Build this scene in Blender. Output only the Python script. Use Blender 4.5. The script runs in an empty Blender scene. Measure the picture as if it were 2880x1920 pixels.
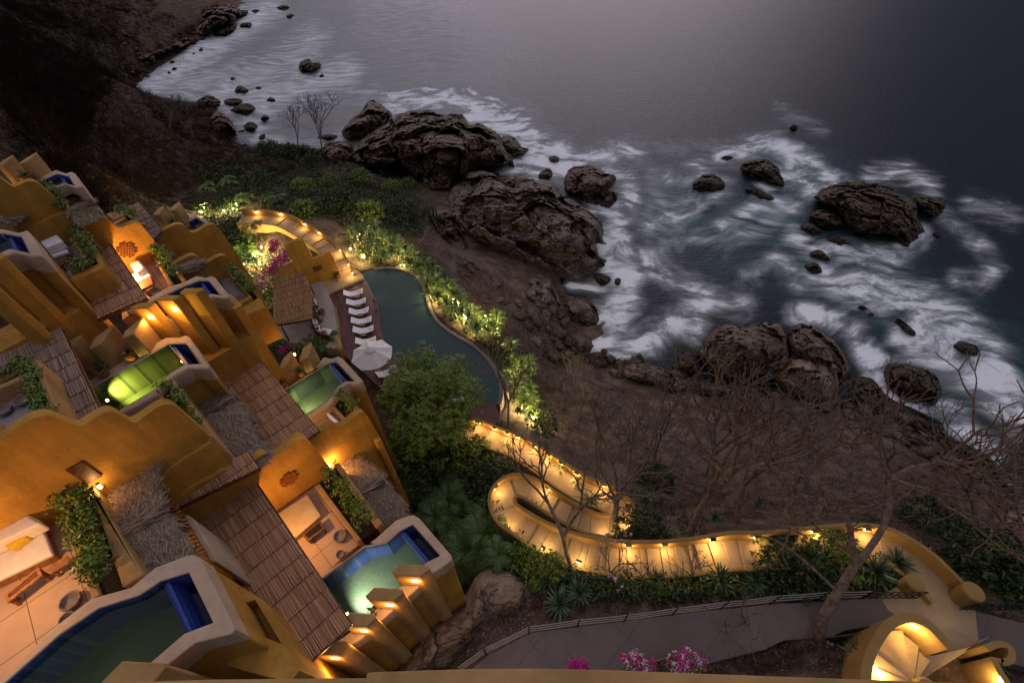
import bpy, bmesh, math, random
import numpy as np
from mathutils import Vector, Matrix, noise

random.seed(7)
RNG = np.random.default_rng(7)
SC = bpy.context.scene
C = SC.collection
# ------------------------------------------------------------------ camera
EYE = 43.0                      # metres above the sea
FOC = 1320.0                    # focal length in pixels of a 2880 x 1920 frame
_n = np.array([51.0, -1215.0, -FOC]); _n /= np.linalg.norm(_n)
_wz = -_n
_wy = np.array([0, 1.0, 0]) - _wz * _wz[1]; _wy /= np.linalg.norm(_wy)
_wx = np.cross(_wy, _wz)
CAM = np.array([_wx, _wy, _wz])
cd = bpy.data.cameras.new('camera'); cam = bpy.data.objects.new('camera', cd); C.objects.link(cam)
cd.sensor_width = 36; cd.lens = FOC / 2880 * 36; cd.clip_start = 0.1; cd.clip_end = 6000
cam.matrix_world = Matrix.Translation((0, 0, EYE)) @ Matrix([list(r) for r in CAM]).to_4x4()
SC.camera = cam
# ------------------------------------------------------------------ dusk sky and the last light from the sea
SKY = 0.54
SUN_AZ, SUN_EL = math.radians(-3), math.radians(22)      # azimuth measured from +Y towards +X
w = bpy.data.worlds.new('World'); SC.world = w; w.use_nodes = True
nt = w.node_tree; nt.nodes.clear()
def N(nt, t, **k):
    n = nt.nodes.new(t)
    for a, b in k.items(): setattr(n, a, b)
    return n
out = N(nt, 'ShaderNodeOutputWorld'); bg = N(nt, 'ShaderNodeBackground'); bg.inputs[1].default_value = SKY
tc = N(nt, 'ShaderNodeTexCoord')
sep = N(nt, 'ShaderNodeSeparateXYZ'); nt.links.new(tc.outputs['Generated'], sep.inputs[0])
ramp = N(nt, 'ShaderNodeValToRGB'); nt.links.new(sep.outputs[2], ramp.inputs[0])
e = ramp.color_ramp.elements
e[0].position = 0.0; e[0].color = (.038, .05, .085, 1)
e[1].position = 1.0; e[1].color = (.94, .93, 1.08, 1)
x = e.new(0.28); x.color = (.065, .08, .13, 1)
x = e.new(0.55); x.color = (.55, .53, .64, 1)
dot = N(nt, 'ShaderNodeVectorMath', operation='DOT_PRODUCT'); nt.links.new(tc.outputs['Generated'], dot.inputs[0])
dot.inputs[1].default_value = (math.sin(SUN_AZ) * math.cos(0.2), math.cos(SUN_AZ) * math.cos(0.2), math.sin(0.2))
mr = N(nt, 'ShaderNodeMapRange', interpolation_type='SMOOTHERSTEP'); nt.links.new(dot.outputs['Value'], mr.inputs[0])
mr.inputs[1].default_value = 0.74; mr.inputs[2].default_value = 1.0
pw = N(nt, 'ShaderNodeMath', operation='POWER'); nt.links.new(mr.outputs[0], pw.inputs[0]); pw.inputs[1].default_value = 1.9
glow = N(nt, 'ShaderNodeMixRGB', blend_type='ADD'); nt.links.new(pw.outputs[0], glow.inputs[0])
nt.links.new(ramp.outputs[0], glow.inputs[1]); glow.inputs[2].default_value = (1.75, 1.52, 1.72, 1)
nt.links.new(glow.outputs[0], bg.inputs[0]); nt.links.new(bg.outputs[0], out.inputs[0])
sl = bpy.data.lights.new('sun', 'SUN'); sun = bpy.data.objects.new('sun', sl); C.objects.link(sun)
sl.energy = 0.13; sl.angle = math.radians(75); sl.color = (1.0, 0.82, 0.74)
sun.rotation_euler = Vector((-math.sin(SUN_AZ) * math.cos(SUN_EL), -math.cos(SUN_AZ) * math.cos(SUN_EL), -math.sin(SUN_EL))).to_track_quat('-Z', 'Y').to_euler()
SC.view_settings.view_transform = 'Standard'; SC.view_settings.look = 'None'
SC.view_settings.exposure = 0.0; SC.view_settings.gamma = 1.0
SC.cycles.use_denoising = True
SC.cycles.max_bounces = 6; SC.cycles.diffuse_bounces = 3; SC.cycles.glossy_bounces = 3
SC.cycles.transparent_max_bounces = 12; SC.cycles.caustics_reflective = False; SC.cycles.caustics_refractive = False
SC.cycles.sample_clamp_indirect = 3.0

# ------------------------------------------------------------------ placing things: a survey of the photograph
# sheets of the survey: origin and scale in the 2880 x 1920 frame
RG = {0: (0, 0, 1.22449), 1: (0, 400, .30612), 2: (600, 540, .30612), 3: (0, 860, .30612), 4: (600, 920, .30612),
      5: (0, 1300, .39541), 6: (700, 1300, .39539), 7: (1160, 1160, .38265), 8: (1980, 1320, .38265), 9: (1080, 1620, .38265),
      10: (0, 0, .42517), 11: (900, 240, .38265), 12: (1780, 300, .4719), 21: (0, 620, .17857), 22: (340, 760, .20408),
      23: (0, 900, .17857), 24: (240, 1300, .17857), 25: (840, 840, .10204), 26: (0, 420, .17857), 27: (380, 560, .17857)}
def src(r, x, y):
    o = RG[r]; return o[0] + o[2] * x, o[1] + o[2] * y
def ray(px, py):
    return CAM @ np.array([px - 1440.0, -(py - 960.0), -FOC])
def PS(px, py, z):
    d = ray(px, py); return Vector(np.array([0, 0, EYE]) + d * ((z - EYE) / d[2]))
def P(r, x, y, z): return PS(*src(r, x, y), z)
def T(r, pts, z): return [P(r, a, b, z) for a, b in pts]
UA = math.radians(46.5)
U2 = Vector((math.cos(UA), math.sin(UA), 0)); V2 = Vector((math.sin(UA), -math.cos(UA), 0))   # towards the sea / along the slope
def VP(r, x, y, p0, ang=UA):            # where the sight line meets the upright plane through p0
    d = ray(*src(r, x, y)); nn = np.array([-math.sin(ang), math.cos(ang)])
    t = (p0[0] * nn[0] + p0[1] * nn[1]) / (d[0] * nn[0] + d[1] * nn[1])
    return Vector(d * t + np.array([0, 0, EYE]))
def project(co):                        # world (n,3) -> frame pixels
    c = (np.asarray(co) - np.array([0, 0, EYE])) @ CAM
    return 1440 + FOC * c[:, 0] / -c[:, 2], 960 - FOC * c[:, 1] / -c[:, 2]
def smooth_line(pts, n=6, closed=False):
    pts = [Vector(p) for p in pts]; o = []; L = len(pts)
    rng = range(L if closed else L - 1)
    for i in rng:
        if closed: a, b, c, d = pts[i - 1], pts[i], pts[(i + 1) % L], pts[(i + 2) % L]
        else: a, b, c, d = pts[max(i - 1, 0)], pts[i], pts[i + 1], pts[min(i + 2, L - 1)]
        for k in range(n):
            t = k / n
            o.append(0.5 * ((2 * b) + (c - a) * t + (2 * a - 5 * b + 4 * c - d) * t * t + (3 * b - a - 3 * c + d) * t ** 3))
    if not closed: o.append(pts[-1].copy())
    return o

# ------------------------------------------------------------------ materials
def mat(name, base, rough=0.7, spec=0.3, var=0.0, scale=3.0, bump=0.0, bscale=20.0, col2=None, emit=None, estr=0.0, island=None, detail=6.0, metal=0.0):
    m = bpy.data.materials.new(name); m.use_nodes = True; t = m.node_tree; b = t.nodes['Principled BSDF']
    b.inputs['Base Color'].default_value = (*base, 1); b.inputs['Roughness'].default_value = rough
    b.inputs['Specular IOR Level'].default_value = spec; b.inputs['Metallic'].default_value = metal
    g = N(t, 'ShaderNodeNewGeometry')
    last = None
    if var or col2:
        nz = N(t, 'ShaderNodeTexNoise'); nz.inputs['Scale'].default_value = scale; nz.inputs['Detail'].default_value = detail
        t.links.new(g.outputs['Position'], nz.inputs['Vector'])
        r = N(t, 'ShaderNodeValToRGB'); t.links.new(nz.outputs['Fac'], r.inputs[0])
        c2 = col2 or tuple(c * (1 + var) for c in base); c1 = base if col2 else tuple(c * (1 - var) for c in base)
        r.color_ramp.elements[0].position = 0.35; r.color_ramp.elements[0].color = (*c1, 1)
        r.color_ramp.elements[1].position = 0.65; r.color_ramp.elements[1].color = (*c2, 1)
        last = r.outputs[0]
    if island:
        mx = N(t, 'ShaderNodeMixRGB', blend_type='MIX'); t.links.new(g.outputs['Random Per Island'], mx.inputs[0])
        mx.inputs[1].default_value = (*base, 1); mx.inputs[2].default_value = (*island, 1)
        if last is not None: t.links.new(last, mx.inputs[1])
        last = mx.outputs[0]
    if last is not None: t.links.new(last, b.inputs['Base Color'])
    if bump:
        n2 = N(t, 'ShaderNodeTexNoise'); n2.inputs['Scale'].default_value = bscale; n2.inputs['Detail'].default_value = 8
        t.links.new(g.outputs['Position'], n2.inputs['Vector'])
        bp = N(t, 'ShaderNodeBump'); bp.inputs['Strength'].default_value = bump; bp.inputs['Distance'].default_value = 0.05
        t.links.new(n2.outputs['Fac'], bp.inputs['Height']); t.links.new(bp.outputs[0], b.inputs['Normal'])
    if emit:
        b.inputs['Emission Color'].default_value = (*emit, 1); b.inputs['Emission Strength'].default_value = estr
    return m
MT = {}
MT['ochre'] = mat('ochre plaster', (.30, .150, .022), .85, .2, .16, 0.9, .25, 9)
MT['beige'] = mat('pale stucco', (.50, .36, .25), .85, .2, .10, 1.6, .2, 14)
def stucco(name, c, k=.22):
    m = mat(name, c, .85, .2, .10, .7, .3, 9); t = m.node_tree; b = t.nodes['Principled BSDF']; old = b.inputs['Base Color'].links[0].from_socket
    g = N(t, 'ShaderNodeNewGeometry'); cur = old
    for sc, st, lo, hi in ((1.3, (1.6, 1.6, .22), 1 - k, 1 + k * .8), (.35, (1, 1, 1), 1 - k * .7, 1 + k * .7), (7.0, (1, 1, 1), 1 - k * .35, 1 + k * .35)):
        mp = N(t, 'ShaderNodeMapping'); mp.inputs['Scale'].default_value = st; t.links.new(g.outputs['Position'], mp.inputs['Vector'])
        n = N(t, 'ShaderNodeTexNoise'); n.inputs['Scale'].default_value = sc; n.inputs['Detail'].default_value = 7; n.inputs['Roughness'].default_value = .65; t.links.new(mp.outputs[0], n.inputs['Vector'])
        r = N(t, 'ShaderNodeMapRange'); r.inputs[1].default_value = .3; r.inputs[2].default_value = .7; r.inputs[3].default_value = lo; r.inputs[4].default_value = hi; t.links.new(n.outputs['Fac'], r.inputs[0])
        x = N(t, 'ShaderNodeMixRGB', blend_type='MULTIPLY'); x.inputs[0].default_value = 1; t.links.new(cur, x.inputs[1]); t.links.new(r.outputs[0], x.inputs[2]); cur = x.outputs[0]
    t.links.new(cur, b.inputs['Base Color']); return m
MT['ochre'] = stucco('ochre plaster', (.45, .230, .042)); MT['beige'] = stucco('pale stucco', (.47, .345, .245), .12)
MT['fin'] = stucco('buff plaster', (.40, .235, .09), .16)
MT['couchplaster'] = mat('tan plaster couch', (.46, .33, .21), .85, .2, .1, 2)
MT['finold'] = mat('buff plaster', (.40, .22, .085), .85, .2, .14, 1.2, .25, 10)
MT['wood'] = mat('dark wood', (.10, .035, .015), .5, .4, .35, 8)
MT['woodlight'] = mat('teak', (.28, .12, .04), .5, .4, .3, 8)
MT['cushion'] = mat('white canvas', (.80, .78, .80), .9, .2, .04, 6, .1, 40)
MT['cream'] = mat('cream canvas', (.72, .62, .55), .9, .2, .05, 5, .1, 40)
MT['yellow'] = mat('yellow cotton', (.62, .40, .04), .9, .2, .1, 12)
MT['olive'] = mat('olive cotton', (.35, .30, .08), .9, .2, .1, 12)
MT['stonebowl'] = mat('grey cantera stone', (.20, .16, .15), .9, .2, .25, 9, .3, 30)
MT['terracotta'] = mat('terracotta', (.34, .12, .035), .8, .25, .2, 6, .15, 30)
MT['leaf'] = mat('hedge leaf', (.045, .085, .008), .45, .4, island=(.17, .23, .02))
MT['treeleaf'] = mat('dark broad leaf', (.04, .075, .007), .45, .4, island=(.20, .26, .02))
MT['palmleaf'] = mat('palm leaflet', (.025, .06, .014), .45, .4, island=(.10, .16, .035))
MT['spike'] = mat('spiky leaf', (.08, .14, .03), .45, .4, island=(.24, .30, .08))
MT['yucca'] = mat('yucca leaf', (.025, .055, .02), .5, .4, island=(.10, .15, .06))
MT['under'] = mat('undergrowth leaf', (.012, .026, .006), .6, .3, island=(.06, .085, .018))
MT['dry'] = mat('dry twig', (.035, .022, .015), .9, .1, island=(.17, .105, .07))
MT['pebble'] = mat('loose stone', (.10, .065, .045), .95, .1, island=(.46, .34, .26))
MT['drydark'] = mat('thicket twig', (.008, .005, .004), .9, .1, island=(.028, .016, .010))
MT['drygold'] = mat('golden dry scrub', (.03, .016, .005), .9, .1, island=(.10, .05, .012))
MT['bark'] = mat('bare bark', (.17, .115, .085), .85, .2, .4, 5, .4, 14)
MT['barkgrey'] = mat('grey twig bark', (.13, .10, .082), .85, .2, .3, 6)
MT['magenta'] = mat('bougainvillea bract', (.42, .004, .17), .6, .3, island=(.66, .03, .31))
MT['whitepetal'] = mat('white petal', (.75, .66, .66), .6, .3, island=(.62, .30, .42))
MT['pinkpetal'] = mat('pink petal', (.62, .25, .42), .6, .3, island=(.8, .6, .65))
MT['soil'] = mat('planter soil', (.02, .014, .01), .95, .1, .3, 12)
MT['iron'] = mat('dark iron', (.012, .008, .007), .5, .4)
MT['rope'] = mat('pale rope', (.34, .28, .25), .9, .1, .2, 30)
MT['path'] = mat('grey washed concrete', (.155, .115, .104), .85, .25, .22, 0.7, .15, 60)
MT['umbrella'] = mat('off white canvas', (.70, .66, .65), .9, .2, .03, 5)
def lampmat(name, c, s): return mat(name, (.8, .6, .3), .5, .2, emit=c, estr=s)
MT['lamp'] = lampmat('lit lamp glass', (1.0, .72, .30), 14.0)
MT['lampy'] = lampmat('lit garden bulb', (1.0, .80, .38), 14.0)
MT['lampo'] = lampmat('lit amber glass', (1.0, .62, .22), 9.0)

def uv_nodes(t):                         # position turned into the villas' own axes
    g = N(t, 'ShaderNodeNewGeometry'); mp = N(t, 'ShaderNodeMapping'); mp.inputs['Rotation'].default_value = (0, 0, -UA)
    t.links.new(g.outputs['Position'], mp.inputs['Vector']); return mp.outputs[0]
def tilemat(name, c1, c2, mortar, scale, w=1.0, h=1.0, ms=0.02, rough=0.5, off=0.0, bias=0.0, bump=0.0):
    m = bpy.data.materials.new(name); m.use_nodes = True; t = m.node_tree; b = t.nodes['Principled BSDF']
    br = N(t, 'ShaderNodeTexBrick'); br.offset = off; br.inputs['Scale'].default_value = scale
    br.inputs['Brick Width'].default_value = w; br.inputs['Row Height'].default_value = h
    br.inputs['Mortar Size'].default_value = ms; br.inputs['Bias'].default_value = bias
    br.inputs['Color1'].default_value = (*c1, 1); br.inputs['Color2'].default_value = (*c2, 1); br.inputs['Mortar'].default_value = (*mortar, 1)
    v = uv_nodes(t); t.links.new(v, br.inputs['Vector'])
    nz = N(t, 'ShaderNodeTexNoise'); nz.inputs['Scale'].default_value = 1.4; nz.inputs['Detail'].default_value = 8; t.links.new(v, nz.inputs['Vector'])
    r = N(t, 'ShaderNodeMapRange'); r.inputs[3].default_value = .75; r.inputs[4].default_value = 1.2; t.links.new(nz.outputs['Fac'], r.inputs[0])
    mx = N(t, 'ShaderNodeMixRGB', blend_type='MULTIPLY'); mx.inputs[0].default_value = 1; t.links.new(br.outputs['Color'], mx.inputs[1]); t.links.new(r.outputs[0], mx.inputs[2])
    t.links.new(mx.outputs[0], b.inputs['Base Color']); b.inputs['Roughness'].default_value = rough; b.inputs['Specular IOR Level'].default_value = .3
    return m
MT['floor'] = tilemat('terrace stone', (.46, .30, .21), (.42, .27, .18), (.12, .07, .05), 1.0, 1.25, 1.25, .012, .7)
MT['floorgrey'] = tilemat('grey terrace stone', (.30, .25, .25), (.27, .23, .23), (.22, .18, .18), 1.0, .5, 1.5, .006, .7, .5)
MT['patio'] = tilemat('pale patio stone', (.44, .36, .31), (.40, .33, .28), (.30, .25, .21), 1.0, 1.4, 1.4, .006, .7)
MT['bluetile'] = tilemat('blue mosaic', (.010, .022, .17), (.03, .06, .33), (.07, .10, .30), 1.0, .05, .05, .006, .3)
MT['pooltile'] = tilemat('green mosaic', (.065, .085, .04), (.09, .11, .05), (.03, .04, .035), 1.0, .06, .06, .005, .4)
MT['pathway'] = tilemat('grey washed path', (.16, .118, .106), (.145, .108, .098), (.07, .05, .045), 1.0, 3.1, 2.7, .010, .85)
MT['tealtile'] = tilemat('teal mosaic', (.12, .16, .14), (.16, .20, .17), (.07, .10, .10), 1.0, .06, .06, .005, .4)
MT['steps'] = mat('sand coloured steps', (.40, .27, .15), .85, .2, .10, 1.5, .12, 30)
MT['stairwall'] = mat('sand coloured plaster', (.32, .19, .065), .85, .2, .12, 1.2, .2, 12)

def deckmat():
    m = bpy.data.materials.new('red deck boards'); m.use_nodes = True; t = m.node_tree; b = t.nodes['Principled BSDF']
    b.inputs['Roughness'].default_value = .55
    g = N(t, 'ShaderNodeNewGeometry'); mx = N(t, 'ShaderNodeMixRGB'); t.links.new(g.outputs['Random Per Island'], mx.inputs[0])
    mx.inputs[1].default_value = (.045, .012, .014, 1); mx.inputs[2].default_value = (.16, .040, .036, 1)
    t.links.new(mx.outputs[0], b.inputs['Base Color']); return m
MT['deck'] = deckmat()
def reedmat(name, a, c):
    m = mat(name, a, .8, .2, island=c); return m
MT['reed'] = reedmat('reed canes', (.37, .195, .11), (.66, .38, .22))
MT['reedpale'] = reedmat('weathered reed canes', (.26, .165, .12), (.44, .31, .235))
MT['reedgold'] = reedmat('golden reed canes', (.27, .14, .065), (.46, .27, .13))
MT['batten'] = mat('reed batten', (.06, .03, .02), .8, .2)
MT['thatch'] = mat('palm thatch', (.085, .058, .042), .9, .15, island=(.44, .32, .235))
MT['thatchbase'] = mat('thatch underlay', (.06, .042, .034), .95, .1, .4, 6)

def watermat(name, tint, deep, rough=.04, thru=.75):
    m = bpy.data.materials.new(name); m.use_nodes = True; t = m.node_tree; t.nodes.clear()
    o = N(t, 'ShaderNodeOutputMaterial'); tr = N(t, 'ShaderNodeBsdfTransparent'); tr.inputs[0].default_value = (*tint, 1)
    df = N(t, 'ShaderNodeBsdfDiffuse'); df.inputs[0].default_value = (*deep, 1)
    gl = N(t, 'ShaderNodeBsdfGlossy'); gl.inputs['Roughness'].default_value = rough
    fr = N(t, 'ShaderNodeFresnel'); fr.inputs[0].default_value = 1.33
    g = N(t, 'ShaderNodeNewGeometry'); nz = N(t, 'ShaderNodeTexNoise'); nz.inputs['Scale'].default_value = 3; nz.inputs['Detail'].default_value = 4
    t.links.new(g.outputs['Position'], nz.inputs['Vector'])
    bp = N(t, 'ShaderNodeBump'); bp.inputs['Strength'].default_value = .08; bp.inputs['Distance'].default_value = .05
    t.links.new(nz.outputs['Fac'], bp.inputs['Height'])
    for q in (gl, fr): t.links.new(bp.outputs[0], q.inputs['Normal'])
    a = N(t, 'ShaderNodeMixShader'); a.inputs[0].default_value = thru; t.links.new(df.outputs[0], a.inputs[1]); t.links.new(tr.outputs[0], a.inputs[2])
    b = N(t, 'ShaderNodeMixShader'); t.links.new(fr.outputs[0], b.inputs[0]); t.links.new(a.outputs[0], b.inputs[1]); t.links.new(gl.outputs[0], b.inputs[2])
    t.links.new(b.outputs[0], o.inputs[0]); return m
MT['poolwater'] = watermat('plunge pool water', (.84, .93, .66), (.02, .04, .02), .03, .9)
MT['bigwater'] = watermat('green pool water', (.25, .45, .42), (.052, .095, .090), .03, .35)
MT['catchwater'] = watermat('dark blue water', (.25, .35, .8), (.003, .006, .05), .03, .45)

# ------------------------------------------------------------------ mesh helpers
class MB:
    def __init__(s): s.v = []; s.f = []
    def add(s, vs, fs):
        o = len(s.v); s.v += [tuple(v) for v in vs]; s.f += [tuple(i + o for i in f) for f in fs]; return s
    def prism(s, poly, z1, z0):
        n = len(poly); A = sum(poly[i][0] * poly[(i + 1) % n][1] - poly[(i + 1) % n][0] * poly[i][1] for i in range(n))
        if A < 0: poly = poly[::-1]
        s.add([(p[0], p[1], z1) for p in poly] + [(p[0], p[1], z0) for p in poly],
              [tuple(range(n)), tuple(range(2 * n - 1, n - 1, -1))] + [(i, n + i, n + (i + 1) % n, (i + 1) % n) for i in range(n)]); return s
    def sheet(s, poly, z):
        n = len(poly); A = sum(poly[i][0] * poly[(i + 1) % n][1] - poly[(i + 1) % n][0] * poly[i][1] for i in range(n))
        if A < 0: poly = poly[::-1]
        s.add([(p[0], p[1], z) for p in poly], [tuple(range(n))]); return s
    def box(s, c, size, rot=0.0):
        a, b, h = size[0] / 2, size[1] / 2, size[2] / 2; ca, sa = math.cos(rot), math.sin(rot); vs = []
        for dz in (-h, h):
            for dx, dy in ((-a, -b), (a, -b), (a, b), (-a, b)):
                vs.append((c[0] + dx * ca - dy * sa, c[1] + dx * sa + dy * ca, c[2] + dz))
        s.add(vs, [(3, 2, 1, 0), (4, 5, 6, 7), (0, 1, 5, 4), (1, 2, 6, 5), (2, 3, 7, 6), (3, 0, 4, 7)]); return s
    def tube(s, pts, rad, n=6, cap=True):
        pts = [Vector(p) for p in pts]; vs = []; fs = []
        if not hasattr(rad, '__len__'): rad = [rad] * len(pts)
        ref = Vector((0.13, 0.27, 1)).normalized()
        for i, p in enumerate(pts):
            d = (pts[min(i + 1, len(pts) - 1)] - pts[max(i - 1, 0)])
            if d.length < 1e-6: d = Vector((0, 0, 1))
            d.normalize(); a = d.cross(ref)
            if a.length < 1e-3: a = d.cross(Vector((1, 0, 0)))
            a.normalize(); b = d.cross(a)
            for k in range(n):
                q = 2 * math.pi * k / n; vs.append(p + (a * math.cos(q) + b * math.sin(q)) * rad[i])
        for i in range(len(pts) - 1):
            for k in range(n): fs.append((i * n + k, (i + 1) * n + k, (i + 1) * n + (k + 1) % n, i * n + (k + 1) % n))
        if cap: fs.append(tuple(range(n))); fs.append(tuple(range(len(pts) * n - 1, (len(pts) - 1) * n - 1, -1)))
        s.add(vs, fs); return s
    def lathe(s, c, prof, n=24):
        vs = []; fs = []
        for (r, z) in prof:
            for k in range(n):
                q = 2 * math.pi * k / n; vs.append((c[0] + r * math.cos(q), c[1] + r * math.sin(q), c[2] + z))
        for i in range(len(prof) - 1):
            for k in range(n): fs.append((i * n + k, i * n + (k + 1) % n, (i + 1) * n + (k + 1) % n, (i + 1) * n + k))
        s.add(vs, fs); return s
    def build(s, name, m, parent=None, bevel=0.0, seg=2, smooth=False, kind=None, recalc=False, angle=35):
        v = np.array(s.v, dtype=float).reshape(-1, 3); lo, hi = v.min(0), v.max(0)
        c = Vector(((lo[0] + hi[0]) / 2, (lo[1] + hi[1]) / 2, lo[2]))
        me = bpy.data.meshes.new(name); me.from_pydata((v - np.array(c)).tolist(), [], s.f); me.update()
        if recalc:
            bm = bmesh.new(); bm.from_mesh(me); bmesh.ops.recalc_face_normals(bm, faces=bm.faces[:]); bm.to_mesh(me); bm.free()
        o = bpy.data.objects.new(name, me); C.objects.link(o); me.materials.append(MT[m] if isinstance(m, str) else m)
        if smooth: me.polygons.foreach_set('use_smooth', [True] * len(me.polygons))
        o.location = c
        if parent is not None:
            o.parent = parent; o.location = c - wloc(parent)
        if bevel:
            b = o.modifiers.new('bevel', 'BEVEL'); b.width = bevel; b.segments = seg; b.limit_method = 'ANGLE'; b.angle_limit = math.radians(angle)
            b.use_clamp_overlap = True
            if seg > 1:
                me.polygons.foreach_set('use_smooth', [True] * len(me.polygons))
                try: me.set_sharp_from_angle(angle=math.radians(50))
                except Exception: pass
        if kind: o['kind'] = kind
        return o
def wloc(o):
    l = Vector(o.location)
    while o.parent is not None: o = o.parent; l += Vector(o.location)
    return l
def tag(o, label, cat, group=None):
    o['label'] = label; o['category'] = cat
    if group: o['group'] = group
    return o
def thing(name, label, cat, loc, group=None):
    o = bpy.data.objects.new(name, None); C.objects.link(o); o.location = loc; o.empty_display_size = .3
    return tag(o, label, cat, group)
def dup(root, loc, rotz=0.0, sc=1.0, label=None, group=None, tilt=(0, 0)):
    r = root.copy(); C.objects.link(r); r.location = loc; r.rotation_euler = (tilt[0], tilt[1], rotz); r.scale = (sc, sc, sc)
    if label: r['label'] = label
    if group: r['group'] = group
    for ch in list(root.children):
        c = ch.copy(); C.objects.link(c); c.parent = r
        for g in ch.children:
            d = g.copy(); C.objects.link(d); d.parent = c
    return r
def ring(outer, inner, z1, z0):
    mb = MB(); bm = bmesh.new(); ed = []
    for lp in (outer, inner):
        vs = [bm.verts.new((p[0], p[1], z1)) for p in lp]
        ed += [bm.edges.new((vs[i], vs[(i + 1) % len(vs)])) for i in range(len(vs))]
    bmesh.ops.triangle_fill(bm, use_beauty=True, use_dissolve=False, edges=ed)
    bm.verts.index_update(); n = len(bm.verts)
    V = [v.co.copy() for v in bm.verts]; Fs = [tuple(v.index for v in f.verts) for f in bm.faces]; bm.free()
    # make all top faces point up
    T_ = []
    for f in Fs:
        a, b, c = V[f[0]], V[f[1]], V[f[2]]
        T_.append(f if (b - a).cross(c - a).z > 0 else f[::-1])
    vs = V + [Vector((p.x, p.y, z0)) for p in V]; fs = T_ + [tuple(i + n for i in f[::-1]) for f in T_]
    k = 0
    for lp in (outer, inner):
        L = len(lp)
        for i in range(L): a, b = k + i, k + (i + 1) % L; fs.append((a, b, b + n, a + n))
        k += L
    mb.add(vs, fs); return mb
def offset_poly(poly, d):                # grow (d>0) or shrink a polygon in plan
    n = len(poly); A = sum(poly[i][0] * poly[(i + 1) % n][1] - poly[(i + 1) % n][0] * poly[i][1] for i in range(n)); sg = 1 if A > 0 else -1
    o = []
    for i in range(n):
        a, b, c = Vector(poly[i - 1]).xy, Vector(poly[i]).xy, Vector(poly[(i + 1) % n]).xy
        e1 = (b - a).normalized(); e2 = (c - b).normalized()
        n1 = Vector((e1.y, -e1.x)) * sg; n2 = Vector((e2.y, -e2.x)) * sg
        m_ = n1 + n2
        if m_.length < 1e-4: m_ = n1
        m_.normalize(); k = max(0.4, m_.dot(n1)); q = b + m_ * (d / k); o.append(Vector((q.x, q.y, 0)))
    return o
def ribbon(pts, w0, w1):                 # polygon between two offsets of a line
    L = len(pts); a = []; b = []
    for i in range(L):
        d = (pts[min(i + 1, L - 1)] - pts[max(i - 1, 0)]); d.z = 0; d.normalize(); nn = Vector((-d.y, d.x, 0))
        a.append(pts[i] + nn * w0); b.append(pts[i] + nn * w1)
    return a, b
def upright(curve, zbot, thick, n=None):  # a wall whose top follows the 3D curve, in an upright plane, thickened away from the viewer
    mb = MB(); nn = n or -V2; L = len(curve); vs = []
    for off in (0, thick):
        for p in curve: vs.append(p + nn * off)
    for off in (0, thick):
        for p in curve: q = p + nn * off; vs.append(Vector((q.x, q.y, zbot)))
    fs = []
    for i in range(L - 1):
        fs += [(i, i + 1, L + i + 1, L + i), (i + 1, i, 2 * L + i, 2 * L + i + 1), (L + i, L + i + 1, 3 * L + i + 1, 3 * L + i), (2 * L + i, 3 * L + i, 3 * L + i + 1, 2 * L + i + 1)]
    fs += [(0, L, 3 * L, 2 * L), (2 * L - 1, L - 1, 3 * L - 1, 4 * L - 1)]
    mb.add(vs, fs); return mb
def lamp(loc, watts, col=(1, .62, .25), rad=.08, parent=None, spot=None, target=None, blend=.6):
    l = bpy.data.lights.new('lamp_light', 'SPOT' if spot else 'POINT'); l.energy = watts; l.color = col; l.shadow_soft_size = rad
    o = bpy.data.objects.new('lamp_light', l); C.objects.link(o)
    if spot:
        l.spot_size = spot; l.spot_blend = blend; o.rotation_euler = (Vector(target) - Vector(loc)).to_track_quat('-Z', 'Y').to_euler()
    o.location = Vector(loc) - (wloc(parent) if parent else Vector())
    if parent: o.parent = parent
    return o
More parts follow.
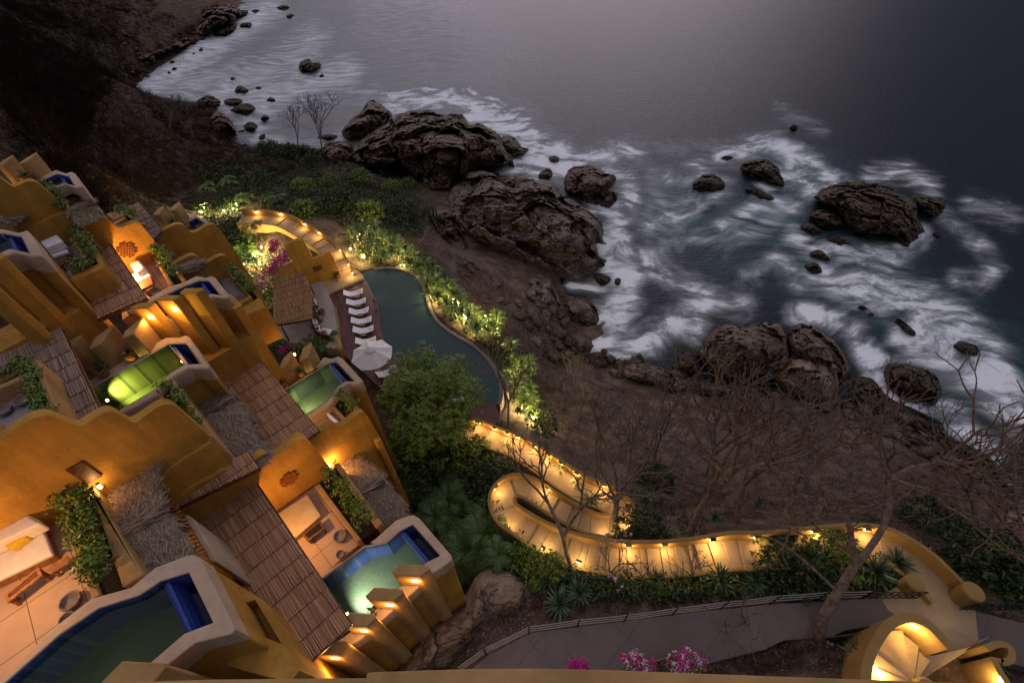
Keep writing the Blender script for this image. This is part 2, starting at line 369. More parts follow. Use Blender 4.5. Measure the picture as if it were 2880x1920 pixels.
# ------------------------------------------------------------------ terrain (points in survey sheet 0: x, y, height above the sea)
TP = [(560,0,0),(500,60,0),(430,110,0),(370,150,0),(320,190,0),(340,225,0),(470,240,0),(520,285,0),(545,325,0),(640,340,0),(740,345,0),(815,375,0),(880,410,0),
(1150,405,0),(1390,560,0),(1370,640,0),(1280,655,0.3),(1290,690,0.3),(1370,745,0),(1320,800,0.3),(1460,850,0),(1560,870,0),(1640,885,0),(1800,905,.3),(1950,935,.3),(2080,955,0),(2180,1015,0),(2240,1065,0),(2352,1110,0),(2500,1180,0),
(900,100,-4),(1300,200,-5),(1600,500,-5),(1900,700,-4),(2300,800,-4),(2352,300,-8),(1400,20,-8),(700,50,-4),(600,150,-3),(1000,200,-4),(1480,640,-2.5),(1700,700,-3),(1250,330,-3),(650,270,-2),(2000,20,-9),(2352,950,-2.5),(2700,1000,-4),
(950,430,1.5),(1010,440,1.5),(1040,560,4),(1010,500,4),(1100,590,5),(1200,620,3.5),
(820,560,12.6),(900,580,12.2),(1000,620,11.4),(1060,700,11.3),(1140,760,10.8),(1200,860,10.3),(1230,960,10.5),(780,520,13),(740,480,13),(650,480,13.5),
(1050,580,8.5),(1100,640,7.5),(1150,690,6.5),(1200,720,5.5),(1240,780,5),(1270,700,2.2),(1300,840,3.5),(1250,900,7.5),(1290,960,8.5),(1350,900,5.5),(1420,920,4),(1500,950,4),(1600,960,4),(1700,960,4),(1850,1000,4.5),(2000,1030,4.8),(2150,1080,4.5),(2300,1150,4),
(1400,1050,9.5),(1500,1060,9),(1650,1080,9),(1800,1100,9),(1950,1120,9.5),(2100,1150,9.5),(2300,1250,10),(1500,1160,13),(1600,1200,14.5),(1800,1190,15.2),(2000,1180,15.8),(2150,1230,16.3),(2300,1330,17.5),(2352,1400,18.5),(2500,1350,17),
(1100,1340,14.6),(1180,1370,16.6),(1300,1400,17.8),(1500,1390,18.1),(1000,1440,13.4),(950,1520,14.2),(1100,1450,17.6),(1200,1300,14.6),(1050,1250,12.3),(1000,1150,11.5),(900,1050,11),(950,1000,11.5),(1000,1060,12),(1100,1050,12.2),(1200,1130,13.3),(1350,1350,16.8),(1600,1370,17.6),(1800,1330,17.9),(1900,1300,18.1),
(1450,1270,16.2),(1150,1180,14.8),(1300,1150,14.0),(1250,1040,12.8),(1130,1000,12.4),(1420,1130,13.6),
(1650,1530,18.9),(1800,1500,18.9),(1950,1500,19.2),(1350,1540,18.2),(1400,1480,18.5),(2300,1500,18.7),(2000,1450,18.7),(1900,1420,18.6),(2200,1420,18.6),
(560,560,12.7),(520,500,13.4),(600,650,12),(620,780,11.5),(650,720,12.4),(700,800,12),(760,770,12.6),
(480,420,9.5),(600,380,6),(700,400,6.5),(800,430,7),(900,470,7.5),(960,520,8),(700,345,2.5),(560,360,4.5),(480,330,5),(840,400,4),(560,440,10.5),(700,450,10.5),
(400,300,9),(300,350,13),(300,250,9),(200,300,16),(100,300,21),(0,300,24),(250,420,17),(300,450,16),(150,350,22),(0,100,22),(100,100,16),(200,100,10.5),(300,100,5),(300,0,6),(400,50,3.5),(470,15,3),(200,0,12),(0,0,20),(100,200,19),(200,200,12),(270,170,3.5),(-200,100,33),(-200,300,34),(350,300,9),
(300,700,16),(100,900,20),(500,900,14),(700,950,11.5),(400,1200,17),(100,1400,21),(700,1400,14),(0,700,22),(0,500,25),(-300,900,26),(-200,1500,22),(800,1200,12),(1200,1700,20),(300,1800,22),(2200,1700,21),(2800,1500,18),(2600,1250,12)]
STAIR_LINE = [(7,285,165,13.02),(7,380,158,13.06),(7,480,155,13.1),(7,620,212,13.25),(7,760,262,13.4),(7,880,335,13.55),(7,1000,415,13.7),(7,1120,500,13.85),(7,1260,580,14.0),(7,1400,632,14.15),(7,1510,705,14.25),(7,1525,800,14.4),(7,1450,850,14.55),(7,1320,838,14.75),(7,1180,780,14.95),(7,1060,712,15.1),(7,950,640,15.25),(7,860,585,15.35),(7,770,560,15.45),(7,695,595,15.55),(7,660,670,15.65),(7,690,765,15.75),(7,790,840,15.9),(7,950,930,16.15),(7,1100,995,16.4),(7,1250,1045,16.65),(7,1400,1075,16.9),(7,1550,1092,17.15),(7,1750,1095,17.45),(7,1950,1085,17.75),(7,2150,1062,18.05),(7,2352,1035,18.3),(8,400,618,18.45),(8,700,590,18.6),(8,950,568,18.75),(8,1150,560,18.85),(8,1310,590,18.92),(8,1440,660,18.97),(8,1560,750,19.0),(8,1650,840,19.0),(8,1740,930,19.0)]
UPPER_LINE = [(2,1225,800,13.2),(2,1200,745,13.25),(2,1165,680,13.4),(2,1125,610,13.55),(2,1070,545,13.75),(2,1000,488,13.9),(2,920,432,14.05),(2,840,385,14.2),(2,760,338,14.3),(2,690,300,14.4),(2,600,272,14.45),(2,500,262,14.5),(2,400,255,14.5),(2,250,250,14.5)]
tw = np.array([tuple(PS(x * 1.22449, y * 1.22449, z)) for x, y, z in TP])
sea_far = [(-60, 330, -6), (60, 300, -8), (160, 260, -9), (240, 180, -9), (160, 90, -6), (120, 50, -4), (-160, 240, 22), (-230, 160, 45), (-180, 60, 50), (-90, 0, 30), (-50, -30, 26), (20, -40, 24), (70, -20, 20)]
tw = tw[[i for i, q in enumerate(TP) if q[:2] not in ((1450,1270),(1150,1180),(1300,1150),(1250,1040),(1130,1000),(1420,1130),(1350,1350),(1200,1300),(740,480),(650,480))]]
on_way = [tuple(P(r, x, y, z - .75)) [:2] + (z - .5,) for r, x, y, z in STAIR_LINE[::2] + UPPER_LINE[::2]]
tw = np.vstack([tw, np.array(sea_far, float), np.array(on_way, float)])
class TPS:
    def __init__(s, p, lam=0.6):
        s.xy = p[:, :2] / 40.0; n = len(p)
        K = s.k(s.xy); A = np.zeros((n + 3, n + 3)); A[:n, :n] = K + lam * 1e-3 * np.eye(n)
        Q = np.c_[np.ones(n), s.xy]; A[:n, n:] = Q; A[n:, :n] = Q.T
        s.w = np.linalg.solve(A, np.r_[p[:, 2], 0, 0, 0])
    def k(s, q):
        d2 = ((q[:, None, :] - s.xy[None]) ** 2).sum(-1); return np.where(d2 > 1e-12, d2 * np.log(np.maximum(d2, 1e-12)) * .5, 0)
    def __call__(s, q):
        q = np.atleast_2d(np.asarray(q, float))[:, :2] / 40.0; r = []
        for i in range(0, len(q), 4000):
            c = q[i:i + 4000]; r.append(s.k(c) @ s.w[:-3] + np.c_[np.ones(len(c)), c] @ s.w[-3:])
        return np.concatenate(r)
TER = TPS(tw)
def lump(x, y):
    return noise.fractal(Vector((x * .16, y * .16, 3.1)), 0.9, 2.1, 5) * .45 + noise.fractal(Vector((x * .6, y * .6, 7.7)), 0.8, 2.1, 3) * .10
CARVE = [(2, [(1370,752),(1415,830),(1450,905),(1500,1000),(1528,1120),(1540,1250),(1575,1360),(1660,1480),(1790,1590),(1960,1690),(2160,1770),(2330,1850),(2480,1930),(2600,1945),(2640,1880),(2650,1800),(2620,1700),(2550,1560),(2450,1450),(2345,1370),(2240,1310),(2150,1245),(2055,1165),(2000,1050),(1970,940),(1920,820),(1840,745),(1720,700),(1600,685),(1480,700)], 12.8, 10.9),
 (2, [(850,870),(1000,790),(1180,700),(1372,740),(1450,905),(1540,1250),(1660,1480),(1960,1690),(2330,1850),(2600,1945),(2640,2120),(2280,2210),(1700,1950),(1260,1580),(1100,1480),(700,1400),(520,1250),(500,950)], 13, 12.3),
 (0, [(1030,1570),(1120,1500),(1222,1447),(1400,1425),(1600,1400),(1800,1380),(1960,1370),(2050,1363),(2120,1345),(2180,1335),(2230,1395),(2480,1440),(2480,1570),(2352,1540),(2330,1640),(2150,1660),(1970,1640),(1960,1480),(1860,1465),(1720,1480),(1640,1510),(1560,1560),(1030,1640)], 19, 18.3)]
def in_poly_np(x, y, pl):
    k = np.zeros(len(x), bool); n = len(pl)
    for i in range(n):
        a, b = pl[i], pl[(i + 1) % n]
        with np.errstate(divide='ignore', invalid='ignore'):
            k ^= ((a[1] > y) != (b[1] > y)) & (x < (b[0] - a[0]) * (y - a[1]) / (b[1] - a[1]) + a[0])
    return k
CPOLY = [([(p.x, p.y) for p in T(r, pl, zz)], lim) for r, pl, zz, lim in CARVE]
WAY = np.array([tuple(P(*q)) for q in STAIR_LINE + UPPER_LINE])
WAYD = np.concatenate([WAY[i] + (WAY[i + 1] - WAY[i]) * np.linspace(0, 1, 6)[:, None] for i in range(len(WAY) - 1) if i != len(STAIR_LINE) - 1])
def carve(x, y, z):
    x, y, z = np.asarray(x, float), np.asarray(y, float), np.array(z, float)
    for pl, lim in CPOLY:
        m = in_poly_np(x, y, pl); z[m] = np.minimum(z[m], lim)
    for i in range(0, len(x), 20000):
        d2 = (x[i:i + 20000, None] - WAYD[None, :, 0]) ** 2 + (y[i:i + 20000, None] - WAYD[None, :, 1]) ** 2; j = d2.argmin(1); near = d2[np.arange(len(j)), j] < 1.25 ** 2
        zz = z[i:i + 20000]; zz[near] = np.minimum(zz[near], WAYD[j[near], 2] - .35)
    return z
def groundv(x, y):
    x, y = np.asarray(x, float), np.asarray(y, float); z = TER(np.c_[x, y]) + np.array([lump(a, b) for a, b in zip(x, y)]); return carve(x, y, z)
def Gv(px, py, z0=12.0):                 # many ground points under sight lines (frame pixels)
    d = np.c_[px - 1440, -(py - 960), np.full(len(px), -FOC)] @ CAM.T; z = np.full(len(px), z0, float)
    for k in range(7):
        t = (z - EYE) / d[:, 2]; x, y = d[:, 0] * t, d[:, 1] * t; z = TER(np.c_[x, y])
    z = groundv(x, y); return np.c_[x, y, z]
def ground(x, y): return float(groundv([x], [y])[0])
def G(r, px, py, z0=12.0):               # ground point under a sight line
    p = P(r, px, py, z0)
    for _ in range(6): p = P(r, px, py, ground(p.x, p.y))
    return p
def grid_mesh(xs, ys):
    X, Y = np.meshgrid(xs, ys); return np.c_[X.ravel(), Y.ravel()]
def grid_faces(nx, ny):
    i = np.arange(nx * ny).reshape(ny, nx); return np.stack([i[:-1, :-1], i[:-1, 1:], i[1:, 1:], i[1:, :-1]], -1).reshape(-1, 4)
def sheet_obj(name, co, faces, m, attrs=None, kind='structure', smooth=True):
    me = bpy.data.meshes.new(name); me.from_pydata(co.tolist(), [], faces.tolist()); me.update()
    for k, v in (attrs or {}).items():
        a = me.attributes.new(k, 'FLOAT', 'POINT'); a.data.foreach_set('value', v.astype(np.float32))
    if smooth: me.polygons.foreach_set('use_smooth', [True] * len(me.polygons))
    o = bpy.data.objects.new(name, me); C.objects.link(o); me.materials.append(m); o['kind'] = kind; return o
def blobs(px, py, lst):                  # soft brush strokes: polyline points, width, strength (sheet 0)
    o = np.zeros(len(px))
    for pts, wd, st in lst:
        d = np.full(len(px), 1e9)
        for i in range(max(1, len(pts) - 1)):
            a = np.array(pts[i], float); b = np.array(pts[min(i + 1, len(pts) - 1)], float); ab = b - a; L = (ab @ ab) or 1
            t = np.clip(((px - a[0]) * ab[0] + (py - a[1]) * ab[1]) / L, 0, 1)
            d = np.minimum(d, (px - a[0] - t * ab[0]) ** 2 + (py - a[1] - t * ab[1]) ** 2)
        o = np.maximum(o, st * np.exp(-d / (wd * wd)))
    return o
xs = np.unique(np.r_[np.arange(-240, -110, 3.0), np.arange(-110, 62, .55), np.arange(62, 140, 4.0)])
ys = np.unique(np.r_[np.arange(-60, -4, 3.0), np.arange(-4, 60, .45), np.arange(60, 150, .8), np.arange(150, 340, 4)])
xy = grid_mesh(xs, ys); z = TER(xy)
z += np.array([lump(a, b) for a, b in xy]) * 1.0
z += np.where(np.abs(z) < 3, 1, 0) * (1 - np.abs(z) / 3).clip(0) * np.array([noise.ridged_multi_fractal(Vector((a * .35, b * .35, 1.7)), .9, 2.1, 4, .9, 2) - .9 for a, b in xy]) * .8
z = carve(xy[:, 0], xy[:, 1], z)
co = np.c_[xy, z]; px, py = project(co); px, py = px / 1.22449, py / 1.22449
pale = blobs(px, py, [([(960,1520),(1040,1460),(1120,1400)],55,1),([(1150,1360),(1250,1360)],40,.7),([(1400,1370),(1500,1360)],28,.9),([(1250,1330),(1300,1350)],30,.4),([(1250,900),(1500,1000),(1700,1050),(2000,1080)],90,.35),([(1060,600),(1150,700),(1230,760)],50,.55),([(1650,1520),(1700,1530)],50,.8),([(1450,1200),(1600,1210)],25,.5),([(2250,1180),(2330,1200)],40,.6)])
green = blobs(px, py, [([(450,400),(600,370),(750,420),(900,470)],70,1),([(560,500),(620,640),(640,780),(720,800)],70,1),([(820,560),(950,590),(1050,700),(1140,790),(1220,920)],40,.9),([(900,1040),(1000,1150),(1060,1240),(1180,1260)],80,1),([(700,400),(850,450),(950,520)],60,.8),([(1250,1330),(1500,1330)],20,.5)])
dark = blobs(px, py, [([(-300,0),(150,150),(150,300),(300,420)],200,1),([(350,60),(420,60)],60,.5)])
def terrainmat():
    m = bpy.data.materials.new('hillside soil'); m.use_nodes = True; t = m.node_tree; b = t.nodes['Principled BSDF']; b.inputs['Roughness'].default_value = .95; b.inputs['Specular IOR Level'].default_value = .1
    g = N(t, 'ShaderNodeNewGeometry'); def_ = {}
    nz = N(t, 'ShaderNodeTexNoise'); nz.inputs['Scale'].default_value = .55; nz.inputs['Detail'].default_value = 10; nz.inputs['Roughness'].default_value = .7; t.links.new(g.outputs['Position'], nz.inputs['Vector'])
    r = N(t, 'ShaderNodeValToRGB'); t.links.new(nz.outputs['Fac'], r.inputs[0]); el = r.color_ramp.elements
    el[0].position = .3; el[0].color = (.045, .024, .015, 1); el[1].position = .72; el[1].color = (.30, .18, .11, 1)
    q = el.new(.5); q.color = (.14, .075, .042, 1)
    vo = N(t, 'ShaderNodeTexVoronoi'); vo.inputs['Scale'].default_value = 5.0; t.links.new(g.outputs['Position'], vo.inputs['Vector'])
    lf = N(t, 'ShaderNodeMapRange'); lf.inputs[1].default_value = .26; lf.inputs[2].default_value = .10; t.links.new(vo.outputs['Distance'], lf.inputs[0])
    cur = r.outputs[0]
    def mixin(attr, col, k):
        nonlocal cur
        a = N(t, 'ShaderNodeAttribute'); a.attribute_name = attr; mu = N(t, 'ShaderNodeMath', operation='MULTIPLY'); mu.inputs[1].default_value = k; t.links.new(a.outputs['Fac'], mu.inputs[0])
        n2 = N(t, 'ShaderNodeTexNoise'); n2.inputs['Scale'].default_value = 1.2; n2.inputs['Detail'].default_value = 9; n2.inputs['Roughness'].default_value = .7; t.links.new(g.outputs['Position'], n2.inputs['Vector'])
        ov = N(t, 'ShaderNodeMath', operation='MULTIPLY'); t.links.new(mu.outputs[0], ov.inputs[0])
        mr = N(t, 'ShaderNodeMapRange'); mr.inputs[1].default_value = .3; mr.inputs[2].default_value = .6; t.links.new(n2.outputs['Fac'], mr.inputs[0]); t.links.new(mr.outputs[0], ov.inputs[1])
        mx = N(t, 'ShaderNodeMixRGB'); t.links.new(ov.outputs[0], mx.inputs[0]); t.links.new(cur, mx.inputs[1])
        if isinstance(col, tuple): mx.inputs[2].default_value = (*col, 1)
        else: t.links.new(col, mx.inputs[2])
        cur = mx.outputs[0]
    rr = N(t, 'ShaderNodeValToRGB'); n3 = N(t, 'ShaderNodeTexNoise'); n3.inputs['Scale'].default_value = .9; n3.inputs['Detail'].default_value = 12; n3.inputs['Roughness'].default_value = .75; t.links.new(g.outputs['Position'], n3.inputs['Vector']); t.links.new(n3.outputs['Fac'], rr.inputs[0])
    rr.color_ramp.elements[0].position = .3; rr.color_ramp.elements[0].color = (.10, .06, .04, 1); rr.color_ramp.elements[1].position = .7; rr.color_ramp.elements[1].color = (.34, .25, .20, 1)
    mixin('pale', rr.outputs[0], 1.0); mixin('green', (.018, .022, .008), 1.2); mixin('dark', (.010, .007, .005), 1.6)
    sp = N(t, 'ShaderNodeMixRGB'); mu = N(t, 'ShaderNodeMath', operation='MULTIPLY'); mu.inputs[1].default_value = .8; t.links.new(lf.outputs[0], mu.inputs[0]); t.links.new(mu.outputs[0], sp.inputs[0]); t.links.new(cur, sp.inputs[1]); sp.inputs[2].default_value = (.34, .24, .18, 1)
    hs = N(t, 'ShaderNodeHueSaturation'); hs.inputs['Saturation'].default_value = .8; hs.inputs['Value'].default_value = 1.0; t.links.new(sp.outputs[0], hs.inputs['Color']); t.links.new(hs.outputs[0], b.inputs['Base Color'])
    n4 = N(t, 'ShaderNodeTexNoise'); n4.inputs['Scale'].default_value = 2.5; n4.inputs['Detail'].default_value = 12; n4.inputs['Roughness'].default_value = .75; t.links.new(g.outputs['Position'], n4.inputs['Vector'])
    bp = N(t, 'ShaderNodeBump'); bp.inputs['Strength'].default_value = .9; bp.inputs['Distance'].default_value = .35; t.links.new(n4.outputs['Fac'], bp.inputs['Height']); t.links.new(bp.outputs[0], b.inputs['Normal'])
    return m
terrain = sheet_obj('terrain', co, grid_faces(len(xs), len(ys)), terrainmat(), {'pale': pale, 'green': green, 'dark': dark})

# ------------------------------------------------------------------ sea
gx = np.r_[np.linspace(-1500, -60, 20), np.arange(-50, 2930, 11.0), np.linspace(2950, 4400, 20)]
gy = np.r_[np.linspace(-300, -60, 30), np.arange(-56, 1420, 9.0), np.linspace(1440, 2300, 10)]
pp = grid_mesh(gx, gy); d = np.c_[pp[:, 0] - 1440, -(pp[:, 1] - 960), np.full(len(pp), -FOC)] @ CAM.T
co = np.array([0, 0, EYE]) + d * (-EYE / d[:, 2])[:, None]; co[:, 2] = 0
sx, sy = pp[:, 0] / 1.22449, pp[:, 1] / 1.22449
MILK = [([(330,205),(420,150),(520,80),(620,20)],60,1.0),([(400,200),(520,190),(640,160),(720,90)],85,.85),([(500,215),(600,235),(700,190),(800,165)],70,.95),([(560,270),(600,320),(640,330)],45,.9),([(640,330),(740,330),(820,300),(880,260)],32,.8),([(800,380),(840,320),(900,280)],16,.9),([(760,220),(860,215),(900,245)],50,.7),([(700,40),(900,60),(1000,130)],130,.34),([(600,170),(760,110),(920,170)],120,.42),([(620,30),(760,40)],110,.5),([(860,150),(1080,130)],110,.2)]
FOAM = [([(900,240),(980,225),(1080,235),(1150,265),(1200,285)],42,.85),([(1090,270),(1180,290),(1230,330),(1290,355)],40,.95),([(1170,385),(1230,360),(1300,385)],34,1.0),([(1240,400),(1330,370),(1400,355),(1460,350)],34,.75),([(1400,390),(1440,410),(1450,460)],30,.8),([(1400,470),(1420,540),(1400,600)],35,1.0),([(1390,560),(1440,620),(1430,690),(1390,740)],45,1.0),([(1390,660),(1310,655)],16,.9),([(1360,790),(1470,790),(1560,740),(1620,690)],42,.85),([(1480,600),(1560,640),(1620,690),(1700,700)],40,.65),([(1560,740),(1600,760)],35,.7),
([(1660,355),(1780,330),(1850,370),(1900,410),(1930,430)],32,.8),([(1600,380),(1640,440),(1560,490),(1490,520)],36,.6),([(1500,400),(1560,420),(1600,400)],30,.5),([(1660,430),(1600,470)],30,.65),([(1760,430),(1800,400),(1860,420)],30,.75),([(1660,520),(1740,470),(1820,470),(1870,440)],26,.65),([(1500,480),(1580,540),(1680,560),(1780,500)],36,.45),([(1820,540),(1860,570),(1950,580)],30,.7),([(1930,570),(2050,590),(2120,540)],28,.8),([(1780,600),(1830,640),(1900,650),(2000,620)],34,.7),([(1700,650),(1780,600)],34,.5),([(2000,400),(2080,395),(2140,430)],30,.7),([(2150,480),(2200,530),(2250,560)],30,.45),([(2230,470),(2330,500)],34,.5),([(2250,560),(2290,610),(2260,650),(2200,640)],30,.55),([(1900,640),(2000,680),(2100,700),(2200,770)],48,.8),([(2020,640),(2130,690),(2240,760),(2300,840)],45,.75),([(1830,720),(1870,720),(1960,760),(2010,850)],32,.8),([(2100,780),(2200,830),(2280,880),(2340,960)],60,.95),([(2010,830),(2020,900),(2180,950),(2280,1040)],40,.85),([(1790,250),(1830,275),(1890,300)],26,.35),([(1440,320),(1560,350),(1640,330)],30,.3),([(1540,560),(1500,580)],40,.5),([(1360,480),(1450,500)],30,.5),([(1500,430),(1530,480)],25,.5)]
TEAL = [([(1560,480),(1680,540),(1800,480)],90,.8),([(1780,360),(1900,420)],60,.7),([(1900,570),(2060,590)],60,.7),([(2000,660),(2200,760),(2320,850)],90,.7),([(1840,640),(1760,590)],60,.5),([(1400,560),(1440,660)],60,.35)]
foam = blobs(sx, sy, FOAM); milk = blobs(sx, sy, MILK); teal = blobs(sx, sy, TEAL)
def seamat():
    m = bpy.data.materials.new('silky sea'); m.use_nodes = True; t = m.node_tree; b = t.nodes['Principled BSDF']
    b.inputs['IOR'].default_value = 1.33; b.inputs['Specular IOR Level'].default_value = .5
    g = N(t, 'ShaderNodeNewGeometry')
    def nz(scale, det, rough, dist=0.0, kind='FBM', st=(1, 1, 1), rot=0.0, vec=None):
        mp = N(t, 'ShaderNodeMapping'); mp.inputs['Scale'].default_value = st; mp.inputs['Rotation'].default_value = (0, 0, rot); t.links.new(vec or g.outputs['Position'], mp.inputs['Vector'])
        n = N(t, 'ShaderNodeTexNoise'); n.noise_type = kind; n.inputs['Scale'].default_value = scale; n.inputs['Detail'].default_value = det; n.inputs['Roughness'].default_value = rough; n.inputs['Distortion'].default_value = dist
        t.links.new(mp.outputs[0], n.inputs['Vector']); return n.outputs['Fac'], n.outputs['Color']
    def at(nm): a = N(t, 'ShaderNodeAttribute'); a.attribute_name = nm; return a.outputs['Fac']
    def M_(op, a, c, cl=False):
        n = N(t, 'ShaderNodeMath', operation=op); n.use_clamp = cl
        for i, v in enumerate((a, c)):
            if v is None: continue
            if isinstance(v, (int, float)): n.inputs[i].default_value = v
            else: t.links.new(v, n.inputs[i])
        return n.outputs[0]
    def MR(v, a, c, d=0, e_=1, sm=True):
        n = N(t, 'ShaderNodeMapRange'); n.interpolation_type = 'SMOOTHSTEP' if sm else 'LINEAR'; t.links.new(v, n.inputs[0]); n.inputs[1].default_value = a; n.inputs[2].default_value = c; n.inputs[3].default_value = d; n.inputs[4].default_value = e_; return n.outputs[0]
    # slow swirls, then streaks drawn out along them
    wf, wc = nz(.055, 1.5, .5); wv = N(t, 'ShaderNodeVectorMath', operation='MULTIPLY_ADD'); t.links.new(wc, wv.inputs[0]); wv.inputs[1].default_value = (15, 15, 0); t.links.new(g.outputs['Position'], wv.inputs[2])
    w2f, w2c = nz(.22, 2, .5); wv2 = N(t, 'ShaderNodeVectorMath', operation='MULTIPLY_ADD'); t.links.new(w2c, wv2.inputs[0]); wv2.inputs[1].default_value = (3.0, 3.0, 0); t.links.new(wv.outputs[0], wv2.inputs[2])
    f1, _ = nz(.20, 8, .64, 0, vec=wv2.outputs[0], st=(1, 1.8, 1), rot=.4)
    f2, _ = nz(.42, 10, .70, 0, vec=wv2.outputs[0], st=(1, 4.5, 1), rot=-.35)
    f4, _ = nz(1.25, 8, .74, 0, vec=wv2.outputs[0], st=(1, 5, 1), rot=.7)
    fm = at('foam'); veil = MR(f1, .28, .72)
    rg = M_('SUBTRACT', 1.0, M_('ABSOLUTE', M_('MULTIPLY', M_('SUBTRACT', f2, .5), 5.0), None), True)
    rg2 = M_('SUBTRACT', 1.0, M_('ABSOLUTE', M_('MULTIPLY', M_('SUBTRACT', f4, .5), 5.0), None), True)
    fil = M_('ADD', M_('MULTIPLY', M_('POWER', rg, 1.3), .46), M_('MULTIPLY', M_('POWER', rg2, 1.3), .30))
    body = M_('ADD', M_('MULTIPLY', veil, .40), M_('MULTIPLY', fil, M_('ADD', M_('MULTIPLY', veil, .85), .22)))
    fe = MR(M_('ADD', fm, M_('MULTIPLY', M_('SUBTRACT', f1, .5), .9)), .10, 1.0)
    k = M_('MULTIPLY', M_('MULTIPLY', fe, MR(fm, 0, .3)), M_('ADD', body, M_('MULTIPLY', MR(fm, .6, 1.0), .12)))
    k = M_('ADD', M_('MULTIPLY', k, .86), M_('MULTIPLY', M_('MULTIPLY', MR(fm, 0, 1.0), MR(f1, .2, .8)), .26))
    ml = at('milk'); f3, _ = nz(.16, 7, .62, 0, st=(1, 3.2, 1), rot=.35, vec=wv.outputs[0])
    k2 = M_('MULTIPLY', MR(M_('ADD', ml, M_('MULTIPLY', M_('SUBTRACT', f3, .5), M_('MULTIPLY', MR(ml, 0, .25), .8))), .02, 1.15, sm=False), MR(f3, .25, .75, .66, 1.0))
    tot = M_('MAXIMUM', M_('MINIMUM', M_('MULTIPLY', k, 1.3), 1.0), k2)
    rp = N(t, 'ShaderNodeValToRGB'); t.links.new(tot, rp.inputs[0]); el = rp.color_ramp.elements
    el[0].position = 0; el[0].color = (0, 0, 0, 1); el[1].position = 1; el[1].color = (1, 1, 1, 1); x_ = el.new(.45); x_.color = (.30, .30, .30, 1)
    mx0 = N(t, 'ShaderNodeMixRGB'); t.links.new(M_('MULTIPLY', at('teal'), MR(f1, .25, .6)), mx0.inputs[0]); mx0.inputs[1].default_value = (.004, .009, .014, 1); mx0.inputs[2].default_value = (.026, .105, .120, 1)
    mx = N(t, 'ShaderNodeMixRGB'); t.links.new(rp.outputs[0], mx.inputs[0]); t.links.new(mx0.outputs[0], mx.inputs[1]); mx.inputs[2].default_value = (.92, .93, .97, 1)
    t.links.new(mx.outputs[0], b.inputs['Base Color']); t.links.new(MR(tot, 0, .7, .25, .85), b.inputs['Roughness'])
    b1, _ = nz(.9, 6, .6, .2, st=(1, 2.5, 1), rot=.15)
    bp = N(t, 'ShaderNodeBump'); bp.inputs['Strength'].default_value = .45; bp.inputs['Distance'].default_value = .35; t.links.new(b1, bp.inputs['Height']); t.links.new(bp.outputs[0], b.inputs['Normal'])
    return m
sea = sheet_obj('sea', co, grid_faces(len(gx), len(gy))[:, ::-1], seamat(), {'foam': foam, 'milk': milk, 'teal': teal})

# ------------------------------------------------------------------ rocks
def rockmat(name, dark_, mid, light, sc=1.0):
    m = bpy.data.materials.new(name); m.use_nodes = True; t = m.node_tree; b = t.nodes['Principled BSDF']; b.inputs['Roughness'].default_value = .75; b.inputs['Specular IOR Level'].default_value = .25
    g = N(t, 'ShaderNodeNewGeometry'); mp = N(t, 'ShaderNodeMapping'); mp.inputs['Rotation'].default_value = (.5, .35, .6); mp.inputs['Scale'].default_value = (1, 1, 2.2); t.links.new(g.outputs['Position'], mp.inputs['Vector'])
    n1 = N(t, 'ShaderNodeTexNoise'); n1.inputs['Scale'].default_value = .5 * sc; n1.inputs['Detail'].default_value = 12; n1.inputs['Roughness'].default_value = .72; n1.inputs['Distortion'].default_value = .6; t.links.new(mp.outputs[0], n1.inputs['Vector'])
    r = N(t, 'ShaderNodeValToRGB'); t.links.new(n1.outputs['Fac'], r.inputs[0]); el = r.color_ramp.elements
    el[0].position = .33; el[0].color = (*dark_, 1); el[1].position = .74; el[1].color = (*light, 1); q = el.new(.52); q.color = (*mid, 1)
    hz = N(t, 'ShaderNodeSeparateXYZ'); t.links.new(g.outputs['Position'], hz.inputs[0]); wet = N(t, 'ShaderNodeMapRange'); wet.inputs[1].default_value = .1; wet.inputs[2].default_value = 1.6; wet.inputs[3].default_value = .45; wet.inputs[4].default_value = 1; t.links.new(hz.outputs[2], wet.inputs[0])
    mx = N(t, 'ShaderNodeMixRGB', blend_type='MULTIPLY'); mx.inputs[0].default_value = 1; t.links.new(r.outputs[0], mx.inputs[1]); t.links.new(wet.outputs[0], mx.inputs[2]); t.links.new(mx.outputs[0], b.inputs['Base Color'])
    n2 = N(t, 'ShaderNodeTexNoise'); n2.noise_type = 'RIDGED_MULTIFRACTAL'; n2.inputs['Scale'].default_value = .8 * sc; n2.inputs['Detail'].default_value = 9; n2.inputs['Roughness'].default_value = .65; t.links.new(mp.outputs[0], n2.inputs['Vector'])
    bp = N(t, 'ShaderNodeBump'); bp.inputs['Strength'].default_value = .7; bp.inputs['Distance'].default_value = .25; t.links.new(n2.outputs['Fac'], bp.inputs['Height']); t.links.new(bp.outputs[0], b.inputs['Normal'])
    return m
MT['rock'] = rockmat('dark shore rock', (.04, .028, .02), (.155, .108, .078), (.36, .26, .19))
MT['rockwet'] = rockmat('wet black rock', (.02, .014, .009), (.085, .06, .036), (.22, .16, .10), 1.6)
MT['rockgrey'] = rockmat('grey cliff rock', (.05, .037, .03), (.19, .145, .12), (.42, .33, .275))
MT['rockpale'] = rockmat('pale boulder rock', (.08, .05, .035), (.25, .17, .12), (.45, .34, .26), 1.3)
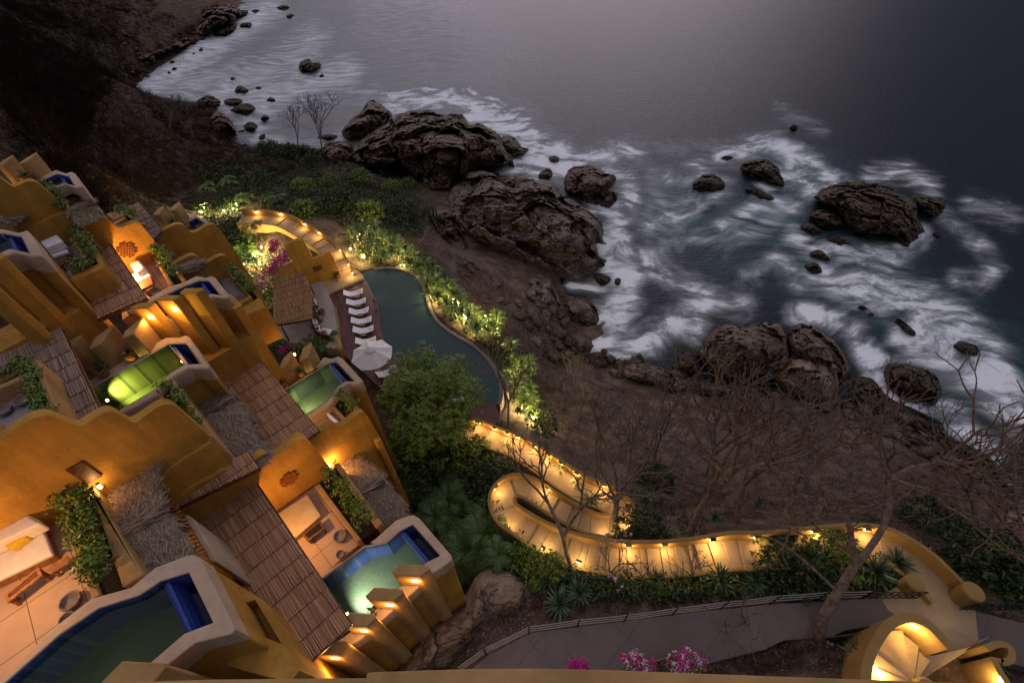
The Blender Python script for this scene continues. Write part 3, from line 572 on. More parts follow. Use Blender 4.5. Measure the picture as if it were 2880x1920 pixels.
def facet(q, k):                         # broken planes: every cell of a Voronoi pattern gets its own tilt and level
    ds, ps = noise.voronoi(q); p = ps[0]; g = noise.cell_vector(p * 7.31 + Vector((.37, .11, .73)))
    lev = noise.cell(p * 5.17 + Vector((3.3, 1.7, 9.1)))
    return (g - Vector((.5, .5, .5))).dot(q - p) * 1.5 + lev * k - max(0, .05 - (ds[1] - ds[0])) * 1.2
def rock(name, label, r, outline, H, z0=-0.3, m='rock', n=None, amp=1.0, group=None, cat='rock', smooth_out=True, seedv=0.0, far=.45):
    pts = [src(r, a, b) for a, b in outline]
    pl = smooth_line([Vector((a, b, 0)) for a, b in pts], 5, True); L = len(pl)
    cx = sum(p.x for p in pl) / L; cy = sum(p.y for p in pl) / L
    ext = max(max(p.x for p in pl) - min(p.x for p in pl), 1); R = n or int(min(60, max(9, ext / 7)))
    nA = int(min(260, max(36, ext / 1.5)))
    # resample by arc length
    cum = [0]
    for i in range(L): cum.append(cum[-1] + (pl[(i + 1) % L] - pl[i]).length)
    ol = []; j = 0
    for k in range(nA):
        s_ = cum[-1] * k / nA
        while cum[j + 1] < s_: j += 1
        t_ = (s_ - cum[j]) / max(1e-6, cum[j + 1] - cum[j]); ol.append(pl[j].lerp(pl[(j + 1) % L], t_))
    # ragged outline
    for k in range(nA):
        q = ol[k]; f = 1 + .11 * noise.fractal(Vector((q.x * 4 / ext, q.y * 4 / ext, seedv + 9)), .7, 2.2, 5); ol[k] = Vector((cx + (q.x - cx) * f, cy + (q.y - cy) * f, 0))
    ymin = min(p.y for p in ol); ymax = max(p.y for p in ol)
    def span(x):
        lo, hi = 1e9, -1e9
        for k in range(nA):
            a, b = ol[k], ol[(k + 1) % nA]
            if (a.x - x) * (b.x - x) <= 0 and abs(a.x - b.x) > 1e-6:
                y = a.y + (x - a.x) / (b.x - a.x) * (b.y - a.y); lo = min(lo, y); hi = max(hi, y)
        return (lo, hi) if hi > lo else (cy - 1, cy + 1)
    V = []; Fq = []
    def hgt(x, y, rho):
        lo, hi = span(x); t_ = max(0, min(1, (hi - y) / max(4.0, hi - lo)))
        prof = math.sin(math.pi / 2 * min(1, t_ / .7)) ** .75 * (1 - .12 * max(0, t_ - .7) / .3)
        e_ = far + (1 - far) * (1 - rho ** 2.6)
        h = z0 + (H - z0) * prof * e_ * ((hi - lo) / max(30.0, (ymax - ymin))) ** .35
        p = PS(x, y, h); s_ = 3.2 / max(1.5, H - z0)
        q = Vector((p.x * s_ * .36 + seedv, p.y * s_ * .36 + p.z * s_ * .12, p.z * s_ * .5))
        q2 = q + Vector((noise.noise(q * 1.7), noise.noise(q * 1.7 + Vector((5, 3, 1))), 0)) * .35
        dd = facet(q2 * 1.2, .6) * .30 + facet(q2 * 2.9, .5) * .13 + facet(q2 * 7.0, .5) * .05 + noise.hetero_terrain(q * .8, .8, 2.1, 4, .7) * .12 + noise.fractal(q * 11, .7, 2.2, 3) * .035 - .12
        edge = min(1, (1 - rho) * 5 + .35)
        return max(z0, h + (H - z0) * dd * edge * amp)
    c0 = hgt(cx, cy, 0); V.append(PS(cx, cy, c0))
    for i in range(1, R + 1):
        rho = i / R
        for k in range(nA):
            x = cx + (ol[k].x - cx) * rho; y = cy + (ol[k].y - cy) * rho
            V.append(PS(x, y, hgt(x, y, rho)))
    for k in range(nA): Fq.append((0, 1 + k, 1 + (k + 1) % nA))
    for i in range(R - 1):
        for k in range(nA): a = 1 + i * nA; Fq.append((a + k, a + nA + k, a + nA + (k + 1) % nA, a + (k + 1) % nA))
    # the side that faces away, going down behind the crest and under water
    ctr = sum((v for v in V), Vector()) / len(V); base = 1 + (R - 1) * nA
    for lev, (gr, dz) in enumerate(((1.05, .55), (1.10, 0.0))):
        st = len(V)
        for k in range(nA):
            v = V[base + k]; q = ctr + (v - ctr) * gr; back = Vector((v.x, v.y, 0)).normalized() * max(0, v.z - z0) * (.35 + .4 * lev)
            q = Vector((q.x, q.y, 0)) + back; q.z = (v.z - z0) * dz + z0 - (1.5 if lev else .2); V.append(q)
        pb = base if lev == 0 else st - nA
        for k in range(nA): Fq.append((pb + k, st + k, st + (k + 1) % nA, pb + (k + 1) % nA))
    mb = MB(); mb.add(V, Fq); o = mb.build(name, m, smooth=True, recalc=True)
    try: o.data.set_sharp_from_angle(angle=math.radians(38))
    except Exception: pass
    return tag(o, label, cat, group)

rock('promontory_rock', 'huge dark brown rock headland rising between the garden bushes and the surf', 11, [(255,570),(350,380),(480,310),(545,240),(650,200),(780,175),(860,195),(920,205),(1010,195),(1080,250),(1095,290),(1160,290),(1230,330),(1290,370),(1350,450),(1405,560),(1380,600),(1290,630),(1200,600),(1130,640),(1060,720),(960,760),(900,780),(780,770),(740,690),(640,640),(500,610),(350,600)], 7.5, m='rock', far=.6, seedv=1.1)
rock('cliff_rock', 'broad grey fissured cliff above the curved pool garden, running down to white surf', 11, [(960,830),(970,740),(1080,710),(1130,640),(1220,625),(1290,660),(1350,720),(1430,760),(1500,700),(1600,690),(1700,700),(1760,740),(1800,790),(1880,850),(1960,890),(2050,960),(2040,1050),(1990,1100),(2010,1200),(2040,1280),(1990,1330),(1860,1390),(1700,1360),(1550,1330),(1420,1290),(1280,1260),(1150,1180),(1000,1080),(910,960)], 8.0, z0=0.5, m='rockgrey', far=.6, seedv=2.3)
R_ = [
('rock_bank', 'rough grey rock bank between the lit spiky bed and the cove', 0, [(1140,650),(1200,632),(1262,645),(1288,700),(1278,760),(1305,835),(1262,830),(1220,780),(1170,730)], 4.5, 'rockgrey'),
('shore_rock', 'dark broken rock running along the surf from the pale boulder to the right edge', 0, [(1940,930),(2020,960),(2110,985),(2200,1040),(2290,1085),(2380,1110),(2400,1160),(2280,1130),(2180,1085),(2060,1020),(1960,975)], 2.8, 'rock'),
('shore_rock', 'brown rock shelf behind the bare trees below the flat-topped coastal rock', 0, [(1400,850),(1480,835),(1560,860),(1640,880),(1720,885),(1800,900),(1780,930),(1650,920),(1500,900)], 2.6, 'rock'),
('rock_bank', 'dark rocky ground at the foot of the grey cliff beside the column cactus', 0, [(990,480),(1030,470),(1060,520),(1080,580),(1040,590),(1000,540)], 6.5, 'rock'),
('crag', 'craggy dark rock reaching into foam at the tip of the grey cliff', 11, [(1810,750),(1840,640),(1880,590),(2000,590),(2100,640),(2170,670),(2110,740),(2060,770),(2150,780),(2190,800),(2180,850),(2100,900),(2000,890),(1920,840)], 3.0, 'rock'),
('sea_stack', 'rounded dark stack cut off from the headland by a narrow white channel', 11, [(165,330),(200,270),(290,200),(350,130),(400,112),(470,140),(520,200),(525,240),(480,290),(400,330),(350,380),(300,410),(230,420),(180,380)], 4.5, 'rock'),
('sea_rock', 'knobbly rock standing in foam off the right end of the headland', 11, [(1330,390),(1380,370),(1440,395),(1480,450),(1530,470),(1500,510),(1450,540),(1390,520),(1350,460)], 2.2, 'rock'),
('shore_rock', 'jagged black rock at the foot of the bare candelabra tree', 11, [(0,500),(50,420),(150,410),(220,430),(240,500),(210,570),(100,600),(10,590)], 3.0, 'rock'),
('sea_rock', 'lone small brown rock amid surf between the headland and the crag', 11, [(1680,540),(1720,515),(1765,540),(1750,565),(1700,568)], .8, 'rock'),
('sea_rock', 'pointed little rock in foam just above the grey cliff', 11, [(1600,670),(1640,620),(1680,610),(1710,640),(1700,685),(1640,695)], 1.2, 'rock'),
('shore_rock', 'dark knob tucked against the top edge of the grey cliff', 11, [(1340,690),(1410,680),(1440,740),(1400,770),(1350,760)], 1.6, 'rock'),
('sea_rock', 'low boulder in the cove below the grey cliff, half under foam', 11, [(2010,1400),(2060,1380),(2140,1420),(2120,1470),(2050,1470)], .9, 'rockwet'),
('sea_rock', 'small round rock right of the low boulder in the cove', 11, [(2160,1440),(2185,1415),(2215,1430),(2200,1470),(2170,1475)], .7, 'rockwet'),
('shore_boulder', 'smooth dark boulder on the shore under the spiky lit bushes', 0, [(1275,700),(1300,680),(1350,690),(1375,720),(1370,750),(1330,755),(1290,735)], 2.0, 'rock'),
('sea_rock', 'two-lobed wet rock left of the brown islet, nearest the foam swirl', 12, [(355,490),(405,410),(490,405),(545,450),(540,490),(450,515)], 1.8, 'rockwet'),
('sea_rock', 'square-shouldered brown rock behind the turquoise swirl, above a low slab', 12, [(645,370),(700,325),(780,318),(850,350),(880,400),(905,450),(880,485),(800,465),(700,420)], 2.3, 'rockwet'),
('sea_rock', 'low mossy slab slanting through foam under the square-shouldered rock', 12, [(665,480),(740,490),(850,550),(780,560),(690,515)], .7, 'rockwet'),
('islet', 'large brown rock islet, the biggest one standing out in the sea', 12, [(1095,550),(1150,480),(1200,440),(1350,430),(1400,455),(1500,460),(1570,510),(1640,540),(1680,620),(1700,680),(1745,745),(1700,760),(1665,800),(1610,825),(1500,790),(1400,800),(1300,760),(1230,680),(1200,610),(1130,590)], 4.0, 'rockwet'),
('sea_rock', 'rounded boulder leaning on the left flank of the big islet', 12, [(1065,640),(1120,610),(1200,630),(1250,690),(1240,730),(1130,730),(1080,690)], 1.8, 'rockwet'),
('sea_rock', 'mossy ledge at water level left of the boulder beside the islet', 12, [(1000,720),(1050,690),(1130,740),(1100,780),(1040,760)], .8, 'rockwet'),
('sea_rock', 'cracked dark block off the right end of the big islet', 12, [(1640,545),(1700,530),(1800,545),(1860,580),(1840,640),(1780,660),(1700,630)], 1.6, 'rockwet'),
('sea_rock', 'tiny black rock in pale blue foam right of the islet', 12, [(1772,758),(1805,747),(1840,770),(1825,785),(1785,778)], .5, 'rockwet'),
('sea_rock', 'wedge of green-brown rock in foam below the islet', 12, [(1045,880),(1100,850),(1150,880),(1175,920),(1100,905)], .9, 'rockwet'),
('sea_rock', 'squat cube-like rock below the green-brown wedge', 12, [(1020,960),(1050,935),(1100,935),(1130,990),(1080,1005)], 1.0, 'rockwet'),
('sea_rock', 'little flat rock alone in swirling foam toward the right', 12, [(1338,1195),(1370,1183),(1402,1205),(1365,1216)], .4, 'rockwet'),
('sea_rock', 'chip of rock just below the little flat rock', 12, [(1400,1235),(1425,1225),(1445,1250),(1420,1258)], .35, 'rockwet'),
('sea_rock', 'narrow knobbly rock slanting down through foam at right', 12, [(1540,1290),(1580,1262),(1630,1290),(1690,1350),(1660,1370),(1590,1320)], 1.0, 'rockwet'),
('sea_rock', 'isolated square rock nearest the right edge of the sea', 12, [(1910,1430),(1960,1395),(2060,1435),(2050,1490),(1990,1480)], 1.1, 'rockwet'),
('sea_rock', 'low dark rock breaking small waves above the two-lobed rock', 12, [(515,320),(550,290),(600,298),(575,325)], .6, 'rockwet'),
('sea_rock', 'farthest small rock in dark open water with a ring of foam', 12, [(935,125),(960,104),(985,118),(978,140),(950,142)], .7, 'rockwet'),
('sea_rock', 'submerged slab awash under the front of the big islet', 12, [(1130,765),(1200,760),(1290,800),(1330,840),(1230,835),(1150,800)], .35, 'rockwet'),
('coast_rock', 'blocky brown coastal rock with a flat top beyond the bare trees', 0, [(1612,800),(1640,760),(1720,745),(1790,745),(1805,790),(1810,840),(1760,865),(1690,880),(1640,870),(1605,830)], 4.2, 'rock'),
('coast_rock', 'steep dark rock parted from the flat-topped one by a white cleft', 0, [(1815,770),(1850,745),(1900,770),(1940,810),(1955,860),(1930,890),(1890,890),(1840,840),(1820,820)], 3.8, 'rock'),
('coast_boulder', 'pale tan boulder in front of the two dark coastal rocks', 0, [(1785,850),(1830,820),(1890,825),(1920,860),(1925,920),(1900,950),(1850,930),(1800,900)], 4.0, 'rockpale'),
('coast_rock', 'domed black rock standing in foam right of the pale boulder', 0, [(2035,850),(2070,835),(2130,850),(2165,890),(2150,930),(2090,925),(2040,890)], 2.6, 'rockwet'),
('shore_rock', 'small upright dark rock left of the flat-topped coastal rock', 0, [(1552,825),(1580,803),(1602,830),(1592,858),(1560,855)], 1.6, 'rockwet'),
('shore_rock', 'low broken reef along the waterline behind the pale boulder', 0, [(1950,880),(2000,870),(2040,910),(2100,940),(2160,970),(2150,1010),(2060,990),(1980,950)], 1.5, 'rockwet'),
('shore_rock', 'dark ledge at the waterline nearest the right edge', 0, [(2150,990),(2200,1010),(2260,1040),(2295,1078),(2220,1075),(2150,1040)], 1.4, 'rockwet'),
('shore_rock', 'dark rock below the cove at the end of the bare slope', 0, [(1285,775),(1340,768),(1362,800),(1335,832),(1290,820)], 1.3, 'rock'),
('shore_rock', 'small wet rock beside the surf below the cove', 0, [(1330,822),(1380,808),(1402,838),(1360,855)], .9, 'rockwet'),
('coast_boulder', 'rounded pale boulder half buried at the right edge of the hillside', 0, [(2280,1210),(2310,1180),(2360,1175),(2400,1220),(2380,1280),(2310,1270)], 10.9, 'rockpale'),
('headland_rock', 'brown rock point under the dark hillside at the top of the photo', 10, [(1290,240),(1310,150),(1345,60),(1430,25),(1530,40),(1600,85),(1580,130),(1540,160),(1450,195),(1380,230)], 4.0, 'rock'),
('sea_rock', 'flat black rock at the foot of the brown rock point', 10, [(1410,240),(1450,190),(1560,165),(1540,220),(1470,250)], 1.4, 'rockwet'),
('sea_rock', 'black rock adjoining the seaward tip of the brown rock point', 10, [(1560,120),(1580,75),(1640,70),(1630,105)], 1.0, 'rockwet'),
('sea_rock', 'small black rock just beyond the seaward tip of the brown point', 10, [(1660,75),(1690,62),(1720,72),(1690,92)], .6, 'rockwet'),
('sea_rock', 'black rock in white foam right of the flat black one', 10, [(1580,180),(1610,150),(1665,155),(1650,185)], 1.0, 'rockwet'),
('sea_rock', 'dark reef highest up in the pale water at the top', 10, [(1820,55),(1870,35),(1920,50),(1880,74)], .8, 'rockwet'),
('sea_rock', 'low dark reef just under the highest reef at the top', 10, [(1885,112),(1920,95),(1955,102),(1920,127)], .6, 'rockwet'),
('sea_rock', 'mossy knob-topped rock alone in the middle of the milky bay', 10, [(1975,455),(1990,415),(2020,390),(2045,388),(2065,415),(2110,412),(2125,440),(2070,478),(2000,492)], 2.2, 'rockwet'),
('sea_rock', 'small rock right beside the mossy knob-topped one', 10, [(2108,502),(2130,488),(2147,503),(2122,517)], .5, 'rockwet'),
('sea_rock', 'dark rock uppermost in the cluster of the milky bay', 10, [(1548,610),(1580,568),(1615,580),(1655,605),(1600,622)], 1.2, 'rockwet'),
('sea_rock', 'flat slab in the cluster, under the uppermost rock', 10, [(1475,675),(1520,650),(1600,660),(1585,700),(1510,705)], .9, 'rockwet'),
('sea_rock', 'widest rock at the front of the cluster in the milky bay', 10, [(1520,735),(1580,695),(1650,688),(1692,730),(1610,765)], 1.3, 'rockwet'),
('sea_rock', 'rounded rock nearest the shrubs under the cluster', 10, [(1612,840),(1650,805),(1702,830),(1685,872),(1640,882)], 1.5, 'rockwet'),
('sea_rock', 'egg-shaped black rock left of the bare candelabra tree', 10, [(1722,795),(1745,760),(1782,778),(1755,812)], 1.0, 'rockwet'),
('sea_rock', 'dark rock right of the cluster in the milky bay', 10, [(1758,662),(1790,643),(1825,665),(1790,680)], .6, 'rockwet'),
('sea_rock', 'little rock above right of the cluster', 10, [(1677,585),(1708,570),(1738,585),(1702,600)], .5, 'rockwet'),
('sea_rock', 'small black rock in foam below the brown rock point', 10, [(1258,285),(1290,252),(1312,270),(1282,300)], .8, 'rockwet'),
('sea_rock', 'pebble-like rock between the point and the left beach', 10, [(1312,332),(1330,315),(1345,330),(1327,342)], .5, 'rockwet'),
('sea_rock', 'speck of rock nearest the left beach in the milky bay', 10, [(1268,358),(1285,347),(1300,358),(1283,368)], .4, 'rockwet'),
('sea_rock', 'tiny rock left of the knob-topped one in the milky bay', 10, [(1517,525),(1540,508),(1558,522),(1538,534)], .5, 'rockwet'),
('shore_rock', 'long dark rock at the end of the bushy point under the milky bay', 10, [(1300,690),(1340,640),(1420,640),(1465,690),(1430,712),(1390,740)], 1.2, 'rockwet'),
('shore_rock', 'big dark boulder below the bushy point, touching the surf', 10, [(1380,800),(1430,740),(1490,760),(1540,830),(1550,890),(1450,910)], 3.0, 'rock'),
('shore_rock', 'low rock in the gap beneath the bare candelabra tree', 10, [(2095,912),(2160,888),(2235,900),(2180,935)], .8, 'rockwet'),
('shore_rock', 'grey scree rock along the left beach under the dark hill', 10, [(850,380),(960,330),(1100,300),(1230,250),(1260,300),(1100,360),(1000,430),(900,440)], 3.0, 'rock'),
]
for i, (nm, lb, r, ol, h, m) in enumerate(R_):
    rock(nm, lb, r, ol, h, z0=(9.3 if h > 10 else -0.3), m=m, group='rocks standing in the sea' if nm == 'sea_rock' else None, seedv=i * 3.7 + 5)
# ------------------------------------------------------------------ the villas
def slab(name, label, cat, r, pts, z1, z0, m, bevel=.05, seg=3, group=None, parent=None, kind=None):
    o = MB().prism(T(r, pts, z1), z1, z0).build(name, m, parent, bevel=bevel, seg=seg, recalc=True)
    if kind: o['kind'] = kind
    elif parent is None: tag(o, label, cat, group)
    return o
def plunge_pool(label, r, outer, inner, weir, z, zbot, tower_m='ochre', lamp_at=None, lamp_to=None, watts=0, col=(1, .85, .35), group='plunge pools on the villa terraces', water='poolwater', depth=1.1, side='bluetile', floor='pooltile'):
    O = T(r, outer, z); I = T(r, inner, z); c = sum(O, Vector()) / len(O)
    t = thing('plunge_pool', label, 'pool', (c.x, c.y, zbot), group)
    ring(O, I, z, z - .85).build('coping', 'beige', t, bevel=.09, seg=3, recalc=True)
    ring(offset_poly(O, -.05), offset_poly(I, .06), z - .5, zbot).build('pool_wall', tower_m, t, bevel=.05, seg=2, recalc=True)
    zf = z - .25 - depth
    mb = MB(); n = len(I)
    I2 = offset_poly(I, -.012)
    mb.add([(p.x, p.y, z - .05) for p in I2] + [(p.x, p.y, zf) for p in I2], [(i, (i + 1) % n, n + (i + 1) % n, n + i) for i in range(n)])
    mb.build('basin_lining', side, t); MB().sheet(I2, zf).build('basin_floor', floor, t)
    a, b = P(r, *weir[0], z), P(r, *weir[1], z); d = (b - a).normalized(); nn = Vector((-d.y, d.x, 0))
    ctr = sum(I, Vector()) / n
    if (ctr - a).dot(nn) > 0: nn = -nn                 # nn points out to the catch basin
    a2, b2 = a - d * .3, b + d * .3
    # clip the weir to the basin: take it just inside the walls
    a2, b2 = a + d * .01, b - d * .01
    zw = z - .16
    wv = [a2, b2, b2 + nn * .12, a2 + nn * .12, a2 + nn * .42, b2 + nn * .42]
    MB().add([(wv[0].x, wv[0].y, zw), (wv[1].x, wv[1].y, zw), (wv[2].x, wv[2].y, zw), (wv[3].x, wv[3].y, zw), (wv[4].x, wv[4].y, zf), (wv[5].x, wv[5].y, zf), (wv[0].x, wv[0].y, zf), (wv[1].x, wv[1].y, zf)],
             [(0, 1, 2, 3), (3, 2, 5, 4), (0, 6, 7, 1), (0, 3, 4, 6), (1, 7, 5, 2)]).build('weir', 'bluetile', t, recalc=True)
    main = [p for p in I if (p - a).dot(nn) <= .02]; catch = [p for p in I if (p - a).dot(nn) > .02]
    def order(ps): g = sum(ps, Vector()) / len(ps); return sorted(ps, key=lambda q: math.atan2(q.y - g.y, q.x - g.x))
    # clipped polygons keep the loop order
    def clip(keep):
        o = []
        for i in range(n):
            p, q = I[i], I[(i + 1) % n]; dp, dq = keep * (p - a).dot(nn), keep * (q - a).dot(nn)
            if dp >= 0: o.append(p)
            if (dp > 0) != (dq > 0) and abs(dp - dq) > 1e-9: o.append(p.lerp(q, dp / (dp - dq)))
        return o
    m_, c_ = clip(-1), clip(1)
    if len(m_) > 2: MB().sheet(m_, z - .22).build('water', water, t)
    if len(c_) > 2:
        c2 = offset_poly(c_, -.01); k = len(c2)
        MB().add([(p.x, p.y, z - .06) for p in c2] + [(p.x, p.y, zf) for p in c2], [tuple(range(k, 2 * k))] + [(i, (i + 1) % k, k + (i + 1) % k, k + i) for i in range(k)]).build('catch_basin', 'bluetile', t)
        MB().sheet(c2, z - .75).build('catch_water', 'catchwater', t)
    if watts:
        la = P(r, *lamp_at, z - .5); lb = P(r, *lamp_to, z - 1.3)
        MB().box(la, (.09, .09, .09), UA).build('pool_light', 'lampy', t, bevel=.02)
        lamp(la + (lb - la).normalized() * .16 + Vector((0, 0, .02)), watts, col, .06, t, spot=math.radians(115), target=lb, blend=.9)
    return t
def reed_roof(label, r, pts, z, m='reed', row=.85, zdrop=0.0, ang=None, group='reed shade roofs of the villas', cat='shade roof', cane=.027, posts=True):
    poly = T(r, pts, z); c = sum(poly, Vector()) / len(poly)
    ua = UA if ang is None else ang; U = Vector((math.cos(ua), math.sin(ua), 0)); W = Vector((math.sin(ua), -math.cos(ua), 0))
    t = thing('reed_roof', label, cat, (c.x, c.y, z - .2), group)
    uv = [((p - c).dot(U), (p - c).dot(W)) for p in poly]; n = len(uv)
    def inter(val, ax):                    # span of the polygon on a line ax=val
        xs_ = []
        for i in range(n):
            a, b = uv[i], uv[(i + 1) % n]
            if (a[ax] - val) * (b[ax] - val) <= 0 and abs(a[ax] - b[ax]) > 1e-9:
                k = (val - a[ax]) / (b[ax] - a[ax]); xs_.append(a[1 - ax] + k * (b[1 - ax] - a[1 - ax]))
        return (min(xs_), max(xs_)) if len(xs_) >= 2 else None
    mb = MB(); u0, u1 = min(a for a, _ in uv), max(a for a, _ in uv); w0, w1 = min(b for _, b in uv), max(b for _, b in uv)
    rnd = random.Random(len(label)); u = u0 + cane * .5
    while u < u1:
        sp = inter(u, 0)
        if sp:
            lo, hi = sp; k0 = math.floor((lo - w0) / row); wv = lo
            while wv < hi - .02:
                nx = min(hi, w0 + (math.floor((wv - w0) / row + 1e-6) + 1) * row)
                a_, b_ = wv - (0 if wv == lo else rnd.uniform(0, .08)), nx + (rnd.uniform(-.03, .05) if nx >= hi else rnd.uniform(0, .06))
                h0, h1 = rnd.uniform(.0, .03), rnd.uniform(.0, .03); rr = cane * rnd.uniform(.38, .62); off = u + rnd.uniform(-.008, .008); off2 = off + rnd.uniform(-.015, .015)
                p, q = c + U * off + W * a_, c + U * off2 + W * b_
                row_i = (wv - w0) / row; zz = z + (.012 if int(row_i) % 2 else 0)
                mb.add([p - U * rr + Vector((0, 0, zz + h0 - z)), p + Vector((0, 0, zz + h0 + rr * 1.2 - z)), p + U * rr + Vector((0, 0, zz + h0 - z)), q - U * rr + Vector((0, 0, zz + h1 - z)), q + Vector((0, 0, zz + h1 + rr * 1.2 - z)), q + U * rr + Vector((0, 0, zz + h1 - z))],
                       [(0, 3, 4, 1), (1, 4, 5, 2), (0, 1, 2), (3, 5, 4)])
                wv = nx
        u += cane * 1.02
    mb.build('cane_mat', m, t)
    MB().prism(offset_poly(poly, -.05), z - .015, z - .05).build('under_mat', 'batten', t)
    bt = MB(); wv = w0 + row
    while wv < w1 - .05:
        sp = inter(wv, 1)
        if sp: bt.box(c + U * (sp[0] + sp[1]) / 2 + W * wv + Vector((0, 0, .045)), (sp[1] - sp[0], .022, .014), ua)
        wv += row
    if bt.v: bt.build('binding_strip', 'batten', t)
    fr = MB()
    for i in range(n):
        a, b = poly[i], poly[(i + 1) % n]
        if (b - a).length > .4: fr.box((a + b) / 2 + Vector((0, 0, -.10)), ((b - a).length, .09, .10), math.atan2(b.y - a.y, b.x - a.x))
    fr.build('rim_beam', 'wood', t)
    return t
def wave_wall(label, r, anchor, za, pts, zbot, m='ochre', thick=.34, ang=UA, lit=None, cat='wall', group='stepped wavy walls between the villas', seg=5, flat=False):
    p0 = P(*anchor, za); cv = [VP(r, a, b, p0, ang) for a, b in pts]; cv = smooth_line(cv, seg)
    nn = -Vector((math.sin(ang), -math.cos(ang), 0))
    # keep the walk along the wall monotone so that the faces never cross
    d = Vector((math.cos(ang), math.sin(ang), 0)); s_ = -1e9; o = []
    for p in cv:
        k = p.dot(d)
        if k < s_ + .012: p = p + d * (s_ + .012 - k); k = s_ + .012
        s_ = k; o.append(p)
    return tag(upright(o, zbot, thick, nn).build('wavy_wall', m, bevel=.11, seg=4, recalc=True, angle=50), label, cat, group)
def fin(label, r, pts, z1, z0, m='fin', group='upright fin walls beside the plunge pools', light=None, watts=30.0):
    poly = T(r, pts, z1); c = sum(poly, Vector()) / len(poly)
    t = thing('fin_wall', label, 'fin wall', (c.x, c.y, z0), group)
    MB().prism(poly, z1, z0).build('fin_body', m, t, bevel=.035, seg=2, recalc=True)
    if light:                              # a lit glass tile in the face: (i,j) edge, along, below top
        (i, j), k, dn = light; a, b = poly[i], poly[j]; d = (b - a).normalized(); nn = Vector((d.y, -d.x, 0))
        if nn.dot(c - a) > 0: nn = -nn
        q = a.lerp(b, k) + nn * .012; q.z = z1 - dn
        MB().box(q, (.26, .03, .17), math.atan2(d.y, d.x)).build('wall_light', 'lampo', t, bevel=.012)
        lamp(q + nn * .25, watts, (1, .52, .16), .08, t)
    return t
LEAFQ = {}
def leaf_clump(mb, p, rad, nl, size, rnd, up=.35, flat=1.0):
    for _ in range(nl):
        while True:
            d = Vector((rnd.uniform(-1, 1), rnd.uniform(-1, 1), rnd.uniform(-1, 1)))
            if .02 < d.length < 1: break
        q = p + Vector((d.x * rad, d.y * rad, d.z * rad * flat)); nrm = (d.normalized() + Vector((0, 0, up)) + Vector((rnd.uniform(-.6, .6), rnd.uniform(-.6, .6), rnd.uniform(-.3, .6)))).normalized()
        a = nrm.cross(Vector((rnd.uniform(-1, 1), rnd.uniform(-1, 1), rnd.uniform(-1, 1)))).normalized(); b = nrm.cross(a); s = size * rnd.uniform(.6, 1.25)
        mb.add([q - a * s, q + b * s * .42, q + a * s, q - b * s * .42], [(0, 1, 2, 3)])
def hedge_mesh(mb, line, width, height, rnd, dens=1.0, size=.075):
    L = sum((line[i + 1] - line[i]).length for i in range(len(line) - 1)); n = int(L * width * 58 * dens)
    cum = [0]
    for i in range(len(line) - 1): cum.append(cum[-1] + (line[i + 1] - line[i]).length)
    for _ in range(n):
        s = rnd.uniform(0, cum[-1]); i = max(k for k in range(len(line) - 1) if cum[k] <= s + 1e-9); k = (s - cum[i]) / max(1e-6, cum[i + 1] - cum[i])
        p = line[i].lerp(line[i + 1], k); d = (line[i + 1] - line[i]).normalized(); nn = Vector((-d.y, d.x, 0))
        wob = 1 + .35 * noise.noise(Vector((s * 1.6, 3.3, 0))); o = rnd.gauss(0, .38) * width * .5 * wob
        hh = height * (.55 + .75 * noise.noise(Vector((s * 1.3, o * 2, 5.5))) + rnd.uniform(0, .45)) * (1 - (abs(o) / max(.05, width)) ** 2)
        leaf_clump(mb, p + nn * o + Vector((0, 0, max(.03, hh))), .14, 8, size, rnd)
def planter(label, r, lips, soil, hedge, z, zbot, width, height, flowers=0, group='planters with green shrubs on the terraces', lipm='fin', dens=1.0):
    allp = T(r, soil, z); c = sum(allp, Vector()) / len(allp)
    t = thing('planter', label, 'planter', (c.x, c.y, zbot), group)
    for lp in lips: MB().prism(T(r, lp, z), z, zbot).build('planter_wall', lipm, t, bevel=.05, seg=3, recalc=True)
    MB().prism(offset_poly(allp, -.02), z - .10, zbot + .1).build('planter_soil', 'soil', t, recalc=True)
    rnd = random.Random(label); mb = MB(); fl = MB()
    for h in hedge:
        hedge_mesh(mb, T(r, h, z - .05), width, height, rnd, dens)
        if flowers:
            ln = T(r, h, z)
            for _ in range(flowers): p = ln[0].lerp(ln[-1], rnd.random()) + Vector((rnd.uniform(-.3, .3), rnd.uniform(-.3, .3), rnd.uniform(.2, height))); leaf_clump(fl, p, .03, 3, .035, rnd)
    mb.build('shrub', 'leaf', t)
    if fl.v: fl.build('blossom', 'whitepetal', t)
    return t
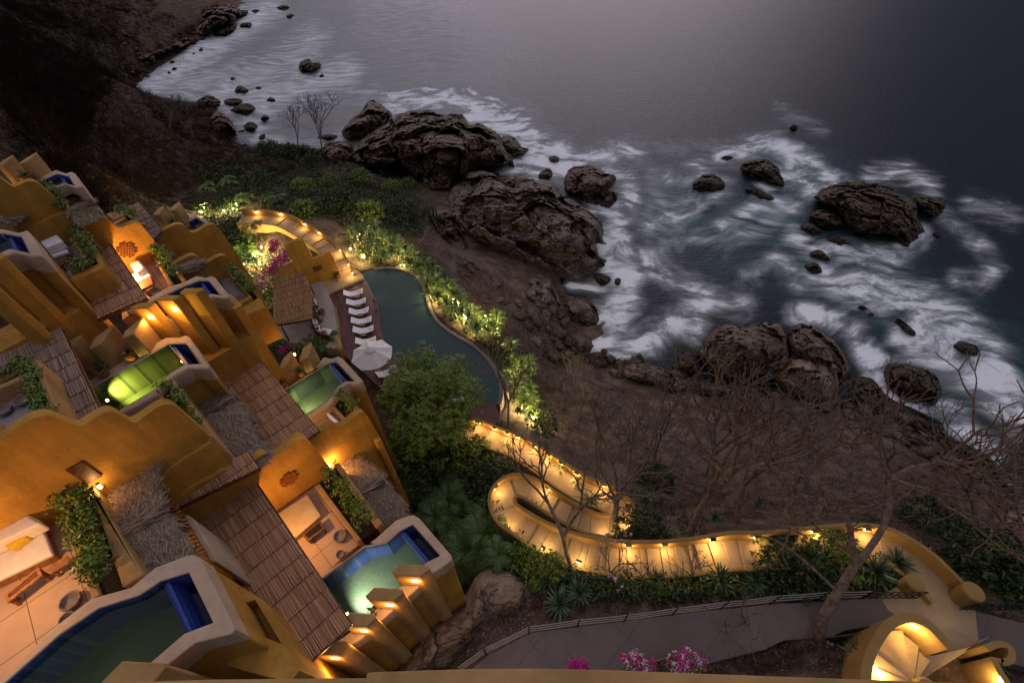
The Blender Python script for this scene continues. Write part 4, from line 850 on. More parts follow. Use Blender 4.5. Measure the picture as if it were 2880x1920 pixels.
def thatch_roof(label, r, outline, ridge, zr, ze, seedv=1, group='shaggy thatch roofs', dens=1.0, band=True):
    rnd = random.Random(seedv); A, B = P(r, *ridge[0], zr), P(r, *ridge[1], zr); d = (B - A); d.z = 0; dn = d.normalized(); nn = Vector((-dn.y, dn.x, 0))
    pl = T(r, outline, ze); c = sum(pl, Vector()) / len(pl); n = len(pl)
    t = thing('thatch_roof', label, 'thatch roof', (c.x, c.y, ze - .1), group)
    smax = [max((p - A).dot(nn) for p in pl), max(-(p - A).dot(nn) for p in pl)]
    def zat(p): s = (p - A).dot(nn); return zr - (zr - ze) * min(1, abs(s) / max(.2, smax[0] if s > 0 else smax[1]))
    def inside(p):
        k = False
        for i in range(n):
            a, b = pl[i], pl[(i + 1) % n]
            if (a.y > p.y) != (b.y > p.y) and p.x < (b.x - a.x) * (p.y - a.y) / (b.y - a.y) + a.x: k = not k
        return k
    # sloping underlay
    mb = MB(); q = offset_poly(pl, -.08); top = [Vector((p.x, p.y, zat(p) - .06)) for p in q]
    pa, pb = Vector((A.x, A.y, zr - .06)), Vector((B.x, B.y, zr - .06)); vs = top + [pa, pb]; fs = []
    for i in range(len(q)):
        j = (i + 1) % len(q); si, sj = (q[i] - A).dot(dn) > d.length / 2, (q[j] - A).dot(dn) > d.length / 2
        if si == sj: fs.append((i, j, n + (1 if si else 0)))
        else: fs.append((i, j, n + (1 if sj else 0), n + (1 if si else 0)))
    fs.append(tuple(range(n))); mb.add(vs, fs); mb.build('thatch_base', 'thatchbase', t, recalc=True)
    x0, x1 = min(p.x for p in pl), max(p.x for p in pl); y0, y1 = min(p.y for p in pl), max(p.y for p in pl); st = MB(); cnt = int((x1 - x0) * (y1 - y0) * 520 * dens); k = 0
    for _ in range(cnt * 3):
        if k >= cnt: break
        p = Vector((rnd.uniform(x0, x1), rnd.uniform(y0, y1), 0))
        if not inside(p): continue
        k += 1; sgn = 1 if (p - A).dot(nn) > 0 else -1
        dr = (nn * sgn + dn * rnd.gauss(0, .55)).normalized(); L = rnd.uniform(.18, .5); wd = rnd.uniform(.006, .016); e_ = p + dr * L
        z0, z1 = zat(p) + rnd.uniform(-.02, .06), zat(e_) + rnd.uniform(-.03, .05); sd = Vector((-dr.y, dr.x, 0)) * wd
        st.add([Vector((p.x, p.y, z0)) - sd, Vector((p.x, p.y, z0)) + sd, Vector((e_.x, e_.y, z1)) + sd * .4, Vector((e_.x, e_.y, z1)) - sd * .4], [(0, 1, 2, 3)])
    for i in range(n):                                   # ragged fringe
        a, b = pl[i], pl[(i + 1) % n]; m_ = int((b - a).length * 26)
        for _ in range(m_):
            p = a.lerp(b, rnd.random()); o_ = (p - c); o_.z = 0; o_.normalize(); dr = (o_ + dn * rnd.gauss(0, .5)).normalized(); p = p - dr * rnd.uniform(.05, .25); e_ = p + dr * rnd.uniform(.2, .42); wd = rnd.uniform(.005, .014); sd = Vector((-dr.y, dr.x, 0)) * wd
            st.add([Vector((p.x, p.y, zat(p) + .03)) - sd, Vector((p.x, p.y, zat(p) + .03)) + sd, Vector((e_.x, e_.y, zat(p) - rnd.uniform(.0, .15))) + sd * .3, Vector((e_.x, e_.y, zat(p) - rnd.uniform(0, .15))) - sd * .3], [(0, 1, 2, 3)])
    st.build('straw', 'thatch', t)
    if band:
        bd = MB()
        for _ in range(int(d.length * 60)):
            s = rnd.uniform(-.02, .72); o_ = rnd.gauss(0, .13); p = A + d * s + nn * o_; L = min(rnd.uniform(.4, .9), d.length * (1.02 - s)); tw = rnd.gauss(0, .22); e_ = p + (dn + nn * tw).normalized() * L; wd = rnd.uniform(.008, .02); sd = nn * wd; zz = zr + .09 - abs(o_) * .3
            bd.add([Vector((p.x, p.y, zz)) - sd, Vector((p.x, p.y, zz)) + sd, Vector((e_.x, e_.y, zz + rnd.uniform(-.06, .03))) + sd * .5, Vector((e_.x, e_.y, zz + rnd.uniform(-.06, .03))) - sd * .5], [(0, 1, 2, 3)])
        bd.build('ridge_bundle', 'thatch', t)
    return t
def daybed(label, r, seat, back, zf, h=.45, bh=.55, m='cushion', pillows=(), base='woodlight', group='daybeds on the terraces'):
    q = T(r, seat, zf + h); c = sum(q, Vector()) / len(q)
    t = thing('daybed', label, 'daybed', (c.x, c.y, zf), group)
    MB().prism(offset_poly(q, -.04), zf + h - .16, zf).build('bed_base', base, t, bevel=.02)
    MB().prism(q, zf + h, zf + h - .16).build('mattress', m, t, bevel=.05, seg=3)
    if back: MB().prism(T(r, back, zf + h + bh), zf + h + bh, zf + h + .005).build('back_cushion', m, t, bevel=.07, seg=3)
    for (pp_, pz, pm) in pillows:
        pq = T(r, pp_, zf + h + pz); MB().prism(pq, zf + h + pz, zf + h + .01).build('pillow', pm, t, bevel=.07, seg=4)
    return t
def low_table(label, r, top, zf, h=.42, m='wood', inset=None, group='low wooden tables on the terraces'):
    q = T(r, top, zf + h); c = sum(q, Vector()) / len(q)
    t = thing('low_table', label, 'table', (c.x, c.y, zf), group)
    MB().prism(q, zf + h, zf + h - .07).build('table_top', m, t, bevel=.012)
    if inset: MB().prism(offset_poly(q, -.09), zf + h + .006, zf + h - .02).build('top_panel', inset, t)
    for p in offset_poly(q, -.06): MB().box((p.x, p.y, zf + (h - .07) / 2), (.07, .07, h - .07), UA).build('leg', m, t)
    return t
def bowl(label, r, ctr, zf, rad, h=.28, group='round stone bowls on the terraces', m='stonebowl', fill=None):
    p = P(r, *ctr, zf + h); p.z = zf
    t = thing('stone_bowl', label, 'bowl', p, group)
    MB().lathe(p, [(0, 0), (rad * .72, 0), (rad * .95, h * .5), (rad, h * .93), (rad * .97, h), (rad * .86, h), (rad * .82, h * .9), (rad * .7, h * .45), (0, h * .38)], 40).build('bowl_body', m, t, smooth=True, recalc=True)
    if fill: MB().lathe((p.x, p.y, p.z + h * .7), [(0, .02), (rad * .5, .015), (rad * .78, 0)], 24).build('petals', fill, t)
    return t
SPK = {}
def spiky(nl, L, wd, droop, seedv, stem=.0, up=.55, name='leaf_rosette', m='spike'):
    rnd = random.Random(seedv); mb = MB()
    for k in range(nl):
        a = rnd.uniform(0, 2 * math.pi); el = rnd.uniform(-.15, 1.25) ** 1.0 * up + .15; l = L * rnd.uniform(.75, 1.1); d = Vector((math.cos(a) * math.cos(el), math.sin(a) * math.cos(el), math.sin(el))); s = Vector((-math.sin(a), math.cos(a), 0))
        pts = []
        for i in range(4):
            f = i / 3; pts.append(Vector((0, 0, stem)) + d * l * f + Vector((0, 0, -droop * l * f * f)))
        ws = [wd * .7, wd, wd * .75, .002]
        vs = []
        for p, w_ in zip(pts, ws): vs += [p - s * w_, p + s * w_]
        mb.add(vs, [(0, 1, 3, 2), (2, 3, 5, 4), (4, 5, 7, 6)])
    return mb
def pot_plant(label, r, ctr, zf, rad=.24, h=.42, group='potted agaves beside the pools', leafL=.55):
    p = P(r, *ctr, zf + h); p.z = zf
    t = thing('potted_agave', label, 'pot plant', p, group)
    MB().lathe(p, [(0, 0), (rad * .75, 0), (rad, h * .9), (rad * 1.08, h), (rad * .9, h), (rad * .86, h * .88), (0, h * .86)], 24).build('pot', 'terracotta', t, smooth=True, recalc=True)
    mb = spiky(22, leafL, .035, .25, label, 0, .9); mb.v = [(a + p.x, b + p.y, c + p.z + h * .85) for a, b, c in mb.v]
    mb.build('agave_leaves', 'yucca', t)
    return t
def ornament(label, r, ctr, anchor, za, rad, group='lattices of clay tubes on the walls'):
    c = VP(r, *ctr, P(*anchor, za)) + V2 * .03
    t = thing('clay_lattice', label, 'wall ornament', c - Vector((0, 0, rad)), group)
    mb = MB(); dk = MB(); s = rad / 5.2
    for i in range(-6, 7):
        for j in range(-6, 7):
            x, y = (i + (j % 2) * .5) * s * 1.9, j * s * 1.65
            if x * x / 1.1 + y * y > (rad * .98) ** 2: continue
            q = c + U2 * x + Vector((0, 0, y)); n = 8; vs = []
            for dep, rr in ((.0, .92), (.09, .92), (.09, .62), (.01, .62)):
                for k in range(n): vs.append(q + V2 * dep + (U2 * math.cos(6.2832 * k / n) + Vector((0, 0, 1)) * math.sin(6.2832 * k / n)) * s * rr)
            fs = []
            for a in range(3):
                for k in range(n): fs.append((a * n + k, a * n + (k + 1) % n, (a + 1) * n + (k + 1) % n, (a + 1) * n + k))
            mb.add(vs, fs); dk.add([q + V2 * .008 + (U2 * math.cos(6.2832 * k / n) + Vector((0, 0, 1)) * math.sin(6.2832 * k / n)) * s * .62 for k in range(n)], [tuple(range(n))])
    mb.build('clay_tubes', 'terracotta', t, recalc=True); dk.build('tube_hollows', 'soil', t)
    return t

# --- villa A: the near one at the lower left
ZA = 29.3
plunge_pool('largest plunge pool at the lower left corner, green water under a jogged pale rim', 5, [(-900,2750),(-500,2020),(0,1545),(395,1163),(650,966),(930,888),(1105,745),(1330,660),(1375,655),(1420,675),(1650,1130),(1674,1185),(1650,1218),(1560,1240),(1385,1285),(1215,1420),(700,1890),(-300,2900)],
    [(-850,2640),(-450,2040),(20,1578),(420,1225),(700,1035),(985,945),(1140,842),(1340,780),(1515,1137),(1310,1215),(1080,1412),(560,1880),(-350,2750)], [(1140,842),(1310,1215)], ZA, 23, lamp_at=(760,1790), lamp_to=(600,1500), watts=14, col=(.95, 1, .35))
slab('terrace_floor', '', '', 5, [(-900,560),(0,475),(430,322),(505,560),(700,1000),(0,1620),(-500,2080),(-1100,2300)], 28.6, 27.2, 'floor', 0, kind='structure')
wave_wall('tall wavy ochre wall behind the daybed at the lower left, cresting at the frame edge', 3, (5, 585, 150), 29.2, [(-1100,2100),(-600,1560),(-260,1395),(0,1320),(60,1283),(110,1258),(180,1265),(300,1330),(480,1445),(650,1565),(757,1650)], 26.0)
planter('broad planter of bushy shrubs beside the yellow-cushioned daybed', 5, [[(430,305),(480,283),(715,940),(650,968)], [(560,120),(600,112),(650,150),(1020,795),(870,888),(640,190)]], [(480,285),(640,170),(872,888),(715,942)], [[(500,270),(560,420),(640,600),(700,730),(780,900)], [(610,220),(690,420),(770,640),(840,850)]], 29.2, 26.5, .75, .7, flowers=10, dens=1.2)
thatch_roof('nearest thatch roof, beside the shrubs of the lower left villa', 24, [(430,455),(560,340),(780,190),(1020,70),(1110,25),(1160,90),(1150,210),(1240,590),(1350,720),(1500,980),(1640,1260),(1790,1470),(1500,1650),(800,1650),(640,1250),(560,1050),(480,720)], [(560,1130),(1330,700)], 29.0, 28.5, 3)
daybed('big daybed with a yellow cushion at the lower left terrace', 5, [(-420,760),(290,440),(372,650),(-380,1010)], [(-420,690),(-10,478),(195,365),(285,430),(-400,760)], 28.6, .45, .5, 'cream', [([(-20,565),(105,455),(190,520),(65,615)], .30, 'yellow')])
low_table('wooden bench table with a dark top in front of the yellow-cushioned daybed', 5, [(20,945),(275,735),(300,800),(45,1000)], 28.6, .45, 'woodlight', 'wood')
low_table('pale wooden stool at the end of the big lower left daybed', 5, [(303,768),(470,660),(520,690),(355,792)], 28.6, .38, 'woodlight')
bowl('wide stone bowl by the rim of the largest plunge pool', 5, (490,980), 28.6, .27, .22)
bowl('smaller stone bowl half hidden by the rim of the largest plunge pool', 5, (470,1110), 28.6, .2, .2)
ornament('clay lattice at the left frame edge above the big daybed', 5, (20,310), (5,585,150), 29.2, .34)
fin('pale slanting top of a fin wall at the bottom edge by the largest pool', 5, [(715,1562),(870,1408),(1160,1425),(1180,1450),(1085,1570),(900,1640),(720,1640)], 30.4, 24, 'fin')
# lower parapet box between pool A and the reed roof of villa C
def parapet_box():
    z = 27.0; t = thing('stair_box', 'walled stair recess between the largest pool and the wide reed roof', 'parapet', P(5, 1800, 1150, 22))
    pa = MB()
    for q in ([(1480,740),(1590,800),(1700,1010),(1640,1080),(1430,1200)], [(1590,800),(1825,950),(1815,975),(1700,1010)], [(1825,950),(2130,1478),(2062,1560),(2005,1290),(1815,975)], [(1700,1010),(1880,1240),(2005,1290),(2062,1560),(1560,1430),(1430,1200),(1640,1080)]):
        pa.prism(T(5, q, z), z, z - .8)
    pa.build('parapet', 'ochre', t)
    MB().prism(T(5, [(1470,760),(1590,803),(1822,953),(2126,1476),(2060,1556),(1560,1426),(1436,1195)], z), z - .62, 20).build('box_wall', 'ochre', t)
    MB().prism(T(5, [(1715,1040),(1770,1070),(1850,1170),(1875,1235),(1845,1215),(1800,1130),(1720,1060)], z - .3), z - .3, z - .7).build('curved_step', 'beige', t, bevel=.02)
parapet_box()
tag(MB().prism(T(24, [(1540,830),(1600,815),(1720,900),(2090,1568),(1960,1568),(1640,1010)], 27.3), 27.3, 22).build('straight_ledge', 'beige', bevel=.05, seg=3), 'pale straight ledge between the nearest thatch and the wide reed roof', 'wall')
t = thing('roof_tiles', 'row of orange clay tile ends along the edge of the nearest thatch', 'roof tiles', P(24, 1500, 900, 27.8))
rt = MB()
for k in range(13):
    f = k / 12; a = P(24, 1370 + 440 * f, 760 + 700 * f, 27.9); rt.tube([a, a + U2 * .1 + Vector((0, 0, -.03)), a + U2 * .17 + Vector((0, 0, -.06))], [.03, .04, .048], 8)
rt.build('tile_row', 'terracotta', t, smooth=True)

# --- villa B: pool in the middle left
ZB = 28.3
plunge_pool('middle left plunge pool with the bright yellow underwater beam', 3, [(600,850),(800,690),(1380,360),(1440,330),(1520,285),(1650,285),(1700,262),(1735,275),(1922,545),(1915,578),(1860,577),(1730,570),(1580,655),(1530,740),(1480,800),(1040,1030),(700,1200)],
    [(650,870),(845,748),(1550,345),(1705,343),(1830,525),(1690,535),(1580,600),(1480,690),(1440,745),(1050,975),(760,1130)], [(1550,345),(1690,535)], ZB, 22, side='pooltile', lamp_at=(985,868), lamp_to=(1420,620), watts=900, col=(1, .86, .22))
slab('terrace_floor', '', '', 3, [(1000,1090),(1450,820),(1560,960),(1250,1240)], 27.6, 26.5, 'floorgrey', 0, kind='structure')
bowl('stone bowl peeping over the long wavy wall', 3, (1335,1005), 27.6, .27, .25)
planter('planter of shrubs at the seaward end of the long wavy wall', 3, [[(1440,815),(1475,800),(1560,930),(1530,960)], [(1560,690),(1600,678),(1955,1190),(1905,1240),(1870,1200)]], [(1475,800),(1590,690),(1900,1225),(1780,1150)], [[(1520,760),(1620,800),(1740,960),(1880,1190)]], 28.2, 25.5, .62, .55, flowers=10)
wave_wall('longest wavy ochre wall, three crests across the left of the photo', 3, (3, 1900, 1230), 28.2, [(-1500,2000),(-700,1640),(-200,1330),(0,1230),(200,1095),(330,1030),(450,1010),(540,1040),(600,1090),(680,1120),(750,1105),(930,995),(1020,972),(1090,1000),(1190,1065),(1260,1060),(1460,925),(1560,905),(1630,940),(1760,1080),(1900,1240)], 22)
tag(upright([VP(3, a, b, P(3, 1945, 1250, 28.1)) for a, b in [(1400,1610),(1480,1560),(1700,1405),(1945,1250),(2090,1415)]], 21, .5).build('lower_wall', 'ochre', bevel=.09, seg=3, recalc=True), 'plain ochre lower storey under the longest wavy wall', 'wall')
for i, (lb, pts) in enumerate([('nearest-to-sea fin of three beside the yellow-lit pool', [(1118,290),(1145,230),(1300,100),(1318,108),(1225,255),(1130,300)]), ('middle fin of three between the two potted agaves', [(815,390),(860,300),(1030,170),(1045,182),(925,348),(830,398)]), ('fin of three next to the reed roof by the yellow-lit pool', [(600,330),(640,316),(735,262),(752,275),(690,370),(600,420)])]):
    fin(lb, 3, pts, 29.5, 28.0, 'fin')
pot_plant('potted agave nearest the reed roof by the yellow-lit pool', 3, (905,580), 28.3, .23, .42)
pot_plant('potted agave between the two seaward fins of the yellow-lit pool', 3, (1165,430), 28.3, .23, .42)
reed_roof('pale reed roof at the left edge beside the yellow-lit pool', 3, [(-300,590),(0,457),(560,203),(932,985),(700,1118),(200,1330),(-300,1500)], 30.4, 'reedpale')
thatch_roof('thatch roof between the longest wavy wall and the middle reed roof', 3, [(1725,830),(1850,740),(2000,675),(2080,760),(2145,860),(2310,1030),(2345,1160),(2480,1350),(2420,1430),(2230,1480),(2100,1400),(1960,1160),(1880,1040)], [(1850,1010),(2140,850)], 26.5, 25.9, 5)
lamp_t = thing('wall_sconce', 'small bright wall sconce under the longest wavy wall', 'wall lamp', VP(5, 715, 165, P(3, 1900, 1230, 28.2)) + V2 * .1)
q = wloc(lamp_t); MB().lathe(q, [(0, 0), (.05, .01), (.06, .12), (.05, .15), (0, .15)], 14).build('lamp_shade', 'lampo', lamp_t, smooth=True); MB().box(q + Vector((0, 0, .1)) - V2 * .07, (.08, .1, .2), UA).build('bracket', 'iron', lamp_t)
lamp(q + V2 * .22 + Vector((0, 0, .3)), 18, (1, .55, .18), .06, lamp_t)
q = VP(5, 600, 70, P(3, 1900, 1230, 28.2)); tag(MB().box(q + V2 * .03, (.42, .06, .95), UA).build('door', 'wood'), 'dark wooden door beside the small bright wall sconce', 'door')
reed_roof('dim red reed roof in the gap behind the nearest thatch', 5, [(1130,300),(1560,20),(1760,-70),(1840,40),(1240,330)], 26.5, 'reed')

# --- villa J: terrace at the left edge
slab('terrace_floor', '', '', 23, [(-900,1500),(0,1130),(400,890),(630,1500),(700,1800),(-200,2300)], 31.0, 30.7, 'floorgrey', 0, kind='structure')
planter('corner planter of shrubs at the left edge above the pale reed roof', 23, [[(-400,1250),(0,1010),(395,828),(470,870),(640,1500),(700,1640),(600,1640),(385,905),(0,1070),(-400,1310)], [(500,640),(570,608),(620,640),(650,770),(960,1568),(1010,1700),(900,1700),(830,1500),(540,790)], [(-400,1080),(0,880),(300,720),(500,640),(520,690),(300,790),(0,950),(-400,1150)]],
    [(-400,1180),(0,960),(500,670),(840,1560),(900,1700),(660,1640),(430,850)], [[(-350,1120),(0,950),(250,830),(430,740)], [(480,700),(560,860),(570,1050),(680,1300),(830,1560)]], 31.55, 30.45, .5, .5, flowers=8, dens=1.35)
bowl('oval-looking stone bowl on the grey terrace at the left edge', 23, (335,1235), 31.0, .25, .2)
bowl('stone bowl nearest the left frame edge on the grey terrace', 23, (30,1400), 31.0, .23, .2)
low_table('reddish wooden chair back at the left edge of the grey terrace', 3, [(-60,1090),(20,1080),(90,1165),(10,1200)], 31.0, .5, 'woodlight')

# --- villa C: lit terrace with the four lamp fins
ZC = 23.0
plunge_pool('plunge pool with a white underwater beam behind the four lamp fins', 6, [(250,1000),(490,805),(830,585),(900,540),(1045,410),(1140,375),(1175,373),(1212,395),(1437,655),(1447,690),(1420,715),(1310,788),(1190,900),(800,1250),(560,1400)],
    [(330,1010),(510,835),(820,602),(980,570),(1075,485),(1165,440),(1360,660),(1265,707),(1060,890),(740,1190),(540,1330)], [(1075,485),(1265,707)], ZC, 13.0, floor='tealtile', lamp_at=(700,1075), lamp_to=(905,860), watts=560, col=(1, .97, .78))
slab('terrace_floor', '', '', 6, [(0,420),(190,350),(500,150),(810,560),(500,815),(250,1000)], 22.2, 20, 'floor', 0, kind='structure')
wave_wall('wavy ochre wall with the clay lattice at the centre, above the lit terrace', 4, (4, 1020, 1285), 22.8, [(-900,2150),(-500,1740),(-200,1480),(0,1375),(60,1330),(120,1305),(200,1320),(270,1310),(430,1185),(490,1160),(560,1175),(640,1140),(720,1090),(790,1040),(840,1025),(880,1045),(940,1140),(1030,1300)], 20)
reed_roof('widest reed roof at the bottom, in front of the lit terrace', 6, [(45,138),(725,1150),(358,1482),(-370,412)], 24.8, 'reed', group='reed shade roofs of the villas')
planter('planter of shrubs along the lit terrace behind the lamp fins', 6, [[(480,190),(520,170),(800,545),(768,562)], [(600,10),(640,0),(950,430),(905,470)]], [(515,165),(610,10),(915,465),(800,548)], [[(570,70),(650,180),(740,300),(860,470)]], 22.7, 19, 1.0, .7, flowers=12, dens=1.1)
daybed('cream plaster couch on the lit terrace behind the widest reed roof', 6, [(150,395),(415,222),(512,375),(250,600)], None, 22.2, .42, .0, 'couchplaster', base='couchplaster')
low_table('dark wooden tray table before the cream plaster couch', 6, [(375,512),(505,410),(542,468),(418,560)], 22.2, .42, 'wood', 'soil')
bowl('round stone bowl on the lit terrace near the planter', 6, (645,520), 22.2, .28, .22)
bowl('small stone bowl at the rim of the white-lit pool', 6, (648,650), 22.2, .18, .18)
ornament('clay lattice on the orange-lit wall at the centre', 4, (690,1385), (4,1020,1285), 22.8, .36)
for lb, pts in [('lamp fin nearest the seaward end of the white-lit pool', [(1012,775),(1080,718),(1262,728),(1290,755),(1215,812),(1038,804)]), ('lamp fin with the agave at its foot, second from the sea end', [(825,950),(890,885),(1085,898),(1102,918),(1030,985),(850,976)]), ('lamp fin third from the sea end of the white-lit pool', [(655,1120),(720,1062),(890,1078),(908,1100),(835,1170),(680,1165)]), ('lamp fin lowest of four, under the corner of the widest reed roof', [(440,1345),(520,1262),(690,1266),(705,1285),(625,1368),(470,1368)])]:
    fin(lb, 6, pts, 24.25, 13.0, 'fin', group='lamp fins beside the white-lit pool', light=((5, 4), .72, .55), watts=34)
pot_plant('small potted agave between two lamp fins', 6, (905,1050), 22.6, .2, .38, leafL=.42)
thatch_roof('thatch roof beyond the planter of the lit terrace, above dark palms', 6, [(620,50),(720,-20),(790,-5),(860,40),(960,140),(1090,270),(1125,375),(1030,405),(940,445),(870,330),(760,200),(680,120)], [(800,225),(965,135)], 21.9, 21.2, 7)
tag(MB().tube([P(6, 1100, 280, 21.3), P(6, 1130, 365, 19.0)], .06, 8).build('roof_post', 'wood'), 'wooden post end at the corner of the thatch above dark palms', 'post')

# --- villa D: pool facing the sun deck
ZD = 22.3
plunge_pool('plunge pool with milky green water facing the loungers', 4, [(520,590),(660,560),(890,420),(965,330),(1010,270),(1085,285),(1145,262),(1180,278),(1368,480),(1375,500),(1330,520),(1230,515),(1170,560),(1090,680),(1040,730),(860,835),(680,930)],
    [(560,630),(660,577),(1060,325),(1130,317),(1290,490),(1210,492),(1140,545),(1080,625),(1040,675),(835,805),(690,880)], [(1060,325),(1205,495)], ZD, 12.0, side='pooltile', lamp_at=(775,775), lamp_to=(930,600), watts=420, col=(1, .95, .62))
slab('terrace_floor', '', '', 4, [(820,880),(1060,720),(1230,860),(1000,1020)], 21.5, 19, 'floor', 0, kind='structure')
planter('planter of shrubs beside the milky green pool', 4, [[(1065,720),(1100,705),(1235,850),(1200,872)], [(1150,600),(1190,590),(1400,800),(1350,830)]], [(1100,710),(1160,610),(1350,800),(1230,850)], [[(1140,640),(1230,700),(1330,790)]], 21.9, 17, .9, .7)
daybed('two grey loungers folded together on the small terrace by the milky green pool', 4, [(1020,780),(1045,768),(1165,880),(1130,905)], None, 21.5, .3, .0, 'cushion')
wave_wall('wavy ochre wall below the milky green pool, ending above dark trees', 4, (4, 1500, 985), 21.5, [(300,1330),(545,1172),(660,1090),(780,1012),(830,1003),(880,1020),(930,1005),(1000,950),(1060,905),(1110,890),(1160,910),(1240,870),(1340,790),(1390,785),(1425,830),(1470,920),(1505,1000)], 15)
tag(MB().prism(T(4, [(1440,1000),(1500,975),(1545,1030),(1490,1060)], 21.3), 21.3, 13).build('wall_buttress', 'ochre', bevel=.08, seg=3), 'stubby buttress at the end of the wavy wall above dark trees', 'buttress')
reed_roof('red-brown reed roof in the middle between two thatch roofs and the green pool', 4, [(90,457),(415,285),(965,950),(860,1030),(545,1168)], 24.7, 'reed')
for lb, pts in [('fin nearest the sun deck at the milky green pool', [(783,305),(820,192),(893,138),(912,158),(868,278),(805,312)]), ('middle fin with orange-lit side at the milky green pool', [(597,382),(640,285),(712,214),(728,232),(682,335),(612,393)]), ('fin half hidden by the red-brown reed roof at the green pool', [(440,345),(465,325),(528,292),(545,310),(510,400),(470,440)])]:
    fin(lb, 4, pts, 23.4, 20, 'fin', watts=6)
for a, b in (((600,440),(1,)), ((745,350),(1,))):
    pass
pot_plant('yellow pot with an agave between the two seaward fins of the green pool', 4, (788,400), 22.3, .22, .4)
pot_plant('agave pot beside the red-brown reed roof at the green pool', 4, (625,500), 22.3, .2, .38)

# --- villa G: upper middle with the lit pillars
ZG = 28.8
plunge_pool('plunge pool behind the two lit pillars, upper middle of the villas', 22, [(60,560),(265,440),(680,215),(860,165),(1040,72),(1180,100),(1240,72),(1290,88),(1500,350),(1485,375),(1420,385),(1250,365),(1150,430),(900,570),(500,760)],
    [(240,540),(620,335),(850,225),(1065,140),(1210,140),(1365,335),(1240,315),(1190,345),(900,490),(480,690)], [(1065,140),(1200,335)], ZG, 22.5)
slab('terrace_floor', '', '', 27, [(-300,1060),(90,960),(300,880),(600,1350),(250,1568),(-200,1900)], 28.2, 27.4, 'floor', 0, kind='structure')
wave_wall('upper wavy ochre wall with three crests and a round clay lattice', 1, (1, 1460, 990), 28.7, [(-300,1130),(0,945),(270,790),(420,720),(560,655),(620,650),(670,690),(740,735),(800,735),(860,710),(910,692),(960,692),(1010,725),(1060,775),(1110,785),(1160,765),(1210,745),(1260,742),(1310,770),(1400,900),(1460,995)], 27)
reed_roof('reed roof in front of the orange-lit terrace, upper left', 21, [(1500,375),(1690,305),(2305,1228),(1540,1548),(1360,1150),(1480,900)], 29.9, 'reed')
daybed('white daybed with a pillow on the orange-lit upper terrace', 27, [(-120,1210),(140,1078),(248,1200),(0,1330),(-150,1400)], [(-100,1010),(60,952),(150,1075),(0,1150)], 28.2, .45, .35, 'cushion', [([(0,1040),(40,1010),(110,1080),(20,1135)], .22, 'cream')])
low_table('wooden bench before the white daybed on the orange-lit terrace', 27, [(20,1345),(235,1215),(285,1330),(100,1425)], 28.2, .42, 'woodlight')
bowl('stone bowl on the orange-lit upper terrace', 27, (310,1440), 28.2, .24, .2)
planter('planter of dense shrubs beside the white daybed on the orange-lit terrace', 27, [[(285,925),(325,900),(605,1330),(545,1370)], [(400,810),(440,800),(800,1270),(745,1310)]], [(320,905),(410,820),(760,1300),(605,1330)], [[(400,860),(500,1000),(620,1160),(760,1290)]], 28.7, 26.8, .8, .7, flowers=8, dens=1.2)
thatch_roof('thatch roof just above the orange-lit villa pool', 27, [(645,1080),(760,1020),(905,948),(1020,1010),(1110,1100),(1180,1200),(1090,1235),(960,1210),(830,1260),(700,1150)], [(700,1150),(1080,1030)], 28.0, 27.3, 9)
ornament('clay lattice on the bright orange wall of the upper terrace', 21, (1990,460), (1,1460,990), 28.7, .36)
for lb, pts, lt in [('broad pillar fin without a lamp in front of the upper middle pool', [(800,312),(880,245),(1122,238),(1150,262),(1022,318),(835,322)], None), ('pillar fin with a bright lamp, right one of two above the yellow-lit pool', [(468,408),(625,338),(828,340),(715,416),(500,414)], ((4, 3), .75, .5)), ('pillar fin with a bright lamp, left one of two above the yellow-lit pool', [(108,512),(265,440),(478,440),(372,522),(135,524)], ((4, 3), .8, .5))]:
    fin(lb, 22, pts, 29.9, 24.5, 'ochre', group='pillar fins in front of the upper middle pool', light=lt, watts=36)
_f = T(22, [(1225,1242),(1410,1140),(1560,1060),(1640,997),(1790,912),(1905,848)], 26.4); _d = (_f[-1] - _f[0]).normalized(); _b = Vector((-_d.y, _d.x, 0))
_a, _e = _f[0] - _d * 3.2, _f[-1] - _d * .02
tag(MB().prism([_a, _e, _e + _b * 1.6, _a + _b * 1.6], 26.4, 22.5).build('storey_wall', 'ochre', bevel=.04, seg=2), 'plain ochre base storey under the slots of the upper middle villa', 'wall')
# the panel beside the slots
tag(MB().prism([_f[4] - _d * .0, _e, _e + _b * 1.2, _f[4] + _b * 1.2], 28.25, 26.38).build('corner_wall', 'ochre', bevel=.03, seg=2), 'ochre corner panel beside the dark slots of the upper middle villa', 'wall')
# --- small terrace right of it
slab('terrace_floor', '', '', 27, [(1330,1255),(1470,1190),(1785,1530),(1700,1640),(1500,1560)], 25.4, 24, 'floorgrey', 0, kind='structure')
planter('parapet planter of lit shrubs on the small grey terrace above the lounge', 27, [[(1445,1150),(1475,1130),(1838,1540),(1795,1572),(1640,1660),(1600,1620),(1770,1530)]], [(1480,1135),(1540,1090),(1900,1500),(1840,1540)], [[(1540,1120),(1640,1230),(1760,1370),(1880,1510)]], 25.9, 23, .8, .55, flowers=14, dens=1.2, lipm='ochre')
tag(MB().prism(T(22, [(1630,530),(1890,375),(1925,400),(1960,470),(2000,497),(1680,640)], 25.7), 25.7, 23.2).build('terrace_wall', 'ochre', bevel=.05, seg=2), 'ochre box end of the small grey terrace over the garden', 'wall')
bowl('stone bowl of red petals on the small grey terrace', 22, (1625,385), 25.4, .22, .25, fill='magenta')
